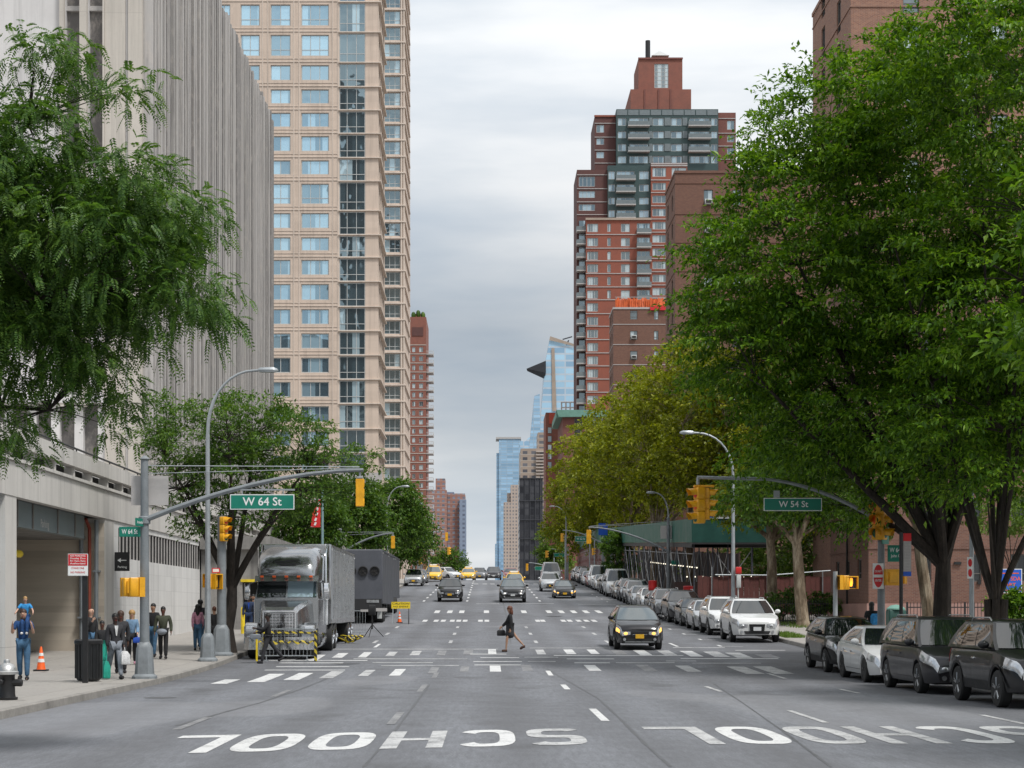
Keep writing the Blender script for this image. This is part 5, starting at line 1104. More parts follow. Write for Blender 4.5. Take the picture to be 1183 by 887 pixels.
# chassis, bonnet, cab, sleeper
m = MB(); m.box(XC - .45, XC + .45, yB + .3, yB + 15.5, g0 + .62, g0 + .95); m.build('chassis', M['trim_black'], t, sharp=0)
def sec(w0, w1, z0, z1, y, b=.12): return [(XC - w0, y, z0), (XC + w0, y, z0), (XC + w1, y, z1 - b), (XC + w1 - b, y, z1), (XC - w1 + b, y, z1), (XC - w1, y, z1 - b)]
m = MB(); m.loft([sec(.60, .57, g0 + .75, g0 + 1.62, yB + .22), sec(.68, .63, g0 + .75, g0 + 1.72, yB + .34), sec(.80, .74, g0 + .8, g0 + 1.86, yB + 1.2), sec(.98, .90, g0 + .85, g0 + 1.98, yB + 2.15)]); m.build('hood', M['truck_silver'], t, sharp=30)
for s in (-1, 1):
    m = MB(); x = XC + s * .98
    n = 12; prof = [(yB + .95 + .70 * math.cos(math.pi * k / n), g0 + .50 + .70 * math.sin(math.pi * k / n)) for k in range(n + 1)]
    inn = [(yB + .95 + .60 * math.cos(math.pi * k / n), g0 + .50 + .60 * math.sin(math.pi * k / n)) for k in range(n + 1)]
    for a, b in ((0, 1),):
        for k in range(n): m.add([(x - .22, *prof[k]), (x + .20, *prof[k]), (x + .20, *prof[k + 1]), (x - .22, *prof[k + 1]), (x + .20, *inn[k]), (x + .20, *inn[k + 1])], [(0, 1, 2, 3), (1, 4, 5, 2)])
    m.bbox(min(x - s * .3, x + s * .2), max(x - s * .3, x + s * .2), yB + .12, yB + .42, g0 + .72, g0 + 1.12, .06); m.build('fender', M['truck_silver'], t, sharp=40)
    m = MB(); m.bbox(x - .15, x + .17, yB + .06, yB + .16, g0 + .86, g0 + 1.08, .03); hl = m.build('headlight', M['headlamp'], t); m = MB(); m.box(x - .17, x + .19, yB + .10, yB + .13, g0 + .84, g0 + 1.10); m.build('bezel', M['chrome'], hl, sharp=0)
m = MB(); m.box(XC - .50, XC + .50, yB + .14, yB + .20, g0 + .80, g0 + 1.52); gr = m.build('grille', M['black'], t, sharp=0)
m = MB()
for k in range(14): m.box(XC - .48, XC + .48, yB + .125, yB + .139, g0 + .83 + .05 * k, g0 + .855 + .05 * k)
for k in range(9): q = XC - .44 + .11 * k; m.box(q - .008, q + .008, yB + .118, yB + .124, g0 + .82, g0 + 1.50)
m.build('grille_bar', M['chrome'], gr, sharp=0)
m = MB(); m.box(XC - .56, XC - .505, yB + .10, yB + .2, g0 + .78, g0 + 1.54); m.box(XC + .505, XC + .56, yB + .10, yB + .2, g0 + .78, g0 + 1.54); m.box(XC - .56, XC + .56, yB + .10, yB + .2, g0 + 1.541, g0 + 1.60); m.build('surround', M['chrome'], gr, sharp=0)
m = MB(); m.loft([[(XC - 1.2, yB + .3, z0), (XC - 1.0, yB + .02, z0), (XC + 1.0, yB + .02, z0), (XC + 1.2, yB + .3, z0), (XC + 1.2, yB + .38, z0), (XC - 1.2, yB + .38, z0)] for z0 in (g0 + .30, g0 + .72)]); m.build('bumper', M['chrome'], t, sharp=20)
# cab with windscreen opening glass, visor, fairing
yc = yB + 2.15
m = MB(); m.loft([sec(1.10, 1.10, g0 + .8, g0 + 2.02, yc, .05), sec(1.12, 1.12, g0 + .8, g0 + 2.03, yc + .08, .05), sec(1.14, 1.14, g0 + .8, g0 + 2.05, yc + 2.9, .05)]); m.build('cab', M['truck_silver'], t, sharp=30)
m = MB(); m.loft([[(XC - 1.08, yc + .02, g0 + 2.02), (XC + 1.08, yc + .02, g0 + 2.02), (XC + 1.12, yc + .5, g0 + 2.02), (XC + 1.12, yc + 1.5, g0 + 2.02), (XC - 1.12, yc + 1.5, g0 + 2.02), (XC - 1.12, yc + .5, g0 + 2.02)], [(XC - 1.02, yc + .38, g0 + 2.66), (XC + 1.02, yc + .38, g0 + 2.66), (XC + 1.08, yc + .7, g0 + 2.66), (XC + 1.08, yc + 1.5, g0 + 2.66), (XC - 1.08, yc + 1.5, g0 + 2.66), (XC - 1.08, yc + .7, g0 + 2.66)]]); m.build('cab_upper', M['truck_silver'], t, sharp=30)
for a, b in ((-1.0, -.03), (.03, 1.0)):
    m = MB(); m.quad((XC + a * 1.03, yc + .02, g0 + 2.07), (XC + b * 1.03, yc + .02, g0 + 2.07), (XC + b * .98, yc + .345, g0 + 2.62), (XC + a * .98, yc + .345, g0 + 2.62)); m.build('windshield', M['car_glass' if a < 0 else 'glass_green'], t, sharp=0)
m = MB(); m.prism([(yc + .05, g0 + 2.60), (yc - .12, g0 + 2.60), (yc + .12, g0 + 2.80), (yc + .4, g0 + 2.80)], XC - 1.08, XC + 1.08, 'x'); vz = m.build('sun_visor', M['truck_silver'], t, sharp=0)
for k in range(5): m = MB(); q = XC - .84 + .42 * k; m.bbox(q - .06, q + .06, yc - .06, yc + .02, g0 + 2.73, g0 + 2.80, .015); m.build('marker_lamp', M['orange'], vz)
def fsec(y, z, w, top): return [(XC - w, y, g0 + 2.66), (XC + w, y, g0 + 2.66), (XC + w, y, g0 + top - .35), (XC + w - .12, y, g0 + top - .1), (XC + w - .4, y, g0 + top), (XC - w + .4, y, g0 + top), (XC - w + .12, y, g0 + top - .1), (XC - w, y, g0 + top - .35)]
m = MB(); m.loft([fsec(yc + .15, 0, .98, 3.05), fsec(yc + .45, 0, 1.05, 3.42), fsec(yc + .95, 0, 1.10, 3.68), fsec(yc + 1.8, 0, 1.12, 3.84), fsec(yc + 2.9, 0, 1.14, 3.90)]); rf = m.build('roof_fairing', M['truck_silver'], t, sharp=50)
m = MB()
for k, (a, b, z) in enumerate(((-.5, .42, 3.26), (-.40, .5, 3.20), (-.28, .34, 3.14), (-.1, .46, 3.31), (-.46, -.2, 3.32))): y_ = yc + .15 + (z - 3.05) / .37 * .3; m.add([(XC + a, y_ - .03, g0 + z), (XC + b, y_ - .03, g0 + z + .02), (XC + b - .06, y_ + .012 - .03, g0 + z + .05), (XC + a + .08, y_ + .012 - .03, g0 + z + .045)], [(0, 1, 2, 3)])
m.build('emblem', M['black'], rf, sharp=0)
for s in (-1, 1):
    m = MB(); x = XC + s * 1.145; m.quad((x, yc + .6, g0 + 2.1), (x, yc + 1.4, g0 + 2.1), (x - s * .04, yc + 1.4, g0 + 2.6), (x - s * .04, yc + .75, g0 + 2.6)); m.build('side_window', M['car_glass'], t, sharp=0)
    m = MB(); m.bbox(XC + s * 1.36 - .10, XC + s * 1.36 + .10, yc + .05, yc + .17, g0 + 1.98, g0 + 2.55, .03); mr = m.build('wing_mirror', M['chrome'], t)
    m = MB(); m.tube([(XC + s * 1.12, yc + .3, g0 + 1.98), (XC + s * 1.36, yc + .12, g0 + 1.98)], .018, 6); m.tube([(XC + s * 1.08, yc + .4, g0 + 2.6), (XC + s * 1.36, yc + .12, g0 + 2.5)], .018, 6); m.build('mirror_arm', M['chrome'], mr)
    m = MB(); m.tube([(XC + s * 1.18, yc + 2.05, g0 + 1.1), (XC + s * 1.18, yc + 2.05, g0 + 3.6), (XC + s * 1.20, yc + 2.15, g0 + 3.95)], .075, 10); m.build('exhaust_stack', M['chrome'], t)
    m = MB(); m.lathe([(.02, -.75), (.31, -.75), (.33, -.7), (.33, .7), (.31, .75), (.02, .75)], (XC + s * .88, yc + 1.35, g0 + .62), 16, 'y'); m.build('fuel_tank', M['chrome'], t)
    dual(None, t, XC + s * .98, yB + .95, g0 + .50, .50, s)
    for q in (yc + 3.6, yc + 4.9): dual(None, t, XC + s * 1.02, q, gz(q) + .50, .50, s, .5)
zb, zt = g0 + 1.12, g0 + 4.0
box_trailer(t, XL, XR, yc + 3.05, yB + 16.3, zb, zt, 'trailer_skin')
m = MB(); m.box(XR + .001, XR + .03, yc + 3.1, yc + 3.55, zb + .1, zt - .1); m.box(XL + .1, XR - .1, yc + 3.0, yc + 3.049, zb, zt - .05); m.build('front_panel', M['trailer_pale'], t, sharp=0)
for q in (yB + 13.2, yB + 14.5):
    for s in (-1, 1): dual(None, t, XC + s * 1.0, q, gz(q) + .49, .49, s, .5)
m = MB(); m.box(XR - .35, XR - .25, yB + 9.6, yB + 9.75, gz(yB + 9.6) + .02, zb); m.box(XR - .45, XR - .15, yB + 9.5, yB + 9.85, gz(yB + 9.6), gz(yB + 9.6) + .06); m.build('landing_leg', M['galv'], t, sharp=0)

def nose_trailer(label, y0, y1, xr, zt_, fans, leg=True):
    g = gz(y0 + 1); t = thing('trailer', label, 'trailer', (XC, y0, g), 0, 'parked grey trailers'); b, tp = g + 1.05, g + zt_
    box_trailer(t, XL, xr, y0, y1, b, tp, 'trailer_grey', ribs=False)
    if fans:
        for k in range(3):
            m = MB(); x = xr - .42 - .62 * k; z = b + (tp - b) * .60; m.lathe([(.27, .0), (.27, -.10), (.23, -.11), (.225, -.03), (.02, -.03)], (x, y0 - .002, z), 20, 'y'); f = m.build('cooling_fan', M['trim_black'], t)
            m = MB()
            for q in range(6): a = math.pi / 3 * q; m.add([(x + .05 * math.cos(a), y0 - .05, z + .05 * math.sin(a)), (x + .21 * math.cos(a), y0 - .06, z + .21 * math.sin(a)), (x + .21 * math.cos(a + .5), y0 - .045, z + .21 * math.sin(a + .5))], [(0, 1, 2)])
            m.lathe([(.06, -.06), (.06, -.09)], (x, y0, z), 10, 'y'); m.build('fan_blade', M['louvre'], f, sharp=0)
        m = MB(); m.box(XL + .05, xr - .05, y0 - .02, y0 + .3, b - .35, b + .25); m.build('skirt', M['trim_black'], t, sharp=0)
        m = MB(); m.box(xr - .85, xr - .2, y0 - .04, y0 - .021, b + .05, b + .2); m.build('air_hose_plate', M['steel'], t, sharp=0)
        m = MB(); m.box(xr - .30, xr - .05, y0 + .25, y0 + .35, g + .25, b - .35); m.build('mud_flap', M['frame_pale'], t, sharp=0)
    for q in (y0 + 1.9, y0 + 3.1):
        for s in (-1, 1): dual(None, t, XC + s * 1.0, q, gz(q) + .48, .48, s, .5, 'wheel_dark')
    m = MB(); m.box(XL + .5, xr - .5, y0 + 4, y1, b - .7, b - .26); m.build('equipment_box', M['trim_black'], t, sharp=0)
    return t
nose_trailer('dark grey trailer with three round black fans on its front', 92.5, 103.5, -5.55, 3.95, True)
nose_trailer('dark grey trailer at the end of the line, behind the one with fans', 105.5, 116.5, -5.85, 3.7, False)
# ------------------------------------------------------------------ barriers and kit around the lorry
def barrier(label, x0, x1, y, h=1.05, tape=False, group=None):
    g = gz(y); t = thing('barrier', label, 'barrier', ((x0 + x1) / 2, y, g), 0, group)
    m = MB(); m.tube([(x0, y, g + .18), (x0, y, g + h), (x1, y, g + h), (x1, y, g + .18), (x0, y, g + .18)], .02, 6); fr = m.build('frame', M['galv'], t)
    m = MB(); n = int((x1 - x0) / .12)
    for k in range(1, n): q = x0 + (x1 - x0) * k / n; m.tube([(q, y, g + .18), (q, y, g + h)], .008, 5)
    m.build('rail', M['galv'], fr)
    for q in (x0 + .25, x1 - .25): m = MB(); m.box(q - .02, q + .02, y - .3, y + .3, g, g + .03); m.tube([(q, y, g + .03), (q, y, g + .18)], .018, 5); m.build('foot', M['galv'], t)
    if tape:
        rr = random.Random(8)
        for z0, z1, d in ((g + .90, g + .96, .02), (g + .58, g + .65, .05)):
            m = MB(); n = 26; vs = []
            for k in range(n + 1): q = x0 + (x1 - x0) * k / n; w = d * math.sin(k * 1.3) + .02 * rr.random(); vs += [(q, y - .03 - abs(w), z0 + w), (q, y - .03 - abs(w) * .5, z1 + w * .8)]
            m.add(vs, [(2 * k, 2 * k + 1, 2 * k + 3, 2 * k + 2) for k in range(n)]); m.build('tape', M['hazard'], t)
        m = MB(); m.bbox(x1 - .0, x1 + .09, y - .14, y - .06, g, g + 1.0, .01); m.build('striped_post', M['hazard'], t, sharp=0)
        m = MB(); m.bbox(x0 - .08, x0 - .02, y - .12, y - .06, g, g + 1.0, .01); m.build('yellow_post', M['yellow'], t, sharp=0)
    return t
barrier('steel crowd barrier wrapped in yellow and black tape before the lorry', -7.45, -5.62, 56.6, 1.05, True)
barrier('plain steel crowd barrier behind the lorry trailer', -7.3, -5.35, 76.5, 1.1)
y = 75.; x = -4.95; g = gz(y)
t = thing('equipment_stand', 'black tripod stand on the road behind the lorry', 'stand', (x, y, g))
m = MB(); m.cyl((x, y, g + .35), (x, y, g + 1.15), .035, n=8); m.bbox(x - .16, x + .14, y - .12, y + .12, g + .95, g + 1.4, .03); m.build('post', M['black'], t)
for a in (0.3, 2.4, 4.5): m = MB(); m.cyl((x, y, g + .55), (x + .5 * math.cos(a), y + .5 * math.sin(a), g + .02), .02, .016, 6); m.build('leg', M['black'], t)
m = MB(); m.box(x - .5, x - .17, y - .1, y - .06, g + 1.1, g + 1.2); m.box(x + .17, x + .65, y - .1, y - .06, g + 1.12, g + 1.26); m.build('side_arm', M['sign_back'], t, sharp=0)
y = 92.; x = -4.55; g = gz(y)
t = thing('road_barricade', 'yellow signboard barricade beside the grey trailers', 'barricade', (x, y, g))
m = MB(); m.box(x - .5, x + .5, y - .02, y + .02, g + .82, g + 1.18); bd = m.build('board', M['yellow'], t, sharp=0)
m = MB(); text_on(m, 'CAUTION', .14, (x, y - .023, g + 1.08), width=.9); text_on(m, 'NO ENTRY', .12, (x, y - .023, g + .92), width=.8); m.build('lettering', M['black'], bd, sharp=0)
for a in (-.42, .42):
    m = MB(); m.tube([(x + a, y - .3, g), (x + a, y, g + .85)], .02, 5); m.build('leg', M['galv' if a < 0 else 'black'], t); m = MB(); m.tube([(x + a, y + .3, g), (x + a, y, g + .85)], .02, 5); m.build('leg', M['galv' if a < 0 else 'black'], t)
def cone(label, x, y, h, gz_=0.):
    g = gz(y) + gz_; t = thing('traffic_cone', label, 'traffic cone', (x, y, g)); k = h / .7
    m = MB(); m.bbox(x - .19 * k, x + .19 * k, y - .19 * k, y + .19 * k, g, g + .045, .03); m.build('base', M['rubber'], t)
    m = MB(); m.lathe([(.135 * k, .045), (.125 * k, .07), (.03 * k, h * .97), (.02 * k, h), (.001, h)], (x, y, g), 16); cb = m.build('cone', M['orange'], t)
    for z0, z1 in ((.36, .50), (.62, .74)):
        r = lambda z: (.125 + (.03 - .125) * (z * h - .07) / (h * .9)) * k + .004; m = MB(); m.lathe([(r(z0), z0 * h), (r(z1), z1 * h)], (x, y, g), 16); m.build('band', M['band_white'], cb)
cone('orange traffic cone with white bands in the garage mouth', -12.4, 48.2, .68, .15)
cone('small orange cone beneath the yellow barricade by the trailers', -4.72, 94., .62)
y = 68.5; x = -5.35; g = gz(y)
t = thing('hose_coil', 'yellow and black cable coil lying beside the lorry wheels', 'cable coil', (x, y, g))
m = MB(); m.tube([(x - .5 + .12 * k / 6 + .28 * math.cos(k * .55), y + .3 * math.sin(k * .4), g + .04 + .28 * abs(math.sin(k * .31))) for k in range(44)], .035, 6); m.build('cable', M['hazard'], t)
# ------------------------------------------------------------------ signals, signs, lamps
def gs(y): return gz(y) + .15
def signal_head(label, x, y, ztop, rz, h=.75, group='traffic signal heads', hang=.0, wide=False):
    s = h / 3; t = thing('traffic_signal', label, 'traffic light', (x, y, ztop - h / 2), rz, group)
    m = MB()
    for k in range(3): m.bbox(-s * .46, s * .46, -s * .05, s * .62, h / 2 - s * (k + 1) + .006, h / 2 - s * k - .006, .025)
    m.box(-s * .40, s * .40, s * .625, s * .66, -h / 2 + .02, h / 2 - .02); m.build('housing', M['signal_yellow'], t, world=False)
    for k, c in enumerate(('sign_red', 'orange', 'shed_green')):
        z = h / 2 - s * (k + .5); m = MB(); r = s * .40; n = 12; vs = []; out = []
        for q in range(n + 1):
            a = math.pi * (-.12 + 1.24 * q / n); vs += [(r * math.cos(a), -s * .05, z + r * math.sin(a)), (r * math.cos(a), -s * .85 + s * .3 * (1 - math.sin(max(0, min(math.pi, a)))), z + r * math.sin(a) - .01)]
        m.add(vs, [(2 * q, 2 * q + 1, 2 * q + 3, 2 * q + 2) for q in range(n)]); m.build('visor', M['signal_yellow'], t, world=False)
        m = MB(); m.lathe([(r * .95, -s * .06), (r * .7, -s * .11), (.001, -s * .13)], (0, 0, z), 12, 'y'); m.build('lens', M[c], t, world=False)
    if hang: m = MB(); m.cyl((0, s * .3, h / 2), (0, s * .3, h / 2 + hang), .03, n=8); m.bbox(-s * .3, s * .3, 0, s * .6, h / 2, h / 2 + .05, .01); m.build('hanger', M['galv'], t, world=False)
    return t
def ped_signal(label, x, y, z, rz, lit=False, w=.42, h=.42):
    t = thing('pedestrian_signal', label, 'walk signal', (x, y, z), rz, 'pedestrian signals'); m = MB(); m.bbox(-w / 2, w / 2, -.02, .22, -h / 2, h / 2, .03); m.box(-w * .32, w * .32, .22, .26, -h * .32, h * .32); m.build('housing', M['signal_yellow'], t, world=False)
    m = MB(); m.box(-w / 2 - .01, w / 2 + .01, -.16, -.02, h / 2 - .03, h / 2 + .01); m.box(-w / 2 - .01, -w / 2 + .02, -.16, -.02, -h / 2, h / 2 - .031); m.box(w / 2 - .02, w / 2 + .01, -.16, -.02, -h / 2, h / 2 - .031); m.build('hood', M['signal_yellow'], t, world=False, sharp=0)
    m = MB(); m.box(-w * .43, w * .43, -.035, -.021, -h * .43, h * .43); sc = m.build('screen', M['black'], t, world=False, sharp=0)
    m = MB(); k = h * .9
    m.add([(-.09 * k, -.04, -.34 * k), (.10 * k, -.04, -.34 * k), (.17 * k, -.04, -.05 * k), (.17 * k, -.04, .1 * k), (-.17 * k, -.04, .1 * k), (-.17 * k, -.04, -.1 * k)], [(0, 1, 2, 3, 4, 5)])
    for q in range(4): a = -.165 * k + q * .086 * k; m.add([(a, -.04, .1 * k), (a + .07 * k, -.04, .1 * k), (a + .066 * k, -.04, (.36 + .05 * (q in (1, 2))) * k), (a + .004, -.04, (.36 + .05 * (q in (1, 2))) * k)], [(0, 1, 2, 3)])
    m.add([(-.17 * k, -.04, -.02 * k), (-.17 * k, -.04, -.15 * k), (-.30 * k, -.04, .06 * k), (-.25 * k, -.04, .12 * k)], [(0, 1, 2, 3)])
    m.build('hand', M['ped_hand' if lit else 'wheel_dark'], sc, world=False, sharp=0); return t
def pole_base(m, x, y, g, w=.26, h=.85): m.loft([[(x + a * k, y + b * k, g + z) for a, b in ((-1, -.6), (-.6, -1), (.6, -1), (1, -.6), (1, .6), (.6, 1), (-.6, 1), (-1, .6))] for k, z in ((w * 1.12, 0), (w * 1.1, .06), (w * .86, .12), (w * .72, h * .85), (w * .5, h), (w * .42, h + .02))])
def sign_board(parent_or_label, cat, x, y, z, w, h, rz=0., face='sign_green', edge='sign_white', lines=(), group=None, name='street_sign', tc='sign_white', bord=.02, back=None):
    t = thing(name, parent_or_label, cat, (x, y, z), rz, group); m = MB(); m.box(-w / 2, w / 2, 0, .02, -h / 2, h / 2); bd = m.build('board', M[back or edge], t, world=False, sharp=0)
    m = MB(); m.box(-w / 2 + bord, w / 2 - bord, -.004, -.001, -h / 2 + bord, h / 2 - bord); m.build('face', M[face], t, world=False, sharp=0)
    if lines:
        m = MB()
        for tx, sz, px, pz, wd in lines: text_on(m, tx, sz, (px, -.008, pz), width=wd)
        m.build('lettering', M[tc], t, world=False, sharp=0)
    return t
def lamp_post(label, x, y, h, reach, sgn, base=True, col='galv', hand=True, z0=None, straight=.8, group='street lamps'):
    g = gs(y) if z0 is None else z0; t = thing('street_lamp', label, 'street lamp', (x, y, g), 0, group); top = g + h
    m = MB(); zb = g + (.75 if base else 0); hs = top - (h * .22 if straight else 1.0)
    m.tube([(x, y, zb), (x, y, hs)], [.10, .062], 8); m.build('pole', M[col], t)
    if base: m = MB(); pole_base(m, x, y, g); m.build('base', M['pole_grey'], t)
    m = MB(); pts = []; n = 9
    for k in range(n + 1): a = math.pi / 2 * k / n; pts.append((x + sgn * reach * .78 * (1 - math.cos(a)), y, hs + (top - hs) * math.sin(a) ** .9))
    pts.append((x + sgn * reach * .9, y, top + .01)); m.tube(pts, [.055] * 4 + [.04] * (len(pts) - 4), 8); m.build('arm', M[col], t)
    m = MB(); q = x + sgn * reach; m.loft([[(q + sgn * u, y + v, top + w_) for v, w_ in ((-.10 * k, .02), (-.06 * k, .09 * k), (.06 * k, .09 * k), (.10 * k, .02), (.08 * k, -.05 * k), (-.08 * k, -.05 * k))] for u, k in ((-.30, .5), (-.22, 1.), (.18, 1.15), (.3, .7), (.34, .2))]); m.build('lamp_head', M['galv'], t); return t
def mast(label, x, y, h, attach, ex, ez, sgn, base=True, wire=True, plate=None, group='signal mast arms'):
    g = gs(y); t = thing('signal_mast', label, 'signal mast', (x, y, g), 0, group)
    m = MB(); m.tube([(x, y, g + (.8 if base else 0)), (x, y, h)], [.125, .095], 12); m.lathe([(.12, 0), (.13, .02), (.05, .09), (.001, .11)], (x, y, h), 12); m.build('pole', M['pole_grey'], t)
    if base: m = MB(); pole_base(m, x, y, g, .26, .90); m.build('base', M['pole_grey'], t)
    m = MB(); pts = []; n = 8
    for k in range(n + 1): u = k / n; pts.append((x + (ex - x) * u, y - .05, attach + (ez - attach) * (1 - (1 - u) ** 1.8)))
    m.tube(pts, [.072 - .028 * k / n for k in range(n + 1)], 8); m.lathe([(.13, -.1), (.15, -.08), (.15, .08), (.13, .1)], (x, y, attach), 10); m.build('arm', M['pole_grey' if wire else 'galv'], t)
    if wire: m = MB(); m.tube([(x, y, h - .15), (ex - sgn * .1, y - .05, ez + .08)], .012, 5); m.tube([(x, y, h - .35), (ex - sgn * .1, y - .05, ez + .05)], .009, 5); m.build('stay_wire', M['galv'], t)
    if plate: m = MB(); m.box(x - plate[0], x + plate[1], y + .16, y + .2, plate[2], plate[3]); m.build('sign_back', M['sign_back'], t, sharp=0)
    return t
# left near corner
yM = 43.6; xM = X(167, yM)
mast('grey signal mast on the left pavement whose long arm carries the W 64 St sign', xM, yM, Z(531, yM), Z(601, yM), X(420, yM), Z(543, yM), 1, plate=(X(167, yM) - X(150, yM), X(193, yM) - X(167, yM), Z(583, yM), Z(549, yM)))
signal_head('yellow signal head hanging from the end of the left mast arm', X(416, yM), yM + .05, Z(553, yM), math.pi, Z(553, yM) - Z(585.5, yM), hang=.2)
t_ = sign_board('large green W 64 St sign hanging from the left mast arm', 'street sign', X(303.5, yM), yM - .1, Z(580, yM), X(340.5, yM) - X(266.5, yM), Z(571.5, yM) - Z(589, yM), lines=(('W 64 St', .29, 0, 0, .98),), bord=.022)
m = MB(); m.box(X(278, yM), X(341, yM), yM - .09, yM - .05, Z(566.8, yM), Z(565, yM)); m.box(X(303, yM), X(304.5, yM), yM - .085, yM - .055, Z(565, yM), Z(561, yM)); m.box(X(280, yM), X(281.2, yM), yM - .085, yM - .055, Z(571.4, yM), Z(567, yM)); m.box(X(327, yM), X(328.2, yM), yM - .085, yM - .055, Z(571.4, yM), Z(567, yM)); m.build('hanger_bar', M['galv'], t_, sharp=0)
sign_board('small green W 64 St blade sign on the left mast pole', 'street sign', X(151, yM), yM - .12, Z(614.5, yM), .53, .25, lines=(('W 64 St', .17, 0, 0, .40),), bord=.008, edge='sign_green')
sign_board('tiny green blade sign edge-on above the small W 64 sign', 'street sign', X(164.5, yM), yM - .30, Z(604, yM), .5, .2, rz=R(78), lines=(('Amsterdam', .1, 0, 0, .4),), bord=.008, edge='sign_green')
ped_signal('yellow walk signal seen from behind on the left mast pole', X(150.5, yM), yM - .16, Z(678.5, yM), R(205), w=.36, h=.46); ped_signal('yellow walk signal turned sideways on the left mast pole', X(160.5, yM), yM - .24, Z(678.5, yM), R(115), w=.36, h=.48)
yL = 54.; lamp_post('tall grey street lamp with a curved arm on the left pavement', X(240, yL), yL, Z(428, yL) - gs(yL), X(309, yL) - X(240, yL), 1)
yS = 57.3; xS = X(256, yS); t_ = thing('signal_post', 'grey signal post in front of the left pavement tree', 'signal post', (xS, yS, gs(yS)), 0)
m = MB(); m.tube([(xS, yS, gs(yS) + .8), (xS, yS, Z(596, yS))], [.16, .14], 12); m.build('pole', M['pole_grey'], t_); m = MB(); pole_base(m, xS, yS, gs(yS), .33, 1.); m.build('base', M['pole_grey'], t_)
signal_head('yellow signal head facing the kerb on the grey post by the tree', X(262, yS), yS - .2, Z(597, yS), R(60), .82)
ped_signal('walk signal with a glowing orange hand on the grey post by the tree', X(243.5, yS), yS - .25, Z(671, yS), R(-55), True, .38, .44); ped_signal('yellow walk signal beside the one with the glowing hand', X(250.5, yS), yS - .28, Z(672, yS), R(60), False, .36, .50)
t_ = sign_board('little red and white sign above the walk signals on the post by the tree', 'sign', X(250.5, yS), yS - .2, Z(659, yS), .26, .16, face='sign_white', edge='sign_red', bord=.03)
yP = 41.; xP = X(98.5, yP); t_ = thing('sign_post', 'black square sign post beside the litter bin', 'sign post', (xP, yP, gs(yP))); m = MB(); m.bbox(xP - .065, xP + .065, yP - .05, yP + .05, gs(yP), Z(641, yP), .012); m.build('post', M['black'], t_, sharp=0)
t_ = sign_board('red and white parking rules sign on the black post', 'parking sign', X(91, yP), yP - .09, Z(652.5, yP), X(102.5, yP) - X(79.5, yP), Z(640, yP) - Z(665.5, yP), face='sign_white', lines=(), bord=.01)
m = MB(); m.box(-.225, .225, -.008, -.005, -.02, .25); m.build('red_panel', M['sign_red'], t_, world=False, sharp=0)
m = MB()
for k, tx in enumerate(('NO PARKING', 'Monday Thru', 'Fri 7am-7pm', 'Authorized')): text_on(m, tx, .055, (0, -.012, .21 - .06 * k), width=.36)
m.build('white_lettering', M['sign_white'], t_, world=False, sharp=0); m = MB(); text_on(m, 'STAND ONE', .06, (0, -.008, -.08), width=.3); text_on(m, 'NO PARKING', .06, (0, -.008, -.18), width=.34); m.build('red_lettering', M['sign_red'], t_, world=False, sharp=0)
y = 41.9; x = X(102.5, y); g = gs(y); t_ = thing('litter_bin', 'black slatted litter bin on the left pavement', 'litter bin', (x, y, g))
m = MB(); m.lathe([(.25, .02), (.29, .06), (.30, .92), (.27, .95), (.24, .9)], (x, y, g), 20); m.build('drum', M['bin_black'], t_)
m = MB()
for k in range(20): a = 6.2832 * k / 20; m.box(x + .305 * math.cos(a) - .022, x + .305 * math.cos(a) + .022, y + .305 * math.sin(a) - .022, y + .305 * math.sin(a) + .022, g + .08, g + .9)
m.build('slat', M['bin_black'], t_, sharp=0); m = MB(); m.lathe([(.33, .90), (.345, .93), (.345, .99), (.30, 1.02), (.22, 1.02)], (x, y, g), 24); m.build('rim', M['black'], t_)
y = 33.2; x = X(8, y); g = gs(y); t_ = thing('fire_hydrant', 'black fire hydrant with a silver cap by the left kerb', 'fire hydrant', (x, y, g))
m = MB(); m.lathe([(.20, 0), (.21, .05), (.165, .06), (.155, .12), (.15, .46), (.17, .50)], (x, y, g), 16); m.lathe([(.07, .0), (.075, .2), (.06, .22), (.001, .23)], (x + .08, y - .02, g + .33), 10, 'x'); m.lathe([(.05, 0), (.055, -.17), (.04, -.19), (.001, -.19)], (x - .06, y - .08, g + .35), 10, 'y'); m.build('barrel', M['black'], t_)
m = MB(); m.lathe([(.215, .49), (.22, .54), (.19, .56), (.175, .62), (.12, .68), (.06, .71), (.055, .76), (.035, .78), (.001, .785)], (x, y, g), 16); m.build('bonnet', M['hydrant_silver'], t_)
for k, xx in enumerate((-10.55, -9.9)):
    t_ = thing('bollard', ['yellow bollard behind the tree trunk by the stage entrance', 'yellow bollard left of the lorry beside the man in blue'][k], 'bollard', (xx, 75 + k, gs(75))); m = MB(); m.lathe([(.09, 0), (.09, 1.1), (.06, 1.16), (.001, 1.17)], (xx, 75 + k, gs(75)), 12); m.build('post', M['yellow'], t_)
y = 90.5; x = X(372.5, y); t_ = thing('banner_pole', 'green-grey pole with a red banner behind the lorry', 'banner pole', (x, y, gs(y))); m = MB(); m.tube([(x, y, gs(y)), (x, y, Z(566, y))], [.08, .06], 10); m.tube([(x, y, Z(577, y)), (x - .6, y, Z(577, y))], .02, 6); m.tube([(x, y, Z(608.5, y)), (x - .62, y, Z(608.5, y))], .02, 6); m.build('pole', M['teal_pole'], t_)
m = MB(); m.add([(x - .18, y - .02, Z(577, y)), (x - .10, y - .02, Z(577, y)), (x - .10, y - .03, Z(609, y)), (x - .62, y - .01, Z(609, y)), (x - .5, y - .03, Z(592, y))], [(0, 1, 2, 3, 4)]); bn_ = m.build('banner', M['banner_red'], t_, sharp=0)
m = MB()
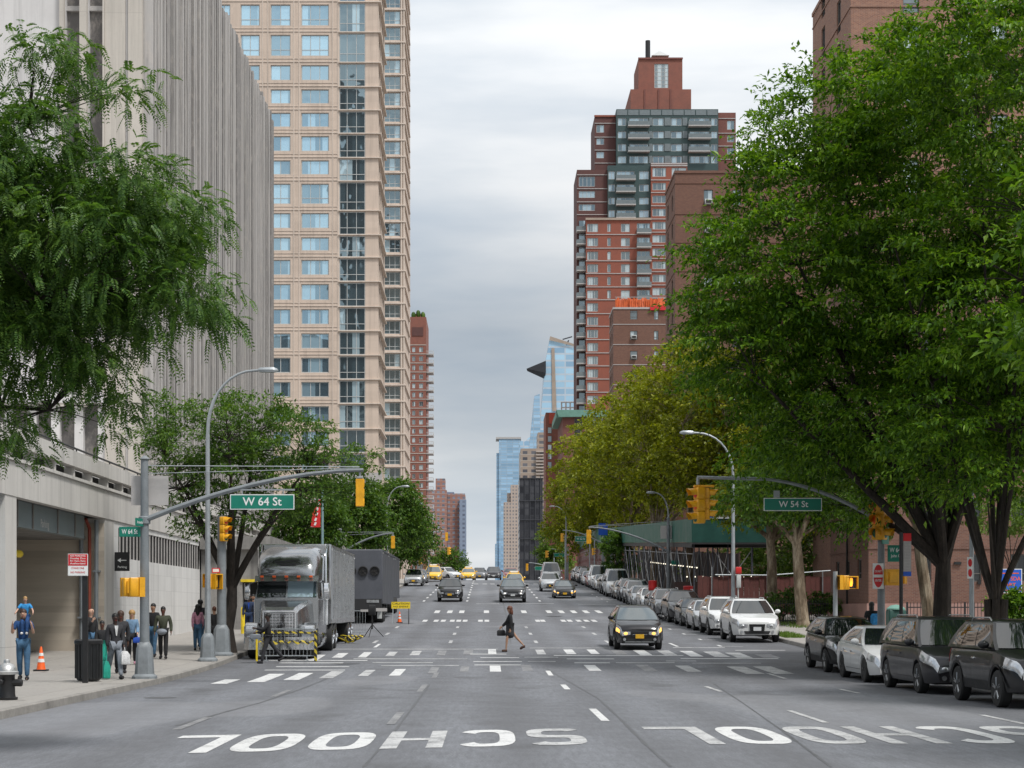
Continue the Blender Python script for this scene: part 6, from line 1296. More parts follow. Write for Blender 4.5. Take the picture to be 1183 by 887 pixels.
for k, (a, q) in enumerate(((-.2, 582), (-.27, 588), (-.3, 594), (-.36, 600), (-.38, 605))): m.prism([(x + a - .07, Z(q + 1.5, y)), (x + a + .03, Z(q + 2, y)), (x + a + .09, Z(q - 1.5, y)), (x + a - .01, Z(q - 2, y))], y - .045, y - .04)
m.build('white_mark', M['band_white'], bn_, sharp=0)
# second crossing, left
y = 109.; x = X(393, y); mast('grey signal mast beyond the grey trailers with a thin curved arm', x, y, Z(612, y), Z(640, y), X(455, y), Z(616, y), 1, plate=(.45, .40, Z(634, y), Z(618, y)))
signal_head('yellow signal head on the thin curved arm above the grey trailers', X(454, y), y, Z(619, y), math.pi, .8, hang=.12)
y = 130.; lamp_post('street lamp half hidden by the left trees', X(447, y), y, Z(562, y) - gs(y), X(468, y) - X(447, y), 1, base=False)
# far intersections on the left
y = 190.; x = X(483, y); mast('far signal mast on the left near the taxi van', x, y, Z(610, y), Z(622, y), X(513, y), Z(613, y), 1, base=False, wire=False)
t_ = sign_board('far green street sign under the left far mast', 'street sign', X(492, y), y - .2, Z(623, y), 1.5, .55, lines=(('W 62 St', .3, 0, 0, 1.0),)); sign_board('dark blue sign on the far left mast', 'sign', X(489, y), y - .25, Z(631, y), 1.3, .6, face='black', edge='black')
signal_head('far yellow signal head on the left far mast', X(516, y), y, Z(615, y), math.pi, .95); t_ = thing('signal_post', 'far grey post at the left kerb near the taxi van', 'signal post', (x, y - 1, gs(y))); m = MB(); m.tube([(x + 1.2, y - 1, gs(y)), (x + 1.2, y - 1, Z(600, y))], .08, 8); m.build('pole', M['galv'], t_)
signal_head('far yellow signal head low on the post left of the taxi van', X(486, y), y - 1.2, Z(643, y), R(150), .9); signal_head('yellow signal head far off above the white suv', X(519, 205.), 205, Z(632, 205.), R(140), .9)
# right near corner
yR = 54.4; xR = X(1018, yR)
t_ = mast('grey signal mast on the right pavement reaching out above the lanes', xR, yR, Z(560, yR), Z(603, yR), X(872, yR), Z(553, yR), -1, base=True, wire=False)
m = MB(); m.tube([(X(878, yR), yR - .05, Z(553.4, yR)), (X(805, yR), yR - .05, Z(551.5, yR))], [.055, .05], 8); m.tube([(X(806, yR), yR - .05, Z(552, yR)), (X(806, yR), yR - .05, Z(560, yR))], .05, 8); m.build('arm_end', M['galv'], t_)
hs_ = Z(563, yR) - Z(605, yR)
signal_head('larger yellow signal head facing left at the end of the right mast arm', X(803.5, yR), yR - .12, Z(563, yR), R(-72), hs_); signal_head('yellow signal head facing right at the end of the right mast arm', X(819.5, yR), yR + .02, Z(563.5, yR), R(80), hs_ * .88)
m = MB(); m.bbox(X(801, yR), X(825, yR), yR - .16, yR + .1, Z(563, yR) + .004, Z(560.5, yR), .02); m.build('bracket', M['signal_yellow'], t_)
t_ = sign_board('green W 54 St sign hanging under the right mast arm among leaves', 'street sign', X(915, yR), yR - .15, Z(583, yR), X(948.5, yR) - X(881.5, yR), Z(575.5, yR) - Z(590.5, yR), lines=(('W 54 St', .27, .02, 0, .92),), bord=.024)
m = MB(); m.box(X(893, yR), X(900, yR), yR - .14, yR - .1, Z(575, yR), Z(567, yR)); m.build('hanger_bar', M['galv'], t_, sharp=0)
signal_head('yellow signal head facing us on top of the right mast pole', X(1011, yR), yR - .28, Z(578, yR), R(-40), 1.25); signal_head('yellow signal head turned right on top of the right mast pole', X(1020, yR), yR - .3, Z(580, yR), R(60), 1.2)
t_ = sign_board('red and white DO NOT ENTER sign on the right mast pole', 'traffic sign', X(1013, yR), yR - .2, Z(665.5, yR), .34, .80, face='sign_white', bord=.006)
m = MB(); n = 28
for sgn_ in (1, -1): m.add([(.14 * math.cos(math.pi * k / n), -.009, sgn_ * (.045 + .31 * math.sin(math.pi * k / n))) for k in range(n + 1)], [tuple(range(n + 1))])
m.build('red_disc', M['sign_red'], t_, world=False, sharp=0); m = MB(); text_on(m, 'DO NOT', .10, (0, -.013, .145), width=.21); text_on(m, 'ENTER', .10, (0, -.013, -.145), width=.19); m.build('lettering', M['sign_white'], t_, world=False, sharp=0)
sign_board('green W 64 John St sign on the right mast pole', 'street sign', X(1033, yR), yR - .2, Z(639.5, yR), .50, .52, lines=(('W 64', .2, -.02, .1, .34), ('John C', .13, .0, -.08, .30)), bord=.008, edge='sign_green'); sign_board('small green blade sign turned away above the W 64 John sign', 'street sign', X(1021, yR), yR - .25, Z(624, yR), .45, .26, rz=R(50), bord=.008, edge='sign_green')
ped_signal('yellow walk signal seen from behind on the right mast pole', X(1029, yR), yR - .1, Z(667, yR), R(190), w=.52, h=.5); ped_signal('yellow walk signal beside the bus stop pole', X(1042, yR), yR + .3, Z(668, yR), R(160), w=.4, h=.34)
yB = 50.; xB = X(1041, yB); t_ = thing('bus_stop_pole', 'black bus stop pole with a tall striped panel on the right pavement', 'bus stop', (xB, yB, gs(yB))); m = MB(); m.tube([(xB, yB, gs(yB)), (xB, yB, Z(615, yB))], .055, 8); m.build('pole', M['black'], t_)
for k, (a, b, c) in enumerate(((616, 625, 'sign_red'), (625.2, 660, 'band_pale'), (660.2, 665.5, 'sign_blue'))): m = MB(); m.box(xB + .06, xB + .29, yB - .02, yB + .02, Z(b, yB), Z(a, yB)); o_ = m.build('panel', M[c], t_, sharp=0)
m = MB()
for k in range(9): m.box(xB + .09, xB + .26, yB - .024, yB - .021, Z(629 + 3.4 * k, yB) - .02, Z(629 + 3.4 * k, yB))
m.build('printed_line', M['sign_back'], t_, sharp=0)
yQ = 64.; xQ = X(965, yQ); t_ = thing('signal_post', 'short grey post with walk signals left of the brick block', 'signal post', (xQ, yQ, gs(yQ))); m = MB(); m.tube([(xQ, yQ, gs(yQ)), (xQ, yQ, Z(660, yQ))], .085, 10); m.build('pole', M['galv'], t_)
ped_signal('yellow walk signal side-on on the short grey post', X(972, yQ), yQ - .1, Z(673, yQ), R(-80), w=.42, h=.52); ped_signal('walk signal with a lit orange hand on the short grey post', X(982, yQ), yQ - .1, Z(673, yQ), R(12), True, .46, .46)
yT = 48.; xT = X(1122.5, yT); t_ = thing('sign_post', 'pale grey pole between the big tree trunks', 'sign post', (xT, yT, gs(yT))); m = MB(); m.tube([(xT, yT, gs(yT)), (xT, yT, Z(560, yT))], [.075, .06], 10); m.build('pole', M['galv'], t_)
t_ = sign_board('narrow red and white sign on the pale pole between tree trunks', 'traffic sign', X(1119.5, yT), yT - .1, Z(656, yT), .15, .60, face='sign_white', bord=.006); m = MB()
for s_ in (.14, -.14): m.add([(.055 * math.cos(6.2832 * k / 16), -.009, s_ + .11 * math.sin(6.2832 * k / 16)) for k in range(16)], [tuple(range(16))])
m.build('red_mark', M['sign_red'], t_, world=False, sharp=0)
yC = 68.; t_ = sign_board('blue placard with orange lettering in front of the brick block', 'placard', X(1168, yC), yC, Z(671, yC), X(1180.5, yC) - X(1155, yC), Z(657, yC) - Z(685, yC), face='sign_blue', bord=.03); m = MB(); text_on(m, 'ETSDA', .22, (.06, -.008, .08), width=.62); text_on(m, 'ART', .18, (-.02, -.008, -.15), width=.42); m.box(-.38, .3, -.009, -.006, .28, .32); m.box(-.3, .38, -.009, -.006, -.38, -.34); m.build('orange_lettering', M['orange'], t_, world=False, sharp=0)
m = MB(); zz = gs(yC) - WL[t_].z
for a in (-.38, .38): m.box(a - .025, a + .025, .025, .06, zz, -.1)
m.build('post', M['galv'], t_, world=False, sharp=0)
# street lamps and masts further along the right kerb
y = 75.; lamp_post('slim street lamp rising behind the white suvs on the right', X(847, y), y, Z(500, y) - gs(y), X(847, y) - X(794, y), -1, base=False)
t_ = thing('parking_meter', 'red and grey meter on the lamp post behind the white suv', 'meter', (X(851, y), y - .2, gs(y))); m = MB(); m.bbox(X(849, y), X(855.5, y), y - .3, y - .12, Z(663, y), Z(655, y), .02); m.build('red_box', M['plastic_red'], t_); m = MB(); m.bbox(X(850, y), X(855, y), y - .28, y - .12, Z(679, y), Z(663.3, y), .02); m.tube([(X(852, y), y - .2, gs(y)), (X(852, y), y - .2, Z(679, y))], .03, 6); m.build('grey_box', M['frame_pale'], t_)
y = 80.; x = X(859, y); t_ = thing('newspaper_box', 'blue newspaper box behind the white suv', 'newspaper box', (x, y, gs(y))); m = MB(); m.bbox(x - .13, x + .13, y - .2, y + .2, gs(y) + .95, gs(y) + 1.3, .03); m.box(x - .05, x + .05, y - .05, y + .05, gs(y), gs(y) + .95); m.build('box', M['plastic_blue'], t_)
y = 116.; x = X(772, y); mast('grey signal mast by the green shed with its arm over the far crossing', x, y, Z(599, y), Z(637, y), X(680, y), Z(609, y), -1, base=False, wire=True, plate=(.5, .25, Z(622, y), Z(607, y)))
lamp_post('curved lamp arm on top of the mast by the green shed', x + .05, y + .3, Z(569, y) - gs(y), X(772, y) - X(752, y), -1, base=False)
signal_head('yellow signal head at the end of the arm over the far crossing', X(680.5, y), y, Z(612, y), R(165), .95); sign_board('green street sign on the mast by the shed', 'street sign', X(779.5, y), y - .15, Z(650, y), .5, .3, bord=.01, edge='sign_green')
y = 182.; x = X(696.5, y); mast('far grey signal mast by the dark tree, arm over the road', x, y, Z(620, y), Z(628, y), X(650, y), Z(612.5, y), -1, base=False, wire=False)
sign_board('bright blue square sign on the far right mast', 'sign', X(696.5, y), y - .2, Z(611.3, y), X(702, y) - X(691.5, y), Z(604.5, y) - Z(618.2, y), face='sign_blue', edge='sign_blue'); sign_board('green street sign on the far right mast arm', 'street sign', X(671, y), y - .15, Z(622.5, y), 1.25, .56, lines=(('W 62 St', .32, 0, 0, .9),))
signal_head('yellow signal head at the tip of the far right mast arm', X(649.8, y), y, Z(616, y), R(150), .9); signal_head('yellow signal head low on the far post by the red shed', X(686, y), y, Z(633, y), R(120), .75)
for k, (px, py_) in enumerate(((682, 610), (687.5, 622), (653.5, 618))): t_ = thing('signal_post', ['slim grey post at the far crossing beside the mast arm tip', 'slim post carrying the low far signal head', 'slim far post left of the red shed'][k], 'signal post', (X(px, y), y + 1, gs(y))); m = MB(); m.tube([(X(px, y), y + 1, gs(y)), (X(px, y), y + 1, Z(py_, y))], .06, 6); m.build('pole', M['galv'], t_)
lamp_post('far street lamp against the yellow-green trees', X(654, 200.), 200., Z(585, 200.) - gs(200.), X(654, 200.) - X(638, 200.), -1, base=False)
y = 240.; x = X(656, y); mast('furthest signal mast on the right beyond the crest', x, y, Z(632, y), Z(641, y), X(637, y), Z(634, y), -1, base=False, wire=False); signal_head('yellow signal heads of the furthest right mast', X(632, y), y, Z(636, y), R(140), 1.0); sign_board('green street sign of the furthest right mast', 'street sign', X(646, y), y - .2, Z(641, y), 1.5, .5); signal_head('low yellow head on the furthest right mast', X(654, y), y - .2, Z(642, y), R(180), .9)
y = 260.; mast('distant signal mast just right of the middle lanes', X(640, y), y, Z(645, y), Z(658, y), X(611, y), Z(650, y), -1, base=False, wire=False); signal_head('distant yellow signal head above the middle taxi', X(609, y), y, Z(651, y), R(170), 1.1); sign_board('distant green street sign right of the middle taxi', 'street sign', X(624, y), y - .2, Z(656.5, y), 1.6, .55)

# ------------------------------------------------------------------ sheds and fences on the right
def shed(label, x0, x1, y0, y1, front_x1, par_h, clear, pm, pm2, post, front=True, step=4.6):
    t = thing('sidewalk_shed', label, 'sidewalk shed', (x0, y0, gs(y0))); n = max(2, int((y1 - y0) / step)); yy = [y0 + (y1 - y0) * k / n for k in range(n + 1)]
    dk = lambda y: gs(y) + clear
    m = MB(); m.loft([[(x0, y, dk(y)), (x0 + .06, y, dk(y)), (x0 + .06, y, dk(y) + par_h), (x0, y, dk(y) + par_h)] for y in yy]); m.build('parapet', M[pm], t, sharp=20)
    m = MB(); m.loft([[(x0 + .061, y, dk(y) - .3), (x1, y, dk(y) - .3), (x1, y, dk(y) - .02), (x0 + .061, y, dk(y) - .02)] for y in yy]); m.build('deck', M['trim_black'], t, sharp=20)
    if front:
        m = MB(); m.box(x0 + .002, front_x1, y0 - .06, y0 - .001, dk(y0), dk(y0) + par_h); fp = m.build('parapet', M[pm2], t, sharp=0); m = MB(); m.box(x0, front_x1, y0 - .4, y0 - .061, dk(y0) - .12, dk(y0) - .02); m.box(x0, front_x1, y0, y0 + 1.2, dk(y0) - .28, dk(y0) - .0); m.build('beam', M['trim_black'], t, sharp=0)
    proto = None
    def add_post(x, y):
        nonlocal proto
        if proto is None: m = MB(); m.tube([(0, 0, 0), (0, 0, clear - .1)], .045, 6); m.box(-.12, .12, -.12, .12, 0, .03); proto = m.build('post', M[post], t, world=False); o = proto
        else: o = proto.copy(); COL.objects.link(o)
        o.location = (x - x0, y - y0, gs(y) - gs(y0)); return o
    for y in yy: add_post(x0 + .15, y); add_post(x1 - .2, y)
    xs = list(np.arange(x0 + 1.3, front_x1, 2.4)) if front else []
    for x in xs: add_post(x, y0 + .1); add_post(x + .3, y0 + 2.4)
    m = MB()
    for a, b in zip(yy[:-1], yy[1:]):
        for x in (x0 + .15, x1 - .2): m.tube([(x, a, gs(a) + .6), (x, b, gs(b) + clear - .4)], .025, 5); m.tube([(x, a, gs(a) + clear - .4), (x, b, gs(b) + .6)], .025, 5)
        m.tube([(x0 + .15, a, gs(a) + clear - .7), (x0 + .15, b, gs(b) + clear - .7)], .025, 5)
    for a, b in zip(xs[:-1], xs[1:]):
        m.tube([(a, y0 + .1, gs(y0) + .5), (b, y0 + .1, gs(y0) + clear - .4)], .025, 5); m.tube([(a, y0 + .1, gs(y0) + clear - .4), (b, y0 + .1, gs(y0) + .5)], .025, 5)
    m.build('cross_brace', M['scaffold_pale'], t); return t
y0 = 105.; sh = shed('green hoarded sidewalk shed on steel posts by the far crossing', X(799, y0), X(799, y0) + 2.4, y0, 176., X(889, y0), 1.45, 4.25, 'shed_green', 'shed_dark', 'scaffold')
m = MB(); m.box(X(818, y0), X(853, y0), y0 - .12, y0 - .062, Z(599, y0), Z(594.5, y0)); sg_ = m.build('banner', M['frame_pale'], sh, sharp=0); m = MB(); m.box(X(819, y0), X(824, y0), y0 - .126, y0 - .121, Z(598.4, y0), Z(595.2, y0)); m.build('emblem', M['sign_blue'], sg_, sharp=0)
m = MB(); text_on(m, 'CONSTRUCTION', .15, (X(838, y0), y0 - .124, Z(596.8, y0)), width=1.3); m.build('lettering', M['grey_panel'], sg_, sharp=0)
_bulb = None
for k in range(34):
    if k < 9: x, y, z = X(797, y0) + .62 * k * .8, y0 + 1.5, gs(y0) + 2.2 - .05 * math.sin(k * 3.1)
    else: x, y, z = X(799, y0) + .5, y0 + 1.5 + (k - 9) * 1.25, gs(y0 + 1.5 + (k - 9) * 1.25) + 2.7
    if _bulb is None: m = MB(); m.ball((0, 0, 0), .045, 8, 5); _bulb = m.build('bulb', M['lamp_on'], sh, world=False); o = _bulb
    else: o = _bulb.copy(); COL.objects.link(o)
    o.location = (x - WL[sh].x, y - y0, z - gs(y0))
t_ = shed('red painted sidewalk shed further up the right side', 12.3, 14.8, 186., 236., 13., 1.5, 4.2, 'shed_green', 'shed_green', 'pipe_red', True, 2.2)
for k in range(9): m = MB(); q = 188 + 5 * k; m.box(14.3, 14.5, q, q + 3.4, gs(q), gs(q) + 3.9); m.build('red_panel', M['pipe_red'] if k % 2 else M['pipe_blue'], t_, sharp=0)
y = 101.; t_ = thing('board_fence', 'red board fence with a steel top rail behind the parked suvs', 'fence', (X(805, y), y, gs(y))); m = MB(); x = X(806, y)
while x < X(962, y): m.box(x, x + .285, y + .02 * math.sin(x * 7), y + .05 + .02 * math.sin(x * 7), gs(y) + .05, Z(665.5 + .8 * math.sin(x * 3), y)); x += .30
m.build('board', M['fence_red'], t_, sharp=0); m = MB(); m.tube([(X(826, y), y - .08, Z(664, y)), (X(890, y), y - .08, Z(664.5, y)), (X(960, y), y - .08, Z(659, y))], .04, 6)
for p in (822, 886, 950): m.tube([(X(p, y), y - .08, gs(y)), (X(p, y), y - .08, Z(655 if p == 822 else 660, y))], .035, 6)
m.build('top_rail', M['galv'], t_)
m = MB(); m.box(X(779, 107.), X(812, 107.), 106.9, 107., gs(107), Z(672, 107.)); [m.box(15.6 + .02 * (k % 2), 15.7 + .02 * (k % 2), 107.1 + 3 * k, 110.05 + 3 * k, gs(107 + 3 * k) - .3, gs(107 + 3 * k) + 3.6) for k in range(23)]; t2 = thing('board_fence', 'dark brown hoarding behind the shed posts', 'fence', (13, 107, gs(107))); m.build('board', M['hoarding'], t2, sharp=0)
def iron_fence(label, xa, xb, y, h, step=.14):
    g = gs(y); t = thing('iron_fence', label, 'fence', (xa, y, g)); m = MB(); x = xa
    while x < xb: m.box(x - .011, x + .011, y - .011, y + .011, g + .08, g + h); m.add([(x - .02, y, g + h), (x + .02, y, g + h), (x, y, g + h + .1)], [(0, 1, 2)]); x += step
    m.build('pickets', M['black_iron'], t, sharp=0); m = MB()
    for z in (.14, h - .16): m.box(xa, xb, y - .02, y + .02, g + z, g + z + .045)
    m.build('rail', M['black_iron'], t, sharp=0)
    x = xa
    while x <= xb: m = MB(); m.box(x - .035, x + .035, y - .035, y + .035, g, g + h + .08); m.build('post', M['black_iron'], t, sharp=0); x += 2.4
    return t
iron_fence('black iron picket fence in front of the low brick block', X(1048, 72.), 27., 72., 1.35); iron_fence('low black fence round the tree beds before the red boards', X(880, 88.), X(958, 88.), 88., 1.15, .12)
y = 66.; x = X(1035, y); t_ = thing('litter_bin', 'green litter bin behind the right mast pole', 'litter bin', (x, y, gs(y))); m = MB(); m.bbox(x - .33, x + .33, y - .3, y + .3, gs(y), gs(y) + 1.25, .05); m.build('drum', M['shed_dark'], t_); m = MB(); m.lathe([(.36, 1.25), (.36, 1.3), (.2, 1.42), (.001, 1.45)], (x, y, gs(y)), 14); m.build('lid', M['copper'], t_)
for k, (px, yy, r_) in enumerate(((795, 99., 0), (754, 113., 1))):
    x = X(px, yy); t_ = thing('barrel', ['red drum beside the shed posts', 'red drum under the far end of the shed'][k], 'drum', (x, yy, gs(yy))); m = MB(); m.lathe([(.28, 0), (.29, .05), (.28, .3), (.295, .34), (.28, .4), (.28, .8), (.29, .84), (.25, .86)], (x, yy, gs(yy) + .9), 14); m.build('drum', M['plastic_red'], t_); m = MB(); m.box(x - .3, x + .3, yy - .3, yy + .3, gs(yy), gs(yy) + .9); m.build('stand', M['trim_black'], t_, sharp=0)
# ------------------------------------------------------------------ trees: tapered limbs and many small leaves
def leaf_cloud(name, P, D, N, ln, wd, m, parent, fold=.25):
    """one mesh of folded leaves at P, pointing along D, facing N"""
    k = len(P); org = np.array(WL.get(parent, Vector((0, 0, 0))))
    D = D / np.linalg.norm(D, axis=1, keepdims=True); S = np.cross(D, N); S /= np.maximum(np.linalg.norm(S, axis=1, keepdims=True), 1e-6); U = np.cross(S, D)
    ln = ln[:, None]; wd = wd[:, None]; mid = P + D * ln * .45
    V = np.empty((k, 4, 3)); V[:, 0] = P; V[:, 1] = mid + S * wd * .5 + U * wd * fold; V[:, 2] = P + D * ln - U * ln * .08; V[:, 3] = mid - S * wd * .5 + U * wd * fold
    V -= org
    me = bpy.data.meshes.new(name); me.vertices.add(k * 4); me.vertices.foreach_set('co', V.reshape(-1).astype(np.float32))
    b = np.arange(k)[:, None] * 4; L = np.concatenate([b, b + 1, b + 2, b, b + 2, b + 3], 1).reshape(-1)
    me.loops.add(k * 6); me.loops.foreach_set('vertex_index', L.astype(np.int32)); me.polygons.add(k * 2); me.polygons.foreach_set('loop_start', np.arange(0, k * 6, 3, dtype=np.int32)); me.polygons.foreach_set('loop_total', np.full(k * 2, 3, np.int32))
    me.update(calc_edges=True); me.materials.append(m); o = bpy.data.objects.new(name, me); COL.objects.link(o); o.parent = parent; WL[o] = Vector(org); return o
def unit(r, n): v = r.normal(size=(n, 3)); return v / np.linalg.norm(v, axis=1, keepdims=True)
def curve(a, b, bend, n=6):
    a, b = np.array(a, float), np.array(b, float); return [a + (b - a) * t + np.array(bend) * 4 * t * (1 - t) * .25 for t in np.linspace(0, 1, n)]
def tree(name, label, base, fork, r0, lobes, nleaf, leaf, ln, wd, bark, seed, clump=.9, flat=.5, droop=.3, spray=False, limbs=6, per=None, group=None, twig=1., lean=(0, 0), shellp=.55, stems=1, branch_r=.035):
    r = np.random.default_rng(seed); t = thing(name, label, 'tree', base, 0, group); base = np.array(base, float)
    vol = np.array([l[3] * l[4] * l[5] for l in lobes]) ** .75; share = vol / vol.sum(); per = per or (14 if spray else 42); nc = max(8, nleaf // per)
    C = []; A = []
    for l, s in zip(lobes, share):
        n = max(3, int(nc * s)); u = unit(r, n) * (r.random((n, 1)) ** (1 / 3) * shellp + (1 - shellp) * (.78 + .3 * r.random((n, 1)))); u[:, 2] = np.where(u[:, 2] < -.55, u[:, 2] * .75, u[:, 2])
        C.append(np.array(l[:3]) + u * np.array(l[3:6])); A.append(u)
    C = np.concatenate(C); A = np.concatenate(A); C = C[C[:, 2] > base[2] + .6]; A = A[:len(C)]
    # wood
    m = MB(); fk = np.array([base[0] + lean[0], base[1] + lean[1], base[2] + fork]); ax = lambda f: base + (fk - base) * f
    for s in range(stems):
        off = np.array([0, 0, 0]) if stems == 1 else np.array([r.normal(0, r0 * .9), r.normal(0, r0 * .9), 0])
        m.tube([tuple(base + off * .6 + np.array([0, 0, -.1])), tuple(base + off * .7 + (fk - base) * .06), tuple(ax(.35) + off * .8 + np.array([r.normal(0, .05), r.normal(0, .05), 0])), tuple(ax(.7) + off), tuple(fk + off * 1.2)], [r0 * 1.35, r0 * 1.05, r0 * .95, r0 * .86, r0 * .7], 10)
    tips = C[r.choice(len(C), min(limbs, len(C)), replace=False)]
    k = 0
    if limbs > 2:                                    # spread limb tips apart
        idx = [int(r.integers(len(C)))]
        while len(idx) < min(limbs, len(C)): d = np.min([np.linalg.norm(C - C[i], axis=1) for i in idx], axis=0); idx.append(int(np.argmax(d * (.7 + .6 * r.random(len(C))))))
        tips = C[idx]
    paths = []
    for q in tips:
        q = fk + (q - fk) * .85; st = ax(.86 + .14 * r.random()); ln_ = np.linalg.norm(q - st); pts = curve(st, q, (r.normal(0, .12) * ln_, r.normal(0, .12) * ln_, .28 * ln_), 8); paths.append(np.array(pts)); m.tube([tuple(p) for p in pts], [max(.018, r0 * .52 * (1 - .85 * i / 7)) for i in range(8)], 7, caps=False)
    allp = np.concatenate(paths); tier = np.concatenate([np.arange(8)] * len(paths)); par_r = r0 * .52 * (1 - .85 * tier / 7)
    sub = C[r.random(len(C)) < min(1., 420 / len(C))]
    for c in sub:
        d = np.linalg.norm(allp - c, axis=1) + np.where(tier < 2, 3., 0.) + np.where(allp[:, 2] > c[2] + .3, 1.2, 0.); i = int(np.argmin(d)); ln_ = np.linalg.norm(c - allp[i]); pts = curve(allp[i], c, (r.normal(0, .1) * ln_, r.normal(0, .1) * ln_, .2 * ln_), 5); w = min(branch_r, par_r[i] * .7); m.tube([tuple(p) for p in pts], [w, w * .8, w * .6, w * .4, w * .22], 4, caps=False)
    m.build('trunk', M[bark], t, sharp=0, recalc=False)
    # leaves on twigs around every clump
    tw = 5; K = len(C); cx = np.repeat(C, tw, 0); out = np.repeat(A, tw, 0); d = unit(r, K * tw) * np.array([1, 1, flat]) + out * .75 + np.array([0, 0, .12]); d /= np.linalg.norm(d, axis=1, keepdims=True)
    L = clump * (.55 + .7 * r.random((K * tw, 1))); nl = max(1, int(round(nleaf / (K * tw))))
    tt = r.random((K * tw, nl, 1)) ** .8; P = cx[:, None, :] + d[:, None, :] * L[:, None, :] * tt + np.concatenate([np.zeros((K * tw, nl, 2)), -droop * L[:, None, :] * tt ** 2], 2) + r.normal(0, .10 * clump, (K * tw, nl, 3)) * np.array([1, 1, flat])
    side = unit(r, K * tw * nl).reshape(K * tw, nl, 3); D = d[:, None, :] * .7 + side * .8 + np.array([0, 0, -droop * 1.3]); P = P.reshape(-1, 3); D = D.reshape(-1, 3); n = len(P)
    Nn = unit(r, n) * .55 + np.array([0, 0, 1.])
    if not spray: leaf_cloud('crown', P, D, Nn, ln * (.5 + .85 * r.random(n)), wd * (.55 + .8 * r.random(n)), M[leaf], t)
    else:                                            # feathery compound leaves: a stalk with paired leaflets
        D /= np.linalg.norm(D, axis=1, keepdims=True); S = np.cross(D, Nn); S /= np.linalg.norm(S, axis=1, keepdims=True); U = np.cross(S, D); pr = 9; Ls = (.17 + .12 * r.random(n))[:, None]
        PP = []; DD = []; NN = []; WW = []
        for i in range(pr):
            f = .18 + .82 * i / (pr - 1); q = P + D * Ls * f - np.array([0, 0, 1]) * Ls * .45 * f * f; k_ = math.sin(math.pi * (.16 + .74 * f)) ** .6
            for s in (-1, 1): PP.append(q); DD.append(S * s + D * (.45 + .25 * f) + np.array([0, 0, -.25])); NN.append(U); WW.append(np.full(n, k_))
        PP, DD, NN, WW = map(np.concatenate, (PP, DD, NN, WW)); j = r.random(len(PP)); leaf_cloud('crown', PP, DD, NN + unit(r, len(PP)) * .25, ln * WW * (.8 + .4 * j), wd * WW * (.8 + .4 * j), M[leaf], t, .1)
    return t
def lobe(px, py, Y, rx, rz, ry=None, dy=0.): k = Y / F; return (X(px, Y), Y + dy, Z(py, Y), rx * k, ry if ry else (rx + rz) / 2 * k, rz * k)
# feathery tree in the left foreground, its trunk outside the picture
Y = 22.
tree('locust_tree', 'feathery green locust tree reaching in from the left edge in front of the ribbed hall', (-9.9, 23.5, gs(23.5)), 4.2, .19, [lobe(-70, 270, Y, 110, 180, 2.0), lobe(45, 275, Y, 75, 90, 1.4), lobe(48, 165, Y, 52, 42, 1.0), lobe(125, 300, Y, 75, 85, 1.4), lobe(160, 215, Y, 55, 30, .9), lobe(192, 245, Y, 48, 28, .9), lobe(205, 335, Y, 46, 34, .9), lobe(30, 400, Y, 60, 46, 1.1), lobe(105, 390, Y, 45, 42, .8), lobe(50, 68, Y, 50, 22, .6), lobe(148, 105, Y, 24, 16, .4), lobe(146, 420, Y, 16, 50, .3), lobe(0, 470, Y, 30, 50, .5), lobe(125, 470, Y, 8, 40, .2)], 12500, 'leaf_locust', .064, .027, 'bark_dark', 11, clump=.46, flat=.55, droop=.42, spray=True, limbs=12, branch_r=.016)
# tree on the left pavement
Y = 59.
tree('locust_tree', 'dark forked locust tree on the left pavement behind the signal post', (X(265, Y), Y, gs(Y)), 2.3, .23, [lobe(225, 505, Y, 58, 38, 1.8), lobe(285, 488, Y, 55, 32, 2.), lobe(330, 510, Y, 50, 34, 2.), lobe(385, 530, Y, 42, 26, 1.4), lobe(205, 560, Y, 42, 26, 1.4), lobe(345, 565, Y, 55, 26, 1.6), lobe(262, 545, Y, 46, 28, 1.8), lobe(185, 480, Y, 20, 22, .8), lobe(300, 590, Y, 40, 18, 1.2), lobe(235, 600, Y, 30, 16, 1.)], 23000, 'leaf_mid', .16, .07, 'bark_dark', 21, clump=.62, flat=.3, droop=.22, limbs=10, lean=(.1, 0), shellp=.7)
# trees further along the left side
for k, (px, py_, Y, rx, rz, n, lb) in enumerate(((358, 600, 106., 40, 46, 12000, 'green street tree right behind the lorry'), (408, 598, 118., 42, 44, 14000, 'green street tree behind the thin curved signal arm'), (455, 592, 140., 38, 42, 13000, 'broad green street tree below the narrow beige tower'), (478, 622, 175., 22, 32, 6000, 'small green street tree nearest the far left masts'), (519, 650, 330., 22, 13, 4000, 'round green tree beyond the crest on the left'))):
    x = X(px, Y); tree('street_tree', lb, (min(x, -9.3), Y, gs(Y)), max(2., Z(py_, Y) - gs(Y) - rz * Y / F * .8), .2, [lobe(px, py_, Y, rx * .8, rz), lobe(px - rx * .5, py_ + rz * .35, Y, rx * .6, rz * .6), lobe(px + rx * .5, py_ + rz * .3, Y, rx * .6, rz * .6), lobe(px + rx * .2, py_ - rz * .4, Y, rx * .5, rz * .55)], n, 'leaf_mid', .12 + Y * .0011, .07 + Y * .0006, 'bark_dark', 31 + k, clump=.5 + Y * .004, flat=.5, limbs=7, group='street trees along the left pavement')
